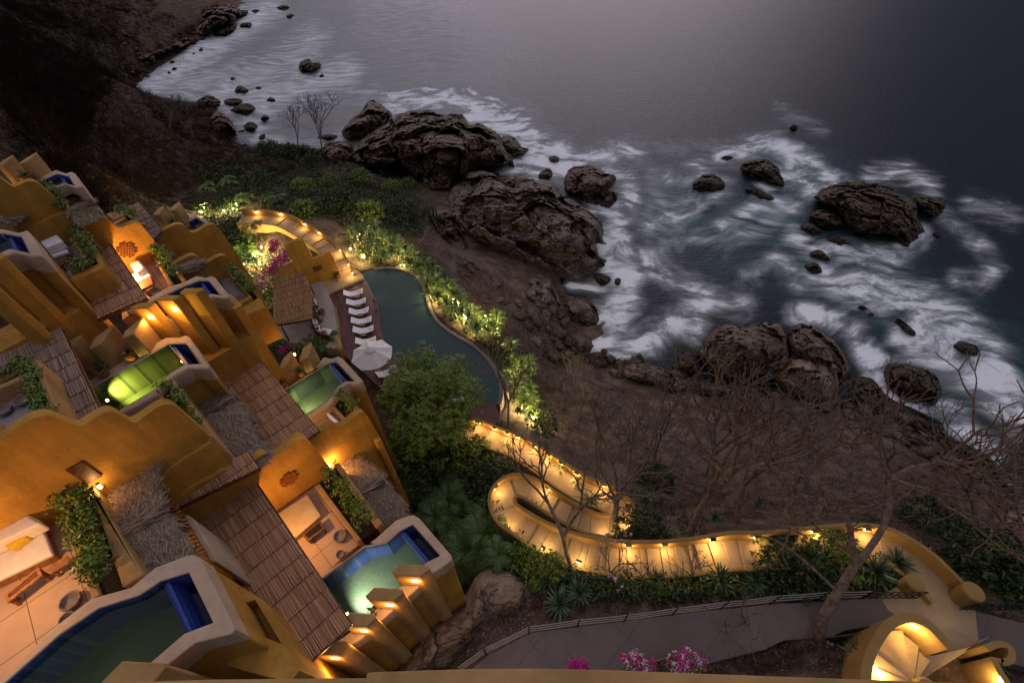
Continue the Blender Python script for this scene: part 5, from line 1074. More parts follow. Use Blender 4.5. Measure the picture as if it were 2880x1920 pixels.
wave_wall('short wavy wall with two crests behind the small grey terrace', 1, (1, 2130, 1130), 26, [(1560,1150),(1620,1110),(1680,1075),(1740,1045),(1790,1040),(1830,1065),(1870,1100),(1905,1105),(1960,1075),(2020,1045),(2070,1045),(2105,1080),(2150,1160)], 24)

# --- villa H: the far one above the garden
ZH = 26.3
plunge_pool('farthest small plunge pool, dark blue with a lit blue step', 27, [(640,420),(770,340),(900,270),(940,246),(1060,310),(1095,298),(1190,390),(1180,430),(1000,480),(880,590),(720,600)],
    [(700,420),(960,290),(1145,410),(1095,432),(900,540),(790,540)], [(960,297),(1097,428)], ZH, 20)
wave_wall('farthest wavy ochre wall with two crests, lit yellow from the garden', 1, (1, 2170, 1010), 25, [(1200,800),(1290,760),(1340,760),(1390,803),(1440,830),(1500,812),(1560,782),(1620,755),(1680,758),(1720,790),(1760,825),(1810,820),(1860,790),(1905,763),(1960,755),(2010,790),(2090,900),(2185,1030)], 20)
for lb, pts in [('taller right fin of two beside the farthest pool', [(538,160),(600,95),(692,30),(708,48),(640,165),(555,178)]), ('left fin of two beside the farthest pool', [(272,240),(330,170),(440,98),(455,116),(378,242),(290,252)])]:
    fin(lb, 27, pts, 27.5, 24, 'fin')
pot_plant('potted plant between the two fins of the farthest pool', 27, (580,360), 26.2, .2, .35)
reed_roof('pinkish reed roof strip under the dark hillside', 0, [(245,492),(319,466),(371,530),(357,548),(330,560)], 28.6, 'reedpale', row=.6)
planter('small planter of shrubs on the pinkish reed roof strip', 26, [[(1765,1160),(1960,1058),(1992,1078),(1795,1192)], [(1750,1110),(1790,1095),(1970,1000),(1990,1030)]], [(1780,1120),(1980,1010),(2230,1160),(2190,1190),(1990,1080),(1800,1180)], [[(1830,1060),(1960,990),(2080,1020),(2210,1150)]], 29.2, 27.5, .6, .5)
reed_roof('small dark reed roof in the fold of the farthest wavy wall', 27, [(500,850),(780,730),(925,895),(640,1010)], 26.3, 'reed', row=.6)
tag(MB().prism(T(27, [(1440,690),(1560,800),(1600,870),(1500,960),(1380,800)], 24.6), 24.6, 19).build('wall_buttress', 'ochre', bevel=.06, seg=2), 'ochre buttress at the seaward end of the farthest wavy wall', 'buttress')

# --- villas E and F at the upper left
ZE = 32.6
plunge_pool('uppermost plunge pool under the dark hillside, olive water', 26, [(430,545),(640,435),(840,335),(875,323),(1040,376),(1130,347),(1180,378),(1300,545),(1290,580),(1190,606),(1020,540),(870,612),(720,690),(560,760)],
    [(480,560),(600,500),(890,375),(1075,420),(1165,568),(1000,520),(820,595),(600,700)], [(890,378),(985,522)], ZE, 27.5)
wave_wall('uppermost wavy ochre wall at the left edge', 1, (1, 590, 640), 31.9, [(-300,330),(-120,265),(-40,300),(0,345),(50,392),(110,412),(180,388),(250,362),(310,360),(370,395),(420,460),(500,545),(590,645)], 28.5)
for lb, pts in [('uppermost right fin against the dark hillside', [(293,215),(430,120),(570,41),(584,58),(425,190),(305,228)]), ('fin at the left edge against the dark hillside', [(-60,240),(60,160),(195,87),(210,104),(48,245),(-40,252)])]:
    fin(lb, 26, pts, 33.45, 31.5, 'fin')
pot_plant('terracotta pot with an agave between the uppermost fins', 26, (385,400), 32.6, .26, .4)
planter('narrow planter of shrubs below the uppermost pool', 26, [[(1010,830),(1060,830),(1100,960),(1115,1010),(1060,1010)]], [(740,640),(850,610),(1060,850),(1090,980),(1010,990)], [[(790,640),(880,740),(960,850),(1050,970)]], 32.1, 28.5, .75, .6)
thatch_roof('small thatch roof under the uppermost pool', 26, [(1105,960),(1190,890),(1330,830),(1455,800),(1480,880),(1615,1060),(1490,1100),(1330,1168),(1240,1140),(1150,1010)], [(1110,960),(1470,850)], 32.2, 31.8, 11)
ZF_ = 33.0
plunge_pool('dark blue plunge pool cut by the left frame edge, on a slotted tower', 21, [(-300,260),(-150,160),(0,122),(40,128),(300,186),(430,148),(478,210),(640,480),(662,545),(480,560),(210,500),(70,556),(-100,650),(-350,760)],
    [(-260,290),(-120,230),(0,185),(50,195),(320,246),(440,495),(180,440),(130,440),(0,502),(-200,600)], [(60,205),(170,440)], ZF_, 26.5)
fin('fin at the left edge in front of the slotted tower', 21, [(-300,610),(-120,520),(20,500),(72,556),(-30,640),(-280,720)], 33.3, 26.5, 'ochre')
_f = T(21, [(-500,2330),(230,1922),(1030,1512),(1340,1350)], 30.28); _f = [_f[0], _f[-1]]
tag(MB().prism([_f[0], _f[1], _f[1] - V2 * 1.5, _f[0] - V2 * 1.5], 30.28, 25).build('storey_wall', 'ochre', bevel=.04, seg=2), 'plain ochre base storey under the slots of the left tower', 'wall')
fin('second fin of the left tower, between two dark slots', 21, [(-560,1010),(-420,900),(-180,890),(-150,930),(-260,1010),(-500,1030)], 33.3, 29.8, 'ochre')
slab('terrace_floor', '', '', 21, [(560,330),(1060,230),(1160,240),(1390,690),(1110,880),(790,560)], 30.5, 29, 'floorgrey', 0, kind='structure')
planter('L-shaped planter of pale flowering shrubs beside the grey-blue daybed', 21, [[(1100,250),(1150,235),(1390,680),(1340,700)], [(1230,140),(1270,120),(1640,690),(1605,745),(1210,905),(1130,965),(1095,930),(1110,870),(1540,680)]], [(1150,240),(1250,150),(1590,690),(1200,890),(1110,860),(1380,690)], [[(1230,200),(1330,330),(1430,500),(1540,660)], [(1540,700),(1370,770),(1190,850)]], 31.1, 29.6, .8, .6, flowers=24, dens=1.0, lipm='ochre')
daybed('grey-blue daybed with a white pillow on the upper left terrace', 21, [(720,440),(960,322),(1075,482),(820,560)], [(622,332),(892,216),(985,322),(715,425)], 30.5, .45, .4, 'cushion', [([(790,330),(905,290),(940,370),(850,415)], .25, 'cushion'), ([(765,345),(850,300),(830,370),(790,400)], .18, 'olive')])
low_table('dark wooden table at the foot of the grey-blue daybed', 21, [(860,600),(1030,550),(1085,640),(930,720)], 30.5, .35, 'wood')
bowl('round grey bowl on the terrace of the grey-blue daybed', 21, (1185,760), 30.5, .22, .22)
thatch_roof('thatch roof at the left edge behind the dark blue pool', 26, [(-200,1160),(-50,1130),(100,1080),(320,1010),(390,1080),(440,1250),(290,1310),(60,1260),(-150,1270)], [(-150,1180),(380,1090)], 32.7, 32.2, 13)
_w = P(1, 0, 640, 32.0)
# --- warm lamps of the terraces (each with its fitting)
def wall_lamp(label, pos, watts, col=(1, .56, .18), rad=.1, name='terrace_lamp'):
    t = thing(name, label, 'lamp', pos - Vector((0, 0, .08)), 'warm lamps of the terraces')
    MB().lathe(pos - Vector((0, 0, .08)), [(0, 0), (.06, .01), (.07, .12), (.05, .16), (0, .16)], 12).build('lamp_glass', 'lampo', t, smooth=True)
    lamp(pos + Vector((0, 0, -.22)), watts, col, rad, t); return t
wall_lamp('lamp off the left frame edge lighting the yellow-cushioned daybed', P(5, -330, 880, 30.9), 250, (1, .50, .15))
wall_lamp('lamp under the widest reed roof lighting the cream couch', P(6, 215, 470, 24.4), 240, (1, .50, .15))
wall_lamp('lamp under the upper reed roof lighting the white daybed', P(27, -235, 1090, 29.45), 300, (1, .52, .17))
wall_lamp('lamp behind the thatch lighting the uppermost wavy wall', P(26, -160, 980, 31.5) + V2 * .3, 280)
wall_lamp('lamp behind the thatch lighting the wall above dark trees', VP(4, 1040, 1225, P(4, 1500, 985, 21.5)) + V2 * .35, 130)
wall_lamp('lamp at the milky green pool fins', P(4, 545, 420, 23.0), 60)
wall_lamp('lamp between the fins of the milky green pool', P(4, 745, 250, 22.7), 45)
wall_lamp('lamp on the small terrace of the milky green pool', P(4, 900, 930, 23.6), 90)
wall_lamp('lamp low under the corner of the widest reed roof', P(6, 420, 1500, 22.6), 90)
# --- the viewer's own balcony parapet along the bottom edge
tag(MB().prism([PS(a, b, 38.4) for a, b in [(1030,1897),(1034,1890),(1060,1888),(1300,1880),(1500,1878),(1700,1882),(1980,1893),(2400,1908),(2900,1926),(2960,2150),(1030,2150)]], 38.4, 36.5).build('balcony_parapet', 'fin', bevel=.03, seg=3), 'sunlit-looking ochre balcony parapet along the bottom edge of the photo', 'parapet')
tag(MB().prism([PS(a, b, 37.6) for a, b in [(-300,1935),(300,1918),(600,1908),(1045,1904),(1060,2150),(-300,2150)]], 37.6, 35.5).build('balcony_ledge', 'fin', bevel=.03, seg=3), 'lower ochre balcony ledge at the bottom left edge', 'parapet')
# ------------------------------------------------------------------ curved pool, sun deck, lounge
ZK = 13.0
pool_l = [(1370,752),(1415,830),(1450,905),(1500,1000),(1528,1120),(1540,1250),(1575,1360),(1660,1480),(1790,1590),(1960,1690),(2160,1770),(2330,1850),(2480,1930)]
pool_r = [(2600,1945),(2625,1880),(2630,1800),(2600,1700),(2530,1570),(2430,1460),(2330,1385),(2230,1330),(2130,1265),(2035,1175),(1975,1060),(1945,950),(1900,835),(1830,762),(1720,715),(1600,700),(1480,714)]
W_ = smooth_line(T(2, pool_l + pool_r, ZK - .1), 5, True)
t = thing('swimming_pool', 'large curved green swimming pool beside the sun loungers', 'pool', P(2, 1800, 1200, 11.0))
MB().sheet(offset_poly(W_, .03), ZK - .12).build('water', 'bigwater', t)
MB().prism(W_, ZK - 1.5, ZK - 1.6).build('pool_floor', 'pooltile', t)
rim = smooth_line(T(2, pool_r[::-1], ZK), 6)
a, b = ribbon(rim, -.02, .30)
MB().prism(a + b[::-1], ZK, ZK - 2.4).build('pool_rim', 'path', t, bevel=.05, seg=3)
sec = smooth_line(T(2, [(1850,790),(1960,880),(2010,990),(2050,1100),(2110,1190),(2240,1300),(2352,1385),(2470,1480),(2560,1590),(2660,1720),(2690,1850)], ZK - .9), 6)
a, b = ribbon(sec, -.02, .22)
MB().prism(a + b[::-1], ZK - .75, ZK - 2.6).build('overflow_wall', 'path', t, bevel=.04, seg=2)
gut = T(2, [(1850,775),(1945,850),(1990,950),(2020,1060),(2080,1180),(2180,1270),(2300,1350),(2420,1440),(2530,1550),(2620,1680),(2660,1800)], ZK - 1.3)
a, b = ribbon(smooth_line(gut, 4), -.25, .35); MB().prism(a + b[::-1], ZK - 1.25, ZK - 1.6).build('overflow_gutter', 'poolwater' if False else 'floorgrey', t)
deck_pts = [(1055,938),(1150,893),(1260,845),(1372,793),(1374,758),(1415,830),(1450,905),(1500,1000),(1528,1120),(1540,1250),(1575,1360),(1660,1480),(1790,1590),(1960,1690),(2160,1770),(2330,1850),(2480,1930),(2600,1945),(2640,2060),(2620,2120),(2280,2190),(2000,2080),(1700,1920),(1450,1720),(1260,1560),(1180,1450),(1150,1310),(1135,1180),(1110,1060)]
deck = thing('sun_deck', 'curved dark red boarded deck holding the row of white loungers', 'deck', P(2, 1350, 1100, 12.8))
dpoly = T(2, deck_pts, ZK); MB().prism(offset_poly(dpoly, -.04), ZK - .05, ZK - .5).build('deck_base', 'wood', deck)
# boards follow the pool's edge
edge_o = smooth_line(T(2, [(1330,620),(1374,758),(1450,905),(1500,1000),(1528,1120),(1540,1250),(1575,1360),(1660,1480),(1790,1590),(1960,1690),(2160,1770),(2330,1850),(2480,1930),(2700,1960)], ZK), 8)
def in_poly(p, pl):
    k = False; n = len(pl)
    for i in range(n):
        a, b = pl[i], pl[(i + 1) % n]
        if (a.y > p.y) != (b.y > p.y) and p.x < (b.x - a.x) * (p.y - a.y) / (b.y - a.y) + a.x: k = not k
    return k
bd = MB(); rnd = random.Random(4); wb = .135; off = .07
while off < 9:
    a, b = ribbon(edge_o, -off + wb * .46, -off - wb * .46); i = 0
    while i < len(edge_o) - 1:
        L = rnd.randint(5, 9); j = min(len(edge_o) - 1, i + L); run = []
        for k in range(i, j + 1):
            run.append(k if in_poly((a[k] + b[k]) / 2, dpoly) else None)
        seg_ = [k for k in run if k is not None]
        for q0, q1 in zip(seg_, seg_[1:]):
            pass
        grp = []
        for k in run + [None]:
            if k is not None: grp.append(k)
            else:
                if len(grp) > 1:
                    vs = []; fs = []; zz = ZK + rnd.uniform(-.004, .004)
                    for q in grp: vs += [(a[q].x, a[q].y, zz), (b[q].x, b[q].y, zz)]
                    for q in range(len(grp) - 1): fs.append((2 * q, 2 * q + 1, 2 * q + 3, 2 * q + 2))
                    bd.add(vs, fs)
                grp = []
        i = j
    off += wb
bd.build('boards', 'deck', deck)
ZP = 13.22
patio_poly = [(870,870),(900,845),(1000,818),(1050,905),(1055,936),(1085,1000),(1112,1060),(1137,1180),(1152,1310),(1178,1440),(1130,1440),(900,1400),(700,1380),(560,1230),(540,1000),(560,900)]
slab('patio', '', '', 2, patio_poly, ZP, 11.8, 'patio', .03, kind='structure')
slab('landing', '', '', 2, [(1000,818),(1100,790),(1180,740),(1280,700),(1368,752),(1372,793),(1260,845),(1150,893),(1055,936),(1050,905)], ZP - .004, 11.8, 'steps', .02, kind='structure')
tag(MB().prism(ribbon(smooth_line(T(2, [(1120,1050),(1145,1180),(1160,1310),(1172,1410),(1185,1440)], ZP + .1), 4), -.14, .02)[0] + ribbon(smooth_line(T(2, [(1120,1050),(1145,1180),(1160,1310),(1172,1410),(1185,1440)], ZP + .1), 4), -.14, .02)[1][::-1], ZP + .06, 12.5).build('patio_kerb', 'stairwall', bevel=.03, seg=2), 'narrow sand coloured kerb between the patio and the red deck', 'kerb')
tag(MB().prism(T(2, [(1110,1330),(1150,1330),(1185,1420),(1150,1450)], 14.0), 14.0, 12).build('low_wall_end', 'stairwall', bevel=.06, seg=3), 'short rounded wall end between patio palms and the red deck', 'wall')
# stepped yellow wall behind the lounge with its emblem
def lounge_wall():
    p0 = P(2, 1160, 775, ZP); q0 = P(2, 890, 850, ZP); ang = math.atan2(p0.y - q0.y, p0.x - q0.x)
    cv = [VP(2, a, b, p0, ang) for a, b in [(660,500),(700,470),(760,447),(800,440),(835,455),(860,520),(880,590),(905,625),(940,610),(1000,585),(1060,562),(1088,570),(1110,625),(1165,775)]]
    d = Vector((math.cos(ang), math.sin(ang), 0)); cv = smooth_line(cv, 4); s_ = -1e9; o = []
    for p in cv:
        k = p.dot(d)
        if k < s_ + .012: p = p + d * (s_ + .012 - k); k = s_ + .012
        s_ = k; o.append(p)
    n_ = Vector((-d.y, d.x, 0)); w = thing('lounge_wall', 'stepped yellow wall with a dark square emblem behind the reed lounge', 'wall', Vector((p0.x, p0.y, ZP)))
    upright(o, 12.4, .35, n_).build('wall_body', 'ochre', w, bevel=.09, seg=3, recalc=True)
    c = VP(2, 960, 700, p0, ang) - n_ * .02; em = MB()
    for (x, y, sx_, sy_) in [(-.34,0,.10,.60),(.34,0,.10,.60),(0,.0,.20,.20),(-.20,.2,.26,.09),(.20,.2,.26,.09),(-.20,-.2,.26,.09),(.20,-.2,.26,.09),(-.17,0,.10,.12),(.17,0,.10,.12),(0,.24,.12,.08),(0,-.24,.12,.08)]:
        em.box(c + d * x + Vector((0, 0, y)), (sx_, .05, sy_), ang)
    em.build('emblem', 'wood', w)
    f = [VP(2, a, b, P(2, 560, 800, ZP), ang) for a, b in [(530,735),(750,627),(835,800)]]
    pl = T(2, [(525,730),(745,622),(775,640),(800,690),(560,790)], 15.3)
    MB().prism(pl, 15.3, 12.4).build('side_block', 'ochre', w, bevel=.06, seg=2)
lounge_wall()
_l = T(2, [(560,1205),(905,930)], 15.7)
reed_roof('golden reed roof of the open lounge beside the sun deck', 2, [(545,818),(830,725),(910,932),(900,1165),(600,1218),(558,1200)], 15.7, 'reedgold', row=.8, ang=math.atan2(-(818-725), 285) * -1 + .15, cane=.05)
for a, b in ((845,760),(885,935),(880,1150),(600,1190)):
    q = P(2, a, b, 15.6); tag(MB().tube([(q.x, q.y, ZP), (q.x, q.y, 15.6)], .07, 8).build('lounge_post', 'wood'), {845:'back wooden post of the golden reed lounge',885:'middle wooden post of the golden reed lounge facing the deck',880:'front wooden post of the golden reed lounge by the white sofas',600:'front left wooden post of the golden reed lounge'}[a], 'post')
def sofa(label, r, quad, zf, back=None, pil=None, m='cushion'):
    q = T(r, quad, zf + .42); c = sum(q, Vector()) / 4; t = thing('sofa', label, 'sofa', (c.x, c.y, zf), 'white lounge seats on the patio')
    MB().prism(offset_poly(q, .03), zf + .28, zf + .08).build('sofa_frame', 'wood', t, bevel=.015)
    MB().prism(q, zf + .45, zf + .29).build('seat_cushion', m, t, bevel=.05, seg=3)
    if back: MB().prism(T(r, back, zf + .75), zf + .75, zf + .2).build('backrest', 'wood', t, bevel=.03)
    for pp_, pm in (pil or []): MB().prism(T(r, pp_, zf + .62), zf + .62, zf + .46).build('pillow', pm, t, bevel=.06, seg=3)
    for p in offset_poly(q, -.05): MB().box((p.x, p.y, zf + .05), (.07, .07, .1)).build('leg', 'wood', t)
sofa('white armchair cushion uppermost under the reed lounge edge', 25, [(380,20),(470,0),(498,150),(395,200)], ZP)
sofa('white seat behind a long dark wooden backrest under the lounge edge', 25, [(430,230),(480,220),(520,350),(470,370)], ZP, [(395,240),(440,230),(540,480),(480,520)])
sofa('white square seat by the lounge roof corner', 25, [(320,580),(515,525),(530,680),(350,735)], ZP)
sofa('white seat with a dark patterned cushion below the square seat', 25, [(385,770),(570,720),(595,870),(450,900)], ZP, None, [([(450,780),(540,760),(550,810),(470,840)], 'wood')])
sofa('low white sofa with a yellow pillow at the patio edge', 25, [(520,890),(690,800),(925,850),(840,1000)], ZP, [(500,900),(560,890),(830,980),(820,1020),(600,985)], [([(600,860),(690,835),(760,880),(640,895)], 'yellow')])
t = thing('round_stool', 'round dark wooden stool on the pale patio', 'stool', P(25, 625, 330, ZP), None); q = P(25, 625, 330, ZP + .42)
MB().lathe((q.x, q.y, ZP), [(0, .36), (.30, .36), (.32, .40), (.30, .43), (0, .43)], 24).build('seat', 'wood', t, smooth=True, recalc=True)
for k in range(4): a = k * 1.57 + .5; MB().box((q.x + .22 * math.cos(a), q.y + .22 * math.sin(a), ZP + .18), (.05, .05, .36)).build('leg', 'wood', t)
pot_plant('potted plant on the landing beside the yellow emblem wall', 2, (1130,750), ZP, .22, .5)
t = thing('wicker_basket', 'pale woven basket jar on the patio by the lounge seats', 'basket', P(25, 590, 540, ZP)); q = P(25, 575, 500, ZP + .5)
MB().lathe((q.x, q.y, ZP), [(0, 0), (.16, 0), (.24, .22), (.2, .42), (.13, .55), (.1, .5), (0, .45)], 20).build('jar', 'reedgold', t, smooth=True, recalc=True)
# --- loungers
def lounger(label, hd, ft, w=.72):
    """hd, ft: head and foot centres on the deck"""
    d = (ft - hd); d.z = 0; L = d.length; d.normalize(); n_ = Vector((-d.y, d.x, 0)); t = thing('sun_lounger', label, 'sun lounger', Vector((hd.x, hd.y, ZK)) + d * L / 2, 'white loungers in a row on the red deck')
    base = Vector((hd.x, hd.y, ZK)); mb = MB(); prof = [(0, .72), (.30 * L, .36), (.45 * L, .33), (.62 * L, .34), (L, .56)]
    pr = smooth_line([Vector((a, 0, b)) for a, b in prof], 4); vs = []; fs = []
    for p in pr:
        for s in (-w / 2, w / 2):
            for h in (0, -.09): vs.append(base + d * p.x + n_ * s + Vector((0, 0, p.z + h)))
    m_ = len(pr)
    for i in range(m_ - 1):
        o = i * 4; fs += [(o, o + 4, o + 6, o + 2), (o + 1, o + 3, o + 7, o + 5), (o, o + 1, o + 5, o + 4), (o + 2, o + 6, o + 7, o + 3)]
    fs += [(0, 2, 3, 1), (4 * m_ - 4, 4 * m_ - 3, 4 * m_ - 1, 4 * m_ - 2)]
    mb.add(vs, fs); mb.build('mattress', 'cushion', t, bevel=.03, seg=2, recalc=True)
    fr = MB()
    for s in (-w / 2 + .04, w / 2 - .04): fr.tube([base + d * p.x + n_ * s + Vector((0, 0, p.z - .12)) for p in pr], .035, 6)
    fr.build('frame', 'wood', t)
    for f in (.12, .85):
        for s in (-w / 2 + .05, w / 2 - .05):
            zz = .42 if f < .5 else .36; p = base + d * L * f + n_ * s; MB().box(p + Vector((0, 0, zz / 2)), (.06, .06, zz), math.atan2(d.y, d.x)).build('leg', 'wood', t)
    q = base + d * L * .83; pv = [q + d * a + n_ * b + Vector((0, 0, .50 + a * .45)) for a, b in ((-.1, -.12), (.1, -.12), (.1, .12), (-.1, .12))]
    tw = MB(); tw.box(q + Vector((0, 0, .505)), (.2, .16, .05), math.atan2(d.y, d.x)); tw.build('rolled_towel', 'cream', t, bevel=.02)
    return t
LG = [('lounger at the top of the row, nearest the landing', 2, (1195,925), (1372,905)), ('second lounger from the landing', 2, (1222,1005), (1400,990)), ('third lounger from the landing, level with the stool', 2, (1245,1090), (1425,1078)),
      ('fourth lounger from the landing', 2, (1265,1175), (1452,1162)), ('fifth lounger, next above the one the umbrella covers', 2, (1282,1260), (1470,1248)), ('lounger half covered by the big white umbrella', 2, (1305,1365), (1492,1350)), ('white lounger poking out below the umbrella toward the tree', 2, (1500,1680), (1680,1600)), ('white lounger glimpsed through the leaves of the big tree', 2, (1880,1800), (2060,1740)), ('last white lounger under the right side of the big tree', 2, (2200,1930), (2330,1850))]
for lb, r, h, f in LG: lounger(lb, P(r, *h, ZK + .62), P(r, *f, ZK + .5))
for i, (a, b) in enumerate([(1320,960),(1330,1045),(1350,1130),(1365,1220),(1380,1310)]):
    q = P(2, a, b, ZK + .35); t = thing('side_table', ['small brown table between the first and second lounger', 'small brown table between the second and third lounger', 'small brown table between the third and fourth lounger', 'small brown table between the fourth and fifth lounger', 'small brown table between the fifth lounger and the umbrella'][i], 'side table', (q.x, q.y, ZK), 'small tables between the loungers')
    MB().box((q.x, q.y, ZK + .36), (.48, .34, .05), .15).build('table_top', 'woodlight', t, bevel=.01)
    for dx, dy in ((-.19, -.12), (.19, -.12), (.19, .12), (-.19, .12)): MB().box((q.x + dx, q.y + dy, ZK + .17), (.05, .05, .34)).build('leg', 'wood', t)
# --- umbrella
def parasol(label, ctr, zr, rad, rise, a0):
    t = thing('parasol', label, 'umbrella', (ctr.x, ctr.y, ZK)); V = []; Fq = []; nr = 5
    for i in range(nr + 1):
        f = i / nr
        for k in range(32):
            q = a0 + 2 * math.pi * k / 32; s = (k % 4) / 4; e_ = math.cos(math.pi / 8) / math.cos((s - .5) * math.pi / 4) if True else 1
            rr = rad * f * e_; sag = -.10 * math.sin(math.pi * s) * f; V.append(Vector((ctr.x + rr * math.cos(q), ctr.y + rr * math.sin(q), zr + rise * (1 - f) ** 1.08 + sag)))
    for i in range(nr):
        for k in range(32): Fq.append((i * 32 + k, (i + 1) * 32 + k, (i + 1) * 32 + (k + 1) % 32, i * 32 + (k + 1) % 32))
    o = MB().add(V, Fq).build('canopy', 'umbrella', t, recalc=True); so = o.modifiers.new('thick', 'SOLIDIFY'); so.thickness = .015
    MB().lathe((ctr.x, ctr.y, zr + rise), [(0, .13), (.1, .11), (.42, -.09), (.44, -.12)], 16).build('top_vent', 'umbrella', t, smooth=False)
    MB().tube([(ctr.x, ctr.y, ZK), (ctr.x, ctr.y, zr + rise + .08)], .035, 8).build('pole', 'woodlight', t)
    for k in range(8):
        q = a0 + 2 * math.pi * k / 8; MB().tube([(ctr.x, ctr.y, zr + rise - .07), (ctr.x + rad * math.cos(q), ctr.y + rad * math.sin(q), zr - .03)], .018, 5).build('rib', 'woodlight', t)
    MB().lathe((ctr.x, ctr.y, ZK), [(0, 0), (.35, 0), (.35, .1), (.08, .16), (0, .16)], 20).build('base', 'stonebowl', t)
UM = np.array([(1300,515),(1580,735),(1540,1075),(1205,1340),(775,1385),(490,1160),(540,820),(900,550)]) / 9.8 + (940, 900)
zr = 15.4; up_ = [PS(a, b, zr) for a, b in UM]; uc = sum(up_, Vector()) / 8; ur = sum((p - uc).length for p in up_) / 8
a0 = sum(((math.atan2(p.y - uc.y, p.x - uc.x) % (math.pi / 4)) for p in up_)) / 8
parasol('large octagonal off-white umbrella over the last lounger of the row', uc, zr, ur, .75, a0)

# ------------------------------------------------------------------ stairs and their walls
def stair(name, label, cl, width, hi_l, hi_r, step=.5, nsm=8, lights=(), kerb=.12, wl=None, curve=True):
    """cl: (sheet, x, y, z) along the middle; hi_l / hi_r: wall heights along the way (list of (t, h))"""
    pts = smooth_line([P(r, x, y, z) for r, x, y, z in cl], nsm); cum = [0]
    for i in range(len(pts) - 1): cum.append(cum[-1] + (Vector(pts[i + 1].xy) - Vector(pts[i].xy)).length)
    def at(s):
        s = max(0, min(cum[-1], s)); i = max(k for k in range(len(cum) - 1) if cum[k] <= s + 1e-9); f = (s - cum[i]) / max(1e-6, cum[i + 1] - cum[i])
        p = pts[i].lerp(pts[i + 1], f); d = pts[i + 1] - pts[max(0, i - 1)]; d.z = 0; d.normalize(); return p, Vector((-d.y, d.x, 0))
    def hh(tab, f):
        for (a, h0), (b, h1) in zip(tab, tab[1:]):
            if a <= f <= b: return h0 + (h1 - h0) * (f - a) / max(1e-6, b - a)
        return tab[-1][1]
    t = thing(name, label, 'stairway', pts[0] - Vector((0, 0, 1)))
    n = int(cum[-1] / step); mb = MB(); zprev = None
    for i in range(n):
        s0, s1 = cum[-1] * i / n, cum[-1] * (i + 1) / n; (p, a), (q, b) = at(s0), at(s1); z = math.floor((p.z + q.z) / 2 / .115 + .5) * .115
        ov = .04 * (1 if q.z > p.z else -1); dd = (q - p).normalized() * .05
        w0, w1 = width / 2, width / 2; g_ = dd * .5 if zprev is not None and abs(z - zprev) > .01 else -dd; zprev = z; P0, P1, P2, P3 = p + a * w0 + g_, p - a * w0 + g_, q - b * w1, q + b * w1
        mb.prism([P0, P1, P2, P3], z + .0005 * i, z - 1.3)
    mb.build('treads', 'steps', t, recalc=True)
    m_ = int(cum[-1] / .25)
    for side, tab in ((1, hi_l), (-1, hi_r)):
        V = []; Fq = []; k = 0
        for i in range(m_ + 1):
            s = cum[-1] * i / m_; p, a = at(s); h = hh(tab, i / m_); h += .05 * math.sin(s * .9) * min(1, max(0, h - .3) * 3)
            e0, e1 = p + a * side * (width / 2 - .01), p + a * side * (width / 2 + .19)
            V += [Vector((e0.x, e0.y, p.z - 1.4)), Vector((e0.x, e0.y, p.z + h - .03)), Vector((e0.x, e0.y, p.z + h)).lerp(Vector((e1.x, e1.y, p.z + h)), .18), Vector((e0.x, e0.y, p.z + h)).lerp(Vector((e1.x, e1.y, p.z + h)), .82), Vector((e1.x, e1.y, p.z + h - .03)), Vector((e1.x, e1.y, p.z - 1.8))]
        for i in range(m_):
            for c_ in range(6): Fq.append((i * 6 + c_, (i + 1) * 6 + c_, (i + 1) * 6 + (c_ + 1) % 6, i * 6 + (c_ + 1) % 6))
        Fq += [tuple(range(6)), tuple(range(m_ * 6 + 5, m_ * 6 - 1, -1))]
        MB().add(V, Fq).build('sea_wall' if side == 1 else 'land_wall', 'stairwall', t, recalc=True)
    # lamps: (sheet, x, y, side)
    L2 = [at(cum[-1] * i / 400) for i in range(401)]
    for (r, x, y, side) in lights:
        best = None
        for i, (p, a) in enumerate(L2):
            q = p + a * side * (width / 2 - .05) + Vector((0, 0, .55 if side else .3)); u, v = project(np.array([tuple(q)])); e_ = (u[0] - src(r, x, y)[0]) ** 2 + (v[0] - src(r, x, y)[1]) ** 2
            if best is None or e_ < best[0]: best = (e_, q, a * side)
        q, a = best[1], best[2]; ang = math.atan2(a.y, a.x)
        MB().box(q, (.07, .26, .15), ang).build('step_light', 'lamp', t, bevel=.012)
        MB().box(q + Vector((0, 0, .095)) - a * .03, (.14, .30, .03), ang).build('light_hood', 'stairwall', t)
        lamp(q - a * .22 + Vector((0, 0, -.06)), STEPW, (1, .66, .24), .07, t)
    return t
STEPW = 32
GARDW = 430
CL = STAIR_LINE
lp = [(7,485,100,1),(7,595,125,1),(7,690,178,1),(7,765,200,1),(7,868,268,1),(7,970,345,1),(7,1065,395,1),(7,1195,462,1),(7,1390,565,1),(7,1560,790,1),(7,1440,905,1),(7,970,575,-1),(7,655,580,-1),(7,680,830,-1),(7,960,1000,-1),(7,1225,1065,-1),(7,1580,990,1),(7,1858,997,1),(7,2213,960,1),(8,70,540,1),(8,390,495,1),(8,805,467,1),(8,1205,430,1)]
stair('garden_stairway', 'long winding lamp-lit stairway looping down from the grey path to the red deck', CL, 1.3, [(0, .7), (.3, .7), (1, .85)], [(0, .1), (.30, .12), (.38, .5), (.47, .55), (.5, .75), (.545, .75), (.57, .12), (.9, .12), (1, .3)], step=.34, lights=lp)
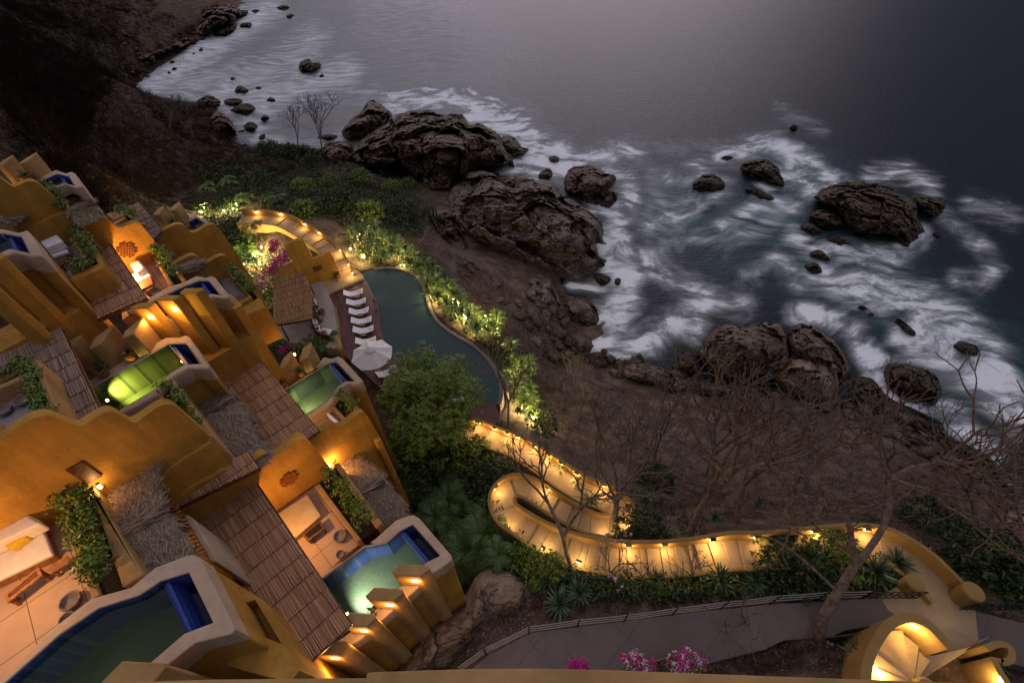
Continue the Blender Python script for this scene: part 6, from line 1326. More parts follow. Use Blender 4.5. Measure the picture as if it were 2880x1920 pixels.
# island beds inside the loops are left as soil; end drums
for lb, r, x, y, z, rd in [('round capped pier at the outer end of the winding stair wall', 8, 1990, 895, 20.0, .42), ('round capped pier at the inner end of the winding stair wall', 8, 1560, 830, 19.75, .38)]:
    q = P(r, x, y, z); tag(MB().lathe((q.x, q.y, 17.5), [(0, 0), (rd, 0), (rd, z - 17.55), (rd - .05, z - 17.5), (0, z - 17.5)], 32).build('stair_pier', 'stairwall', smooth=False, recalc=True), lb, 'pier')
STEPW = 34
CU = UPPER_LINE
stair('upper_stairway', 'shorter lamp-lit stair curving up from the landing into the palm garden', CU, 1.5, [(0, .1), (1, .1)], [(0, .45), (.2, .6), (1, .8)], step=.48, lights=[(2,395,222,-1),(2,610,235,-1),(2,805,340,-1),(2,955,390,-1),(2,1180,520,-1),(2,1280,640,-1),(2,1345,755,-1)])
# spiral stair at the bottom right
STEPW = 30
CS = [(8,2010,1240,19.0),(8,1900,1330,19.2),(8,1770,1400,19.45),(8,1640,1385,19.75),(8,1520,1370,20.05),(8,1420,1420,20.35),(8,1380,1520,20.65),(8,1400,1650,20.95),(8,1500,1800,21.2)]
def spiral():
    t = thing('spiral_stair', 'fan of lamp-lit steps curling under a tall curved hood wall at the bottom right', 'stairway', P(8, 1600, 1500, 18.0))
    ZT = 21.3; inner = smooth_line(T(8, [(1800,1325),(1740,1260),(1690,1205),(1630,1155),(1550,1122),(1470,1132),(1385,1185),(1305,1300),(1250,1430),(1232,1568),(1235,1720),(1290,1900)], ZT), 6)
    a, b = ribbon(inner, 0, .36); hub = P(8, 1640, 1600, 20.9)
    if (b[20] - hub).length < (a[20] - hub).length: a, b = ribbon(inner, 0, -.36)
    MB().prism(a + b[::-1], ZT, 17.5).build('hood_wall', 'stairwall', t, bevel=.04, seg=2, recalc=True, angle=60)
    arc = [Vector((q.x, q.y, 0)) for q in T(8, [(2100,1225),(2000,1262),(1900,1320)], 19.0)] + [Vector((q.x, q.y, 0)) for q in inner]
    cum = [0]
    for i in range(len(arc) - 1): cum.append(cum[-1] + (arc[i + 1] - arc[i]).length)
    def at(s_):
        i = max(k for k in range(len(cum) - 1) if cum[k] <= s_ + 1e-9); return arc[i].lerp(arc[i + 1], (s_ - cum[i]) / max(1e-6, cum[i + 1] - cum[i]))
    n = 14; mb = MB(); h2 = Vector((hub.x, hub.y, 0))
    for i in range(n):
        p0, p1 = at(cum[-1] * i / n), at(cum[-1] * (i + 1) / n); z = 19.04 + i * .155; q0, q1 = h2.lerp(p0, .12), h2.lerp(p1, .12); e_ = (p0 - p1).normalized() * .05
        mb.prism([p0 + e_, p1, q1, q0], z, 17.8)
    mb.build('treads', 'steps', t, recalc=True)
    MB().lathe((hub.x, hub.y, 18), [(0, 0), (.34, 0), (.34, 2.9), (.28, 2.96), (0, 2.96)], 28).build('hub', 'stairwall', t, recalc=True)
    for (x, y, z) in [(1550,1150,20.95),(1262,1470,21.05),(2185,1555,20.0)]:
        q = P(8, x, y, z); d = (h2 - Vector((q.x, q.y, 0))).normalized(); MB().box(q, (.06, .30, .14), math.atan2(d.y, d.x)).build('step_light', 'lamp', t, bevel=.012)
        lamp(q + d * .28 + Vector((0, 0, -.12)), 62, (1, .70, .25), .07, t)
    sc = smooth_line(T(8, [(2060,1290),(2140,1255),(2230,1270),(2290,1340),(2280,1420),(2200,1440),(2160,1400),(2200,1480),(2260,1580),(2270,1700)], 20.1), 5)
    V = []; Fq = []; m_ = len(sc)
    for i, p in enumerate(sc):
        d = sc[min(i + 1, m_ - 1)] - sc[max(i - 1, 0)]; d.normalize(); nn = Vector((d.y, -d.x, 0)); h = 20.1
        V += [Vector((p.x, p.y, 18)), Vector((p.x, p.y, h)), Vector((p.x, p.y, h)) + nn * .24, Vector((p.x, p.y, 18)) + nn * .24]
    for i in range(m_ - 1):
        for c_ in range(4): Fq.append((i * 4 + c_, (i + 1) * 4 + c_, (i + 1) * 4 + (c_ + 1) % 4, i * 4 + (c_ + 1) % 4))
    Fq += [(0, 1, 2, 3), tuple(range(4 * m_ - 1, 4 * m_ - 5, -1))]
    MB().add(V, Fq).build('scroll_wall', 'stairwall', t, bevel=.05, seg=2, recalc=True)
spiral()
# ------------------------------------------------------------------ grey path with its rope rail
path_poly = [(1050,1560),(1120,1505),(1222,1452),(1400,1430),(1600,1405),(1800,1385),(1960,1375),(2050,1368),(2120,1350),(2180,1340),(2230,1400),(2352,1430),(2480,1450),(2480,1560),(2352,1530),(2230,1500),(2130,1500),(2060,1490),(1960,1460),(1800,1470),(1760,1490),(1640,1520),(1560,1545),(1500,1580),(1050,1620)]
slab('footpath', '', '', 0, path_poly, 19.0, 17.0, 'pathway', .03, kind='structure')
slab('landing', '', '', 0, [(2020,1368),(2090,1330),(2150,1330),(2190,1370),(2240,1400),(2250,1490),(2180,1500),(2100,1440),(2040,1400)], 19.004, 18, 'steps', 0, kind='structure')
rail_pts = [(1050,1535),(1112,1491),(1215,1441),(1330,1425),(1440,1414),(1555,1398),(1670,1384),(1790,1370),(1900,1362),(2000,1360)]
t = thing('rope_rail', 'three-strand pale rope railing with dark posts along the grey path', 'railing', P(0, 1500, 1410, 19.0))
for h in (.30, .70, 1.10):
    ln = [P(0, x, y, 19.94) for x, y in rail_pts]; ln = [Vector((p.x, p.y, 19.0 + h)) for p in ln]; rp = MB()
    o = []
    for a, b in zip(ln, ln[1:]):
        for k in range(5): f = k / 5; q = a.lerp(b, f); q.z -= .06 * math.sin(math.pi * f); o.append(q)
    o.append(ln[-1]); rp.tube(o, .02, 6).build('rope', 'rope', t, smooth=True)
for x, y in rail_pts:
    q = P(0, x, y, 19.94); MB().tube([(q.x, q.y, 18.7), (q.x, q.y, 20.15)], .035, 6).build('rail_post', 'iron', t)
def iron_gate(label, a, b):
    A, B = P(*a, 20.0), P(*b, 20.0); t = thing('iron_gate', label, 'gate', (A.x, A.y, 19.0), 'dark iron railing gates beside the path'); d = B - A
    for z in (19.15, 19.55, 20.0): MB().tube([(A.x, A.y, z), (B.x, B.y, z)], .03, 6).build('gate_rail', 'iron', t)
    for k in range(9): q = A + d * k / 8; MB().tube([(q.x, q.y, 19.02), (q.x, q.y, 20.0)], .022, 5).build('gate_bar', 'iron', t)
iron_gate('dark iron gate at the end of the rope railing', (8, 1250, 905), (8, 1650, 900))
iron_gate('dark iron gate left of the curved hood wall', (8, 1050, 1180), (8, 1290, 1140))
iron_gate('dark iron gate at the right edge beyond the outer round pier', (8, 1990, 985), (8, 2420, 990))
# ------------------------------------------------------------------ vegetation
def zone_pts(poly, n, seed, r=0):        # random ground points inside a survey outline
    rg = np.random.default_rng(seed); pl = [src(r, a, b) for a, b in poly]; xs_ = [p[0] for p in pl]; ys_ = [p[1] for p in pl]; o = []
    X = rg.uniform(min(xs_), max(xs_), n * 6); Y = rg.uniform(min(ys_), max(ys_), n * 6); k = in_poly_np(X, Y, pl); X, Y = X[k][:n], Y[k][:n]
    return Gv(X, Y)
def twig_mesh(mb, p, rnd, n, L, wd, spread=.9):
    for _ in range(n):
        a = rnd.uniform(0, 6.283); el = rnd.uniform(.15, 1.5); d = Vector((math.cos(a) * math.cos(el) * spread, math.sin(a) * math.cos(el) * spread, math.sin(el))); q = p + Vector((rnd.uniform(-.3, .3), rnd.uniform(-.3, .3), -.1)) * L; l = L * rnd.uniform(.5, 1.2); s = d.cross(Vector((rnd.uniform(-1, 1), rnd.uniform(-1, 1), .3))).normalized() * wd; b = Vector((rnd.uniform(-.3, .3), rnd.uniform(-.3, .3), rnd.uniform(-.1, .2))) * l
        m_ = q + d * l * .5 + b * .4; e_ = q + d * l + b
        mb.add([q - s, q + s, m_ + s * .7, m_ - s * .7, e_], [(0, 1, 2, 3), (3, 2, 4)])
        if rnd.random() < .6:
            d2 = (d + Vector((rnd.uniform(-.8, .8), rnd.uniform(-.8, .8), rnd.uniform(-.2, .5)))).normalized(); f = m_ + d2 * l * .45; mb.add([m_ - s * .6, m_ + s * .6, f], [(0, 1, 2)])
def brush(name, zones, n, m, L, tw_, wd, seed, r=0):
    rnd = random.Random(seed); mb = MB()
    for i, z in enumerate(zones):
        for p in zone_pts(z, n[i] if hasattr(n, '__len__') else n, seed + i, r): twig_mesh(mb, Vector(p), rnd, tw_, L * rnd.uniform(.6, 1.3), wd)
    return mb.build(name, m, kind='stuff')
def cover(name, zones, n, m, rad, nl, size, seed, r=0, flat=.55, lift=.25):
    rnd = random.Random(seed); mb = MB()
    for i, z in enumerate(zones):
        for p in zone_pts(z, n[i] if hasattr(n, '__len__') else n, seed + i, r): s_ = rnd.uniform(.6, 1.3); leaf_clump(mb, Vector(p) + Vector((0, 0, lift * s_)), rad * s_, nl, size * rnd.uniform(.7, 1.2), rnd, flat=flat)
    return mb.build(name, m, kind='stuff')
HILL = [(0,0),(520,0),(450,60),(380,120),(290,170),(230,230),(180,330),(250,470),(180,420),(0,330)]
brush('dry_thicket', [HILL, [(-60,0),(300,0),(200,330),(-60,330)]], [5200, 1600], 'drydark', 1.6, 14, .022, 11)
brush('golden_scrub', [[(230,200),(330,200),(480,240),(540,320),(470,420),(330,470),(230,440)], [(480,330),(700,330),(760,380),(600,420),(470,440)]], [1500, 900], 'drygold', 1.1, 14, .016, 12)
brush('shore_brush', [[(310,195),(420,205),(500,250),(545,315),(500,340),(420,320),(340,260)], [(560,325),(700,335),(790,360),(760,380),(640,360)]], [620, 260], 'drydark', 1.5, 14, .02, 14)
brush('dry_litter', [[(1240,880),(1500,900),(1900,980),(2350,1130),(2350,1330),(1900,1190),(1500,1200),(1440,1080),(1250,1000)], [(1000,560),(1150,640),(1250,740),(1300,860),(1180,820),(1080,690)], [(1100,1330),(1450,1350),(1480,1400),(1150,1430)], [(1560,1520),(1900,1470),(1960,1530),(1650,1560)]], [2600, 700, 260, 160], 'dry', .62, 11, .010, 13)
cover('ground_cover', [[(430,470),(540,440),(560,520),(620,640),(620,800),(740,800),(690,660),(560,600)], [(560,420),(700,400),(960,430),(970,540),(860,560),(760,500),(600,480)], [(900,1020),(1020,1010),(1140,1070),(1150,1200),(1240,1270),(1210,1330),(1050,1260),(940,1100)], [(1230,1330),(1380,1310),(1750,1330),(1750,1360),(1480,1380),(1260,1370)], [(790,540),(880,520),(980,590),(1080,700),(1160,760),(1240,900),(1250,970),(1190,930),(1120,800),(1040,740),(940,640),(830,600)], [(1750,1280),(2050,1280),(2060,1340),(1800,1360)]], [700, 1500, 1000, 420, 700, 300], 'under', .45, 14, .13, 21)
cover('slope_weeds', [[(1440,1100),(1620,1180),(1620,1240),(1460,1230)], [(2100,1170),(2352,1250),(2352,1460),(2230,1380),(2130,1240)], [(1240,850),(1420,900),(1450,960),(1280,1000)], [(1180,750),(1330,830),(1300,900),(1210,860)]], [120, 240, 60, 60], 'under', .28, 9, .09, 22)
rnd = random.Random(71); mb = MB()
for z, n in [([(1240,880),(1500,900),(1900,980),(2350,1130),(2350,1330),(1900,1190),(1500,1200),(1440,1080),(1250,1000)], 5200), ([(1000,560),(1150,640),(1250,740),(1300,860),(1180,820),(1080,690)], 1500), ([(940,1540),(1080,1400),(1110,1330),(1450,1350),(1560,1390),(1230,1440),(1120,1490)], 900), ([(1560,1540),(1680,1490),(1900,1470),(1970,1540)], 420), ([(300,200),(560,20),(450,60),(240,180)], 500)]:
    for v in zone_pts(z, n, n):
        v = Vector(v); r_ = rnd.uniform(.02, .075) * (1.8 if rnd.random() < .06 else 1); a = rnd.uniform(0, 6.28); ca, sa = math.cos(a) * r_, math.sin(a) * r_; e_ = rnd.uniform(.5, 1.0)
        mb.add([v + Vector((ca, sa, -.02)), v + Vector((-sa * e_, ca * e_, -.02)), v + Vector((-ca, -sa, -.02)), v + Vector((sa * e_, -ca * e_, -.02)), v + Vector((ca * .2, sa * .2, r_ * .8))], [(0, 1, 4), (1, 2, 4), (2, 3, 4), (3, 0, 4)])
mb.build('loose_stones', 'pebble', kind='stuff')
# --- shrubs that can be told apart
def shrub_proto(seedv, rad, h, nl, size, m, name='leafy_shrub'):
    rnd = random.Random(seedv); root = thing(name, 'x', 'shrub', (0, 0, 0)); mb = MB()
    for _ in range(nl):
        a = rnd.uniform(0, 6.283); f = math.sqrt(rnd.random()); z = h * rnd.uniform(.15, 1) * (1 - .45 * f * f); leaf_clump(mb, Vector((math.cos(a) * rad * f, math.sin(a) * rad * f, z)), .22, 9, size, rnd)
    f_ = mb.build('foliage', m, root); st = MB()
    for k in range(6): a = k * 1.05; st.tube([(0, 0, -.2), (math.cos(a) * rad * .3, math.sin(a) * rad * .3, h * .4), (math.cos(a) * rad * .6, math.sin(a) * rad * .6, h * .75)], [.035, .025, .01], 4)
    st.build('stem', 'barkgrey', root); return root
HB = [[(450,390),(560,350),(640,330),(760,350),(840,400),(960,420),(990,470),(970,540),(900,520),(780,500),(700,480),(600,470),(480,450)]]
cover('bush_mass', HB, [520], 'under', .8, 26, .17, 61, flat=.7, lift=.75)
cover('hill_bush_mass', [[(0,0),(480,0),(380,120),(280,180),(240,260),(300,420),(200,430),(0,340)]], [420], 'drydark', .9, 22, .16, 62, flat=.7, lift=.6)
cover('stair_bush_mass', [[(900,1020),(1010,1000),(1090,1080),(1150,1220),(1230,1280),(1180,1310),(1060,1240),(940,1110)], [(440,480),(540,450),(600,620),(620,740),(560,700),(540,560)], [(640,800),(740,820),(760,790),(620,760)]], [170, 110, 30], 'under', .7, 24, .16, 63, flat=.7, lift=.55)
protos = [shrub_proto(1, 1.4, 1.9, 190, .13, 'treeleaf'), shrub_proto(2, 1.2, 1.6, 150, .12, 'treeleaf'), shrub_proto(3, 1.7, 2.0, 200, .14, 'under')]
SH = [(700,440,0,1.2,'rounded green shrub under the bare candelabra tree'),(760,430,1,1.3,'bright green shrub below the headland rock, left of centre'),(830,420,1,1.4,'bright green shrub touching the foot of the headland rock'),(900,440,1,1.3,'leafy bush tucked under the headland rock face'),(940,430,1,1.1,'rightmost leafy bush against the headland rock'),(600,430,2,1.3,'dark shrub above the lit palm garden'),(540,420,2,1.2,'dark shrub left of the lit palm garden'),(660,360,2,1.4,'dark rounded shrub beneath the bare shore tree'),(720,380,2,1.2,'dark shrub in front of the shore tree trunk'),(620,350,2,1.3,'dark shrub on the bushy point by the milky bay'),(780,480,2,1.3,'dark bush above the upper lamp-lit stair'),(850,500,0,1.3,'green bush behind the lit spiky bed'),(700,490,0,1.0,'green bush just above the upper stair lamps'),(920,500,2,1.3,'dark bush beside the tall cactus'),(640,690,0,.9,'green bush right of the golden reed lounge garden'),(610,790,1,.9,'green bush between the tower and the patio palms'),(720,810,0,1.0,'dark green bush in front of the lounge sofas'),(760,790,0,.8,'leafy bush at the corner of the patio and the deck'),
(940,1060,0,1.3,'dark bush below the big leafy tree'),(1010,1050,0,1.3,'dark bush left of the start of the winding stair'),(1000,1120,2,1.2,'shadowy bush between thatch and winding stair'),(1090,1060,0,1.1,'dark green bush under the top flight of the winding stair'),(1130,1110,2,1.0,'shadowy bush left of the stair loop'),(1200,1290,1,.8,'green bush at the foot of the stair loop'),(1250,1320,0,.8,'low bush below the lamp-lit main flight at left'),(1470,1230,2,.9,'dark bush in the crook right of the stair loop'),(1830,1320,2,1.0,'bush with narrow leaves under the leaning tree by the main flight'),(1780,1300,2,.8,'green bush against the kerb of the main flight'),(1900,1290,0,1.0,'bush behind the leaning tree trunk'),(2130,1210,2,1.0,'dark bush behind the outer curve of the stair'),(2260,1300,2,1.1,'dark bush beside the outer round pier'),(2330,1340,2,1.0,'dark bush at the right edge of the hillside'),(1500,1110,2,.8,'dark bush on the bare slope right of the stair loop'),(1240,980,2,.8,'dark bush at the lower end of the lit spiky bed')]
pz = Gv(np.array([a * 1.22449 for a, *_ in SH]), np.array([b * 1.22449 for _, b, *_ in SH])); seen = set()
for (a, b, k, s_, lb), p in zip(SH, pz):
    rz = random.Random(a * 7 + b).uniform(0, 6.28)
    if k not in seen:
        seen.add(k); o = protos[k]; o.location = p; o.rotation_euler = (0, 0, rz); o.scale = (s_,) * 3; o['label'] = lb; o['group'] = 'shrubs of the hillside garden'
    else: dup(protos[k], p, rz, s_, lb, 'shrubs of the hillside garden')
# --- spiky plants
sp = thing('spiky_dracaena', 'spiky dracaena among many, lit yellow from below in the bed beyond the curved pool', 'spiky plant', (0, 0, 0), 'lit spiky dracaenas beyond the pool')
spiky(46, .80, .035, .28, 5, .95, 1.0).build('leaf_rosette', 'spike', sp); MB().tube([(0, 0, -.2), (.04, .02, .5), (0, 0, .98)], [.05, .045, .04], 6).build('stem', 'bark', sp)
sp.children[0].location = Vector(sp.children[0].location)
band = [[(800,545),(870,535),(960,595),(1000,650),(990,670),(930,615),(830,600)], [(960,600),(1020,650),(1080,720),(1150,740),(1160,790),(1090,780),(1040,730),(985,690)], [(1160,800),(1220,850),(1235,950),(1195,960),(1175,880)]]
first = True; rs = random.Random(31); spots = []
for i, (z, n) in enumerate(zip(band, (70, 80, 26))):
    for p in zone_pts(z, n, 40 + i):
        if any((Vector(p) - q).length < .42 for q in spots): continue
        spots.append(Vector(p)); s_ = rs.uniform(.85, 1.5)
        if first: first = False; sp.location = p; sp.scale = (s_,) * 3
        else: dup(sp, p, rs.uniform(0, 6.28), s_, tilt=(rs.uniform(-.3, .3), rs.uniform(-.3, .3)))
yu = thing('yucca', 'x', 'spiky plant', (0, 0, 0), 'dark yuccas around the stairway')
spiky(54, .85, .045, .12, 8, .35, 1.05).build('leaf_rosette', 'yucca', yu); MB().tube([(0, 0, -.2), (0, 0, .4)], [.09, .07], 6).build('stem', 'bark', yu)
YU = [(1440,1330,.9,'yucca under the first lamps of the main flight'),(1505,1335,1.0,'yucca between two lamps below the main flight'),(1560,1335,.8,'yucca below the middle of the main flight'),(1650,1335,1.1,'large yucca against the kerb of the main flight'),(1735,1338,.9,'yucca left of the leaning tree by the main flight'),(2000,1318,1.3,'big dark yucca inside the bend of the stair'),(2050,1300,1.1,'yucca in front of the inner round pier'),(1330,1368,1.0,'yucca standing on bare soil near the rope rail'),(1285,1395,1.1,'yucca nearest the rope rail'),(1255,1352,.8,'pale yucca at the left end of the bare bank'),(1220,1165,.8,'yucca in the lower island bed of the stair loop'),(1290,1085,.9,'yucca at the left end of the upper island bed'),(1355,1155,.9,'yucca at the right end of the upper island bed'),(1325,1115,.7,'yucca in the middle of the upper island bed'),(1100,990,.8,'yucca beside the first lamps below the deck'),(1160,1005,.8,'yucca below the second lamp of the top flight'),(1195,1035,.7,'yucca under the top flight near the bare tree'),(1640,1190,.7,'yucca on the bare slope behind the main flight'),(1740,1160,.7,'yucca on the bare slope among the tall bare trees'),(1480,1150,.8,'yucca right of the stair loop on the slope'),(1960,1515,1.0,'yucca at the left foot of the curved hood wall'),(2300,1520,.8,'yucca at the right bottom corner'),(2090,1120,.7,'yucca on the far slope under the leaning tree crown')]
pz = Gv(np.array([a * 1.22449 for a, *_ in YU]), np.array([b * 1.22449 for _, b, *_ in YU]))
for i, ((a, b, s_, lb), p) in enumerate(zip(YU, pz)):
    if i == 0: yu.location = p; yu.scale = (s_,) * 3; yu['label'] = lb
    else: dup(yu, p, random.Random(i).uniform(0, 6.28), s_, lb)
# --- palms
def palm_proto(seedv, nf, L, h, m='palmleaf', name='palm'):
    rnd = random.Random(seedv); root = thing(name, 'x', 'palm', (0, 0, 0)); fr = MB(); ml = MB()
    for k in range(nf):
        a = 6.283 * k / nf + rnd.uniform(-.3, .3); el = rnd.uniform(.35, 1.2); l = L * rnd.uniform(.8, 1.1); pts = []
        d = Vector((math.cos(a), math.sin(a), 0)); s = Vector((-math.sin(a), math.cos(a), 0))
        for i in range(9):
            f = i / 8; pts.append(Vector((0, 0, h)) + d * l * f * math.cos(el) * (1 + .25 * f) + Vector((0, 0, l * (math.sin(el) * f - .75 * f * f))))
        fr.tube(pts, [.025 * (1 - .8 * i / 8) + .004 for i in range(9)], 4)
        for i in range(46):
            f = .12 + .88 * i / 46; q = f * 8; j = min(7, int(q)); p = pts[j].lerp(pts[j + 1], q - j); t_ = (pts[j + 1] - pts[j]).normalized(); ll = l * .30 * math.sin(math.pi * min(.97, f * .85 + .12)) + .05
            for sd in (-1, 1):
                dd = (s * sd * .8 + t_ * .65 + Vector((0, 0, .18 - .35 * f + rnd.uniform(-.12, .12)))).normalized(); e_ = p + dd * ll; m_ = p + dd * ll * .5; wv = t_ * .017
                fr_ = [p - wv * .6, p + wv * .6, m_ + wv + Vector((0, 0, .01)), m_ - wv + Vector((0, 0, .01)), e_ - Vector((0, 0, ll * .18))]
                ml.add(fr_, [(0, 1, 2, 3), (3, 2, 4)])
    ml.build('frond_leaves', m, root); fr.build('frond_ribs', 'leaf', root, smooth=True)
    MB().tube([(0, 0, -.4), (.05, 0, h * .5), (0, 0, h)], [.11, .09, .08], 8).build('trunk', 'barkgrey', root, smooth=True)
    return root
pp0, pp1 = palm_proto(3, 11, 2.2, .9), palm_proto(9, 9, 1.7, 1.6)
PM = [(490,455,1,1.0,'pale lit palm highest in the lit garden left of the upper stair'),(535,440,1,1.1,'lit slender palm beside the brightest garden lamp'),(560,465,0,.8,'palm at the garden end of the upper stair wall'),(590,540,0,.9,'dark palm between the farthest villa and the upper stair'),(560,590,0,.9,'palm beside the farthest wavy wall'),(590,620,1,.9,'lit palm by the purple bougainvillea'),(610,760,0,1.0,'palm beside the tower over the lounge garden'),(650,780,0,.9,'palm left of the lounge sofas'),(700,775,0,1.0,'dark palm overhanging the lounge sofas'),(745,800,0,.8,'dark palm at the deck corner'),(1035,1170,0,1.2,'large palm in the dark garden below the big tree'),(1010,1210,1,1.1,'upright palm in the dark garden near the last thatch'),(1080,1280,0,1.2,'feathery palm above the sea end of the white-lit pool'),(1120,1240,0,1.1,'palm left of the stair loop bottom'),(1060,1310,0,.9,'low palm right of the white-lit pool corner'),(1150,1290,1,.8,'small palm below the stair loop'),(960,1130,0,.9,'shadowed palm by the thatch above dark trees'),(640,470,0,.8,'shadowed palm above the upper stair')]
pz = Gv(np.array([a * 1.22449 for a, *_ in PM]), np.array([b * 1.22449 for _, b, *_ in PM])); seen = set()
for (a, b, k, s_, lb), p in zip(PM, pz):
    o = (pp0, pp1)[k]; rz = random.Random(a + b).uniform(0, 6.28)
    if k not in seen: seen.add(k); o.location = p; o.rotation_euler = (0, 0, rz); o.scale = (s_,) * 3; o['label'] = lb; o['group'] = 'palms of the gardens'
    else: dup(o, p, rz, s_, lb, 'palms of the gardens')
# --- the big leafy tree
def leafy_tree(label, base, ctr, rx, rz, n, size, seedv):
    rnd = random.Random(seedv); t = thing('leafy_tree', label, 'tree', base); tr = MB(); cl = []
    mid = base.lerp(ctr, .45)
    tr.tube([base - Vector((0, 0, .4)), base.lerp(mid, .5) + Vector((.1, 0, 0)), mid], [.26, .2, .17], 9)
    for k in range(62):
        while True:
            d = Vector((rnd.uniform(-1, 1), rnd.uniform(-1, 1), rnd.uniform(-.55, 1)))
            if .35 < d.length < 1: break
        f = rnd.uniform(.86, 1.06); q = ctr + Vector((d.x * rx * f, d.y * rx * f, d.z * rz * f)); cl.append(q)
        if k % 3 == 0: tr.tube([mid, mid.lerp(q, .5) + Vector((rnd.uniform(-.4, .4), rnd.uniform(-.4, .4), .2)), q], [.10, .06, .02], 5)
    tr.build('trunk', 'bark', t, smooth=True); mb = MB()
    for q in cl:
        r_ = rnd.uniform(.7, 1.25)
        for _ in range(n // len(cl)):
            while True:
                d = Vector((rnd.uniform(-1, 1), rnd.uniform(-1, 1), rnd.uniform(-1, 1)))
                if d.length < 1: break
            c = q + d * r_ * Vector((1, 1, .7)).length / 1.55; ax = (d + Vector((rnd.uniform(-.5, .5), rnd.uniform(-.5, .5), .9))).normalized(); a = ax.orthogonal().normalized(); b = ax.cross(a)
            for k in range(7):                 # a whorl of long leaves
                th = 6.283 * k / 7 + rnd.uniform(-.3, .3); dr = (a * math.cos(th) + b * math.sin(th) + ax * rnd.uniform(.1, .5)).normalized(); s = dr.cross(ax).normalized(); l = size * rnd.uniform(.7, 1.2)
                mb.add([c, c + dr * l * .5 + s * l * .14, c + dr * l - ax * l * .12, c + dr * l * .5 - s * l * .14], [(0, 1, 2, 3)])
    mb.build('crown', 'treeleaf', t); return t
gb = Vector(Gv(np.array([985 * 1.22449]), np.array([1030 * 1.22449]))[0])
leafy_tree('large round leafy green tree between the umbrella and the winding stair', gb, P(0, 990, 912, 16.2), 3.7, 2.5, 3000, .27, 77)
# --- bare trees
def bare_tree(label, base, top, seedv, levels=6, r0=.16, spread=.55, m='bark', name='bare_tree', minr=.009, first=.34, cat='tree', fl=None, fn=2):
    rnd = random.Random(seedv); t = thing(name, label, cat, base, 'leafless trees of the slope'); tr = MB(); br = MB(); up = Vector((0, 0, 1)); H = (top - base).length; tips = []
    def grow(p, d, L, r, lev):
        n = 3; pts = [p]; q = p; dd = d.copy()
        for i in range(n):
            dd = (dd + Vector((rnd.uniform(-.22, .22), rnd.uniform(-.22, .22), rnd.uniform(-.06, .16)))).normalized(); q = q + dd * L / n; pts.append(q)
        (tr if lev <= 1 else br).tube(pts, [r, r * .9, r * .8, r * .70], 7 if lev < 2 else (5 if lev < 4 else 3), cap=False)
        if lev >= levels or r < minr: tips.append(q); return
        k = fn if rnd.random() < .62 else fn + 1; a0 = rnd.uniform(0, 6.283)
        for j in range(k):
            a = a0 + 6.283 * j / k + rnd.uniform(-.5, .5); o = dd.orthogonal().normalized(); o2 = dd.cross(o); sp_ = spread * rnd.uniform(.6, 1.25)
            nd = (dd + (o * math.cos(a) + o2 * math.sin(a)) * sp_ + up * .10).normalized(); grow(q, nd, L * rnd.uniform(.66, .86), r * rnd.uniform(.66, .78), lev + 1)
    d0 = (top - base).normalized(); grow(base - d0 * .2, d0, H * first, r0, 0)
    tr.add(br.v, br.f); tr.build('branching_trunk', m, t, smooth=True)
    if fl:
        fm = MB()
        for q in tips:
            if rnd.random() < fl: leaf_clump(fm, q, .09, 10, .05, rnd)
        if fm.v: fm.build('blossom', 'pinkpetal', t)
    return t
BT = [('bare tree rising through the stair loop, trunk in front of the main flight', (1328,1315), (1240,1085), 3.6, 6, .15, .55),
('slim bare tree standing right of the stair loop', (1405,1222), (1392,960), 5.0, 6, .13, .48),
('bare trunk leaning at the right end of the stair loop', (1425,1235), (1440,1010), 4.2, 6, .12, .5),
('tall bare tree with a wide crown on the middle of the slope', (1585,1232), (1575,930), 6.0, 7, .19, .52),
('bare tree on the slope right of the tall wide-crowned one', (1690,1200), (1690,960), 5.0, 6, .14, .55),
('bare tree farther down the slope toward the flat-topped coastal rock', (1500,1060), (1480,900), 4.6, 6, .13, .55),
('bare tree on the slope in front of the pale boulder', (1850,1130), (1850,950), 5.0, 6, .14, .55),
('bare thicket tree at the foot of the slope by the domed black rock', (2040,1110), (2050,975), 4.0, 6, .12, .55),
('bare tree on the slope near the right edge', (2240,1200), (2230,1010), 4.6, 6, .13, .55),
('small bare tree at the lower right side of the pool', (1165,985), (1210,830), 3.2, 6, .09, .55),
('scraggly bare bush on the slope below the curved pool', (1330,960), (1330,850), 3.0, 6, .08, .6),
('bare tree half way down the slope behind the stair loop', (1620,1090), (1640,900), 4.6, 6, .12, .55)]
for i, (lb, b, tp, h, lv, r0, sp_) in enumerate(BT):
    p = Vector(Gv(np.array([b[0] * 1.22449]), np.array([b[1] * 1.22449]))[0]); q = P(0, tp[0], tp[1], p.z + h); d = q - p; h *= 1.25; q = p + d * 1.25
    if d.length > h * 1.9: q = p + d.normalized() * h * 1.9
    bare_tree(lb, p, q, 100 + i, 6 if i in (0, 1, 3, 6) else 5, r0 * 1.1, sp_, m='bark' if i in (0, 3, 4) else 'barkgrey')
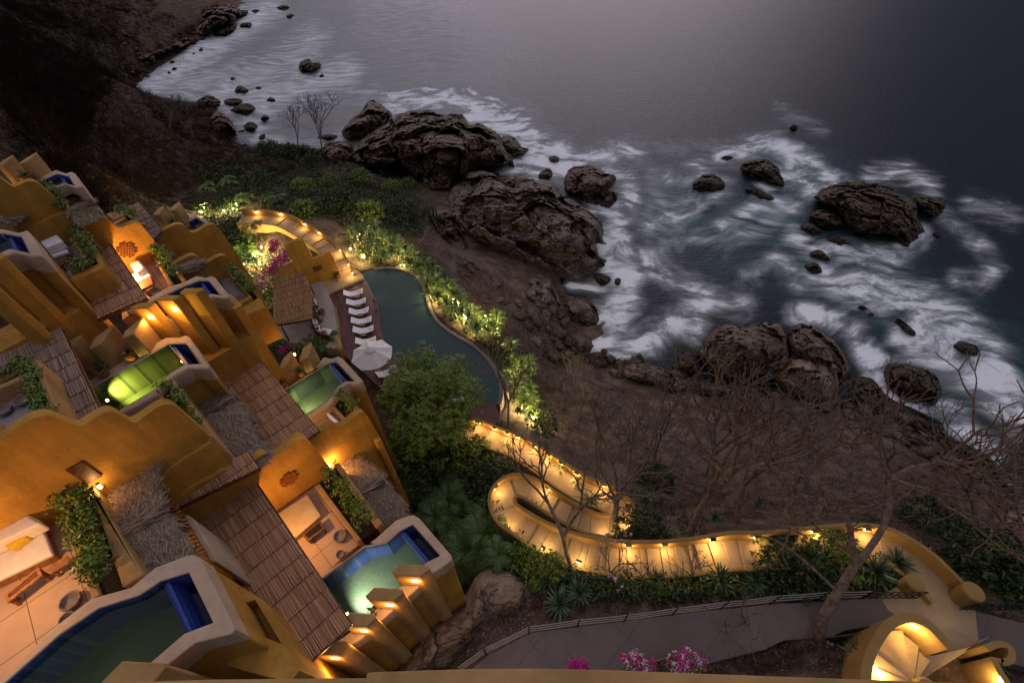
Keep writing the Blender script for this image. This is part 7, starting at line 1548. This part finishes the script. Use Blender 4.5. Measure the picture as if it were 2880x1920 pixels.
# leaning foreground tree with its low fork
p = Vector(Gv(np.array([1885 * 1.22449]), np.array([1478 * 1.22449]))[0])
lt = thing('leaning_bare_tree', 'big leaning bare tree in the foreground, forked above the main flight', 'tree', p, 'leafless trees of the slope')
tr = MB(); br = MB(); rnd = random.Random(501)
def limb(pts, r0, r1, dst, n=9): ln = smooth_line(pts, 5); dst.tube(ln, [r0 + (r1 - r0) * i / (len(ln) - 1) for i in range(len(ln))], n, cap=False)
A = [p - Vector((0, 0, .4)), P(0, 1890, 1420, 19.8), P(0, 1925, 1360, 20.7), P(0, 1962, 1300, 21.5)]; limb(A, .24, .17, tr, 10)
FK = [[A[-1], P(0, 1955, 1240, 22.2), P(0, 1945, 1190, 22.8), P(0, 1905, 1160, 23.3)], [A[-1], P(0, 2010, 1240, 22.3), P(0, 2040, 1180, 23.0), P(0, 2045, 1100, 23.8)]]
def grow2(pp_, d, L, r, lev, mx):
    q = pp_; pts = [q]; dd = d.copy()
    for i in range(4): dd = (dd + Vector((rnd.uniform(-.32, .32), rnd.uniform(-.32, .32), rnd.uniform(-.05, .16)))).normalized(); q = q + dd * L / 4; pts.append(q)
    br.tube(pts, [r, r * .93, r * .86, r * .8, r * .74], 6 if lev < 3 else 4, cap=False)
    if lev >= mx: return
    k = 2 if rnd.random() < .7 else 3; a0 = rnd.uniform(0, 6.28); o = dd.orthogonal().normalized(); o2 = dd.cross(o)
    for j in range(k): a = a0 + 6.28 * j / k; grow2(q, (dd + (o * math.cos(a) + o2 * math.sin(a)) * rnd.uniform(.35, .75) + Vector((0, 0, .08))).normalized(), L * rnd.uniform(.68, .9), r * rnd.uniform(.68, .78), lev + 1, mx)
for f in FK:
    limb(f, .15, .10, tr); e_ = f[-1]; d = (f[-1] - f[-2]).normalized()
    for tgt, L in (((1820,1150), 1.5), ((1760,1080), 1.6), ((1880,1040), 1.6), ((2150,1110), 1.6), ((2230,1060), 1.7), ((2100,1010), 1.6), ((1980,1010), 1.5)):
        if (f is FK[0]) == (tgt[0] < 1960): grow2(e_, (P(0, tgt[0], tgt[1], 25.0) - e_).normalized(), L * 1.15, .085, 0, 4)
limb([A[2], P(0, 1850, 1290, 21.5), P(0, 1780, 1240, 22.0), P(0, 1725, 1230, 22.6)], .07, .03, tr)
tr.add(br.v, br.f); tr.build('branching_trunk', 'bark', lt, smooth=True)
p = Vector(Gv(np.array([2390 * 1.22449]), np.array([1330 * 1.22449]))[0]); bare_tree('bare tree leaning in from the right edge above the surf', p, P(0, 2330, 1010, p.z + 6), 201, 6, .14, .55)
for lb, b, tp, h, sd in [('bare candelabra tree on the shore right of the milky bay', (738,342), (738,225), 5.6, 301), ('broad bare candelabra tree on the bushy point beside the milky bay', (680,335), (668,235), 5.6, 302), ('bare candelabra tree at the edge of the dark hill by the milky bay', (392,300), (392,195), 6.0, 303), ('second bare tree at the edge of the dark hill', (440,310), (450,225), 5.0, 304)]:
    p = Vector(Gv(np.array([b[0] * 1.22449]), np.array([b[1] * 1.22449]))[0]); bare_tree(lb, p, P(0, tp[0], tp[1], p.z + h), sd, 6, .17, .62, m='barkgrey', first=.24, minr=.014)
for lb, b, tp, h, sd, f in [('small frangipani with pink blossom before the main flight', (1400,1330), (1385,1240), 2.6, 401, .5), ('leafless frangipani sapling below the lamps of the main flight', (1480,1330), (1440,1265), 2.0, 402, 0), ('leafless sapling in front of the middle of the main flight', (1590,1340), (1570,1270), 1.8, 403, 0), ('thin bare sapling beside the rope rail', (1740,1440), (1700,1360), 3.0, 404, 0), ('dead grey trunk arching over the upper stair', (840,590), (760,500), 3.5, 405, 0), ('bare scrub among bushes right of the upper stair', (860,500), (880,470), 2.6, 406, 0), ('dry scrub at the edge of the grey cliff', (960,560), (1000,520), 2.4, 407, 0)]:
    p = Vector(Gv(np.array([b[0] * 1.22449]), np.array([b[1] * 1.22449]))[0]); bare_tree(lb, p, P(0, tp[0], tp[1], p.z + h), sd, 4, .05, .6, m='barkgrey', fl=f)
for i, (a, b) in enumerate([(60,250),(120,200),(180,260),(80,120),(200,120),(260,330),(160,360),(30,320),(300,420),(250,250)]):
    p = Vector(Gv(np.array([a * 1.22449]), np.array([b * 1.22449]))[0]); bare_tree(['bare tree low on the dark hill above the uppermost pool', 'bare tree in the middle of the dark hill', 'bare tree right of the middle of the dark hill', 'bare tree high on the left of the dark hill', 'bare tree high on the dark hill toward the rock point', 'bare tree at the foot of the dark hill beside the golden scrub', 'bare tree just behind the uppermost fins', 'bare tree at the left edge on the dark hill', 'bare tree in the golden scrub above the reed roof strip', 'bare tree between dark hill and golden scrub'][i], p, p + Vector((random.Random(i).uniform(-1, 1), random.Random(i + 50).uniform(-1, 1), 5.5)), 600 + i, 6, .14, .6, m='drydark')
# cactus
p = Vector(Gv(np.array([1000 * 1.22449]), np.array([515 * 1.22449]))[0]); t = thing('column_cactus', 'tall column cactus clump at the left end of the grey cliff', 'cactus', p)
for k in range(7):
    a = k * .9; q = p + Vector((math.cos(a), math.sin(a), 0)) * (.15 + .1 * k); MB().tube([q - Vector((0, 0, .3)), q + Vector((math.cos(a) * .2, math.sin(a) * .2, 1.2)), q + Vector((math.cos(a) * .25, math.sin(a) * .25, 2.2 + (k * 37 % 5) * .35))], [.11, .12, .06], 7).build('column', 'under', t, smooth=True)
# --- flowering bushes
def bloom(label, pts, rad, n, m='magenta', green=True, mix=None):
    rnd = random.Random(label); P_ = [Vector(q) for q in pts]; t = thing('bougainvillea', label, 'flowering bush', P_[0] - Vector((0, 0, .8)), 'flowering bougainvillea bushes'); mb = MB(); gr = MB(); wh = MB()
    for _ in range(n):
        q = rnd.choice(P_); d = Vector((rnd.gauss(0, .45), rnd.gauss(0, .45), rnd.gauss(0, .3))); d = (d.normalized() * .8 if d.length > .8 else d) * rad
        x = rnd.random()
        leaf_clump(mb if x < (.44 if mix else .72) else (wh if (mix and x < .68) else gr), q + d + Vector((0, 0, .1 if x < .75 else -.1)), .13, 9, .07, rnd)
    mb.build('bracts', m, t); gr.build('foliage', 'leaf', t)
    if wh.v: wh.build('pale_bracts', 'whitepetal', t)
    return t
bloom('big magenta bougainvillea spilling over the yellow block by the reed lounge', T(0, [(684,566),(668,578),(650,592),(634,604),(622,618)], 16.4), .8, 620)
bloom('smaller purple bougainvillea behind the big magenta one', T(0, [(632,558),(628,571)], 15.6), .6, 200)
bloom('pale pink bougainvillea trailing left of the yellow block', T(0, [(600,640),(606,655),(592,665)], 14.6), .7, 110, mix=True)
bloom('pink bougainvillea hanging beside the reed lounge roof', T(0, [(614,702),(612,720),(615,738)], 14.0), .5, 110, mix=True)
bloom('dim pink bougainvillea low in the lounge garden', T(0, [(650,806),(660,798)], 13.2), .5, 60)
bloom('left one of three magenta bushes by the path at the bottom edge', T(0, [(1325,1527),(1338,1530),(1318,1530)], 20.2), .3, 70)
bloom('middle one of three magenta bushes by the path at the bottom edge', T(0, [(1440,1520),(1470,1518),(1455,1512),(1485,1528)], 20.2), .36, 110, mix=True)
bloom('right one of three magenta bushes, whitest, at the bottom edge', T(0, [(1550,1520),(1580,1512),(1600,1520),(1570,1528)], 20.2), .38, 120, mix=True)
rock('pale_rock', 'pale boulder between the right magenta bush and the path', 0, [(1490,1535),(1530,1505),(1560,1512),(1600,1522),(1590,1560),(1540,1565)], 20.0, z0=18.8, m='rockpale', seedv=77, amp=.9)
rock('bank_boulder', 'large tan rock bank between the lamp fins and the rope rail', 0, [(925,1535),(960,1480),(1000,1445),(1075,1400),(1105,1345),(1170,1335),(1235,1362),(1250,1395),(1215,1425),(1120,1470),(1050,1535),(1000,1560),(930,1570)], 18.8, z0=15.2, m='rockpale', seedv=78, far=.9, amp=.6)
# --- loose boulders along the waterline
bo = []
for k in range(3):
    mb = MB(); bm = bmesh.new(); bmesh.ops.create_icosphere(bm, subdivisions=3, radius=1)
    vs = []
    for v in bm.verts:
        c = v.co.copy(); d = 1 + facet(c * 1.1 + Vector((k * 7.1, 2, 3)), .5) * .38 + noise.fractal(c * 3 + Vector((k, 0, 0)), .8, 2.1, 3) * .08 - .12
        vs.append((c.x * d * 1.15, c.y * d * .9, c.z * d * .62))
    mb.add(vs, [tuple(v.index for v in f_.verts) for f_ in bm.faces]); bm.free(); o = mb.build('boulder', 'rockwet' if k != 1 else 'rock', smooth=True); o.location = (0, 0, 0); bo.append(o)
rs = random.Random(91); k = 0
for z, n, lb, gr in [([(1180,700),(1290,660),(1300,760),(1360,820),(1300,850),(1230,800)], 34, 'one of the loose dark boulders on the shore around the cove', 'loose boulders around the cove'), ([(1370,790),(1470,830),(1600,865),(1560,890),(1400,860)], 26, 'one of the loose boulders at the waterline left of the flat-topped coastal rock', 'loose boulders left of the flat-topped rock'), ([(1900,900),(2060,960),(2200,1050),(2352,1100),(2352,1150),(2150,1070),(1980,990)], 40, 'one of the loose boulders along the surf toward the right edge', 'loose boulders toward the right edge'), ([(480,240),(540,300),(640,335),(790,345),(780,365),(640,350),(530,340),(470,270)], 24, 'one of the loose boulders under the bushy point of the milky bay', 'loose boulders under the bushy point'), ([(230,170),(330,130),(440,60),(520,20),(560,20),(460,100),(350,190)], 30, 'one of the loose boulders along the beach under the dark hill', 'loose boulders under the dark hill'), ([(1000,560),(1120,620),(1180,700),(1120,700),(1040,620)], 16, 'one of the loose stones on the bare slope under the grey cliff', 'loose stones under the grey cliff')]:
    for p in zone_pts(z, n, 900 + k):
        s_ = rs.uniform(.18, .75) * (1 if n > 16 else .6); p = Vector(p)
        if p.z < -.9: p.z = -.2
        o = bo[k % 3]
        if k >= 3: o = o.copy(); C.objects.link(o)
        o.location = p + Vector((0, 0, .15 * s_)); o.scale = (s_ * rs.uniform(.8, 1.3), s_, s_ * rs.uniform(.8, 1.2)); o.rotation_euler = (rs.uniform(-.4, .4), rs.uniform(-.4, .4), rs.uniform(0, 6.28)); tag(o, lb, 'boulder', gr); k += 1
# --- garden uplights
GL = [(540,488,'lamp at the foot of the lit slender palm'),(547,478,'second lamp under the lit slender palm'),(470,500,'lamp beside the fins of the farthest pool'),(478,492,'lamp right behind the farthest fins'),(520,495,'lamp in dark leaves near the farthest pool'),(592,598,'brightest lamp under the palm by the bougainvillea'),(600,612,'lamp below the brightest palm lamp'),(606,580,'lamp higher in the palms by the bougainvillea'),(560,620,'lamp lighting the farthest wavy wall yellow'),(700,745,'lamp under the reed lounge eave'),(618,772,'lamp in the palms beside the tower'),
(808,582,'leftmost lamp of the spiky bed'),(830,550,'highest lamp of the spiky bed'),(838,602,'lamp low in the left of the spiky bed'),(905,560,'lamp at the back of the spiky bed'),(912,592,'lamp in the middle back of the spiky bed'),(930,618,'lamp by the top curve of the pool'),(968,655,'lamp at the pool curve among dense rosettes'),(985,690,'lamp half way down the spiky bed'),(1003,698,'lamp right of the half way lamp in the spiky bed'),(1042,700,'lamp on the bare side of the spiky bed'),(1055,708,'large glowing lamp in the spiky bed'),(1070,742,'lamp at the lower pool curve'),(1115,735,'bright lamp low at the right of the spiky bed'),(1098,772,'lamp nearest the pool rim in the spiky bed'),(1140,768,'last bright lamp of the spiky bed'),(1180,872,'lamp beside the small bare tree by the pool'),(1198,940,'lamp at the lower end of the pool rim'),(1218,905,'lamp in rosettes at the lower end of the pool'),(1225,965,'lowest lamp of the pool garden')]
pz = Gv(np.array([a * 1.22449 for a, *_ in GL]), np.array([b * 1.22449 for _, b, _ in GL]))
for gi, ((a, b, lb), p) in enumerate(zip(GL, pz)):
    p = Vector(p) + Vector((0, 0, .55)); t = thing('garden_lamp', lb, 'garden lamp', p - Vector((0, 0, .55)), 'garden lamps')
    MB().tube([p - Vector((0, 0, .75)), p - Vector((0, 0, .08))], .02, 5).build('stake', 'iron', t); MB().lathe(p - Vector((0, 0, .08)), [(0, 0), (.06, .02), (.085, .1), (.06, .15), (0, .16)], 10).build('lamp_glass', 'lampy', t, smooth=True)
    lamp(p + Vector((0, 0, .16)), GARDW * (1.9 if 5 <= gi <= 10 else 1), (1, .80, .32), .12, t)
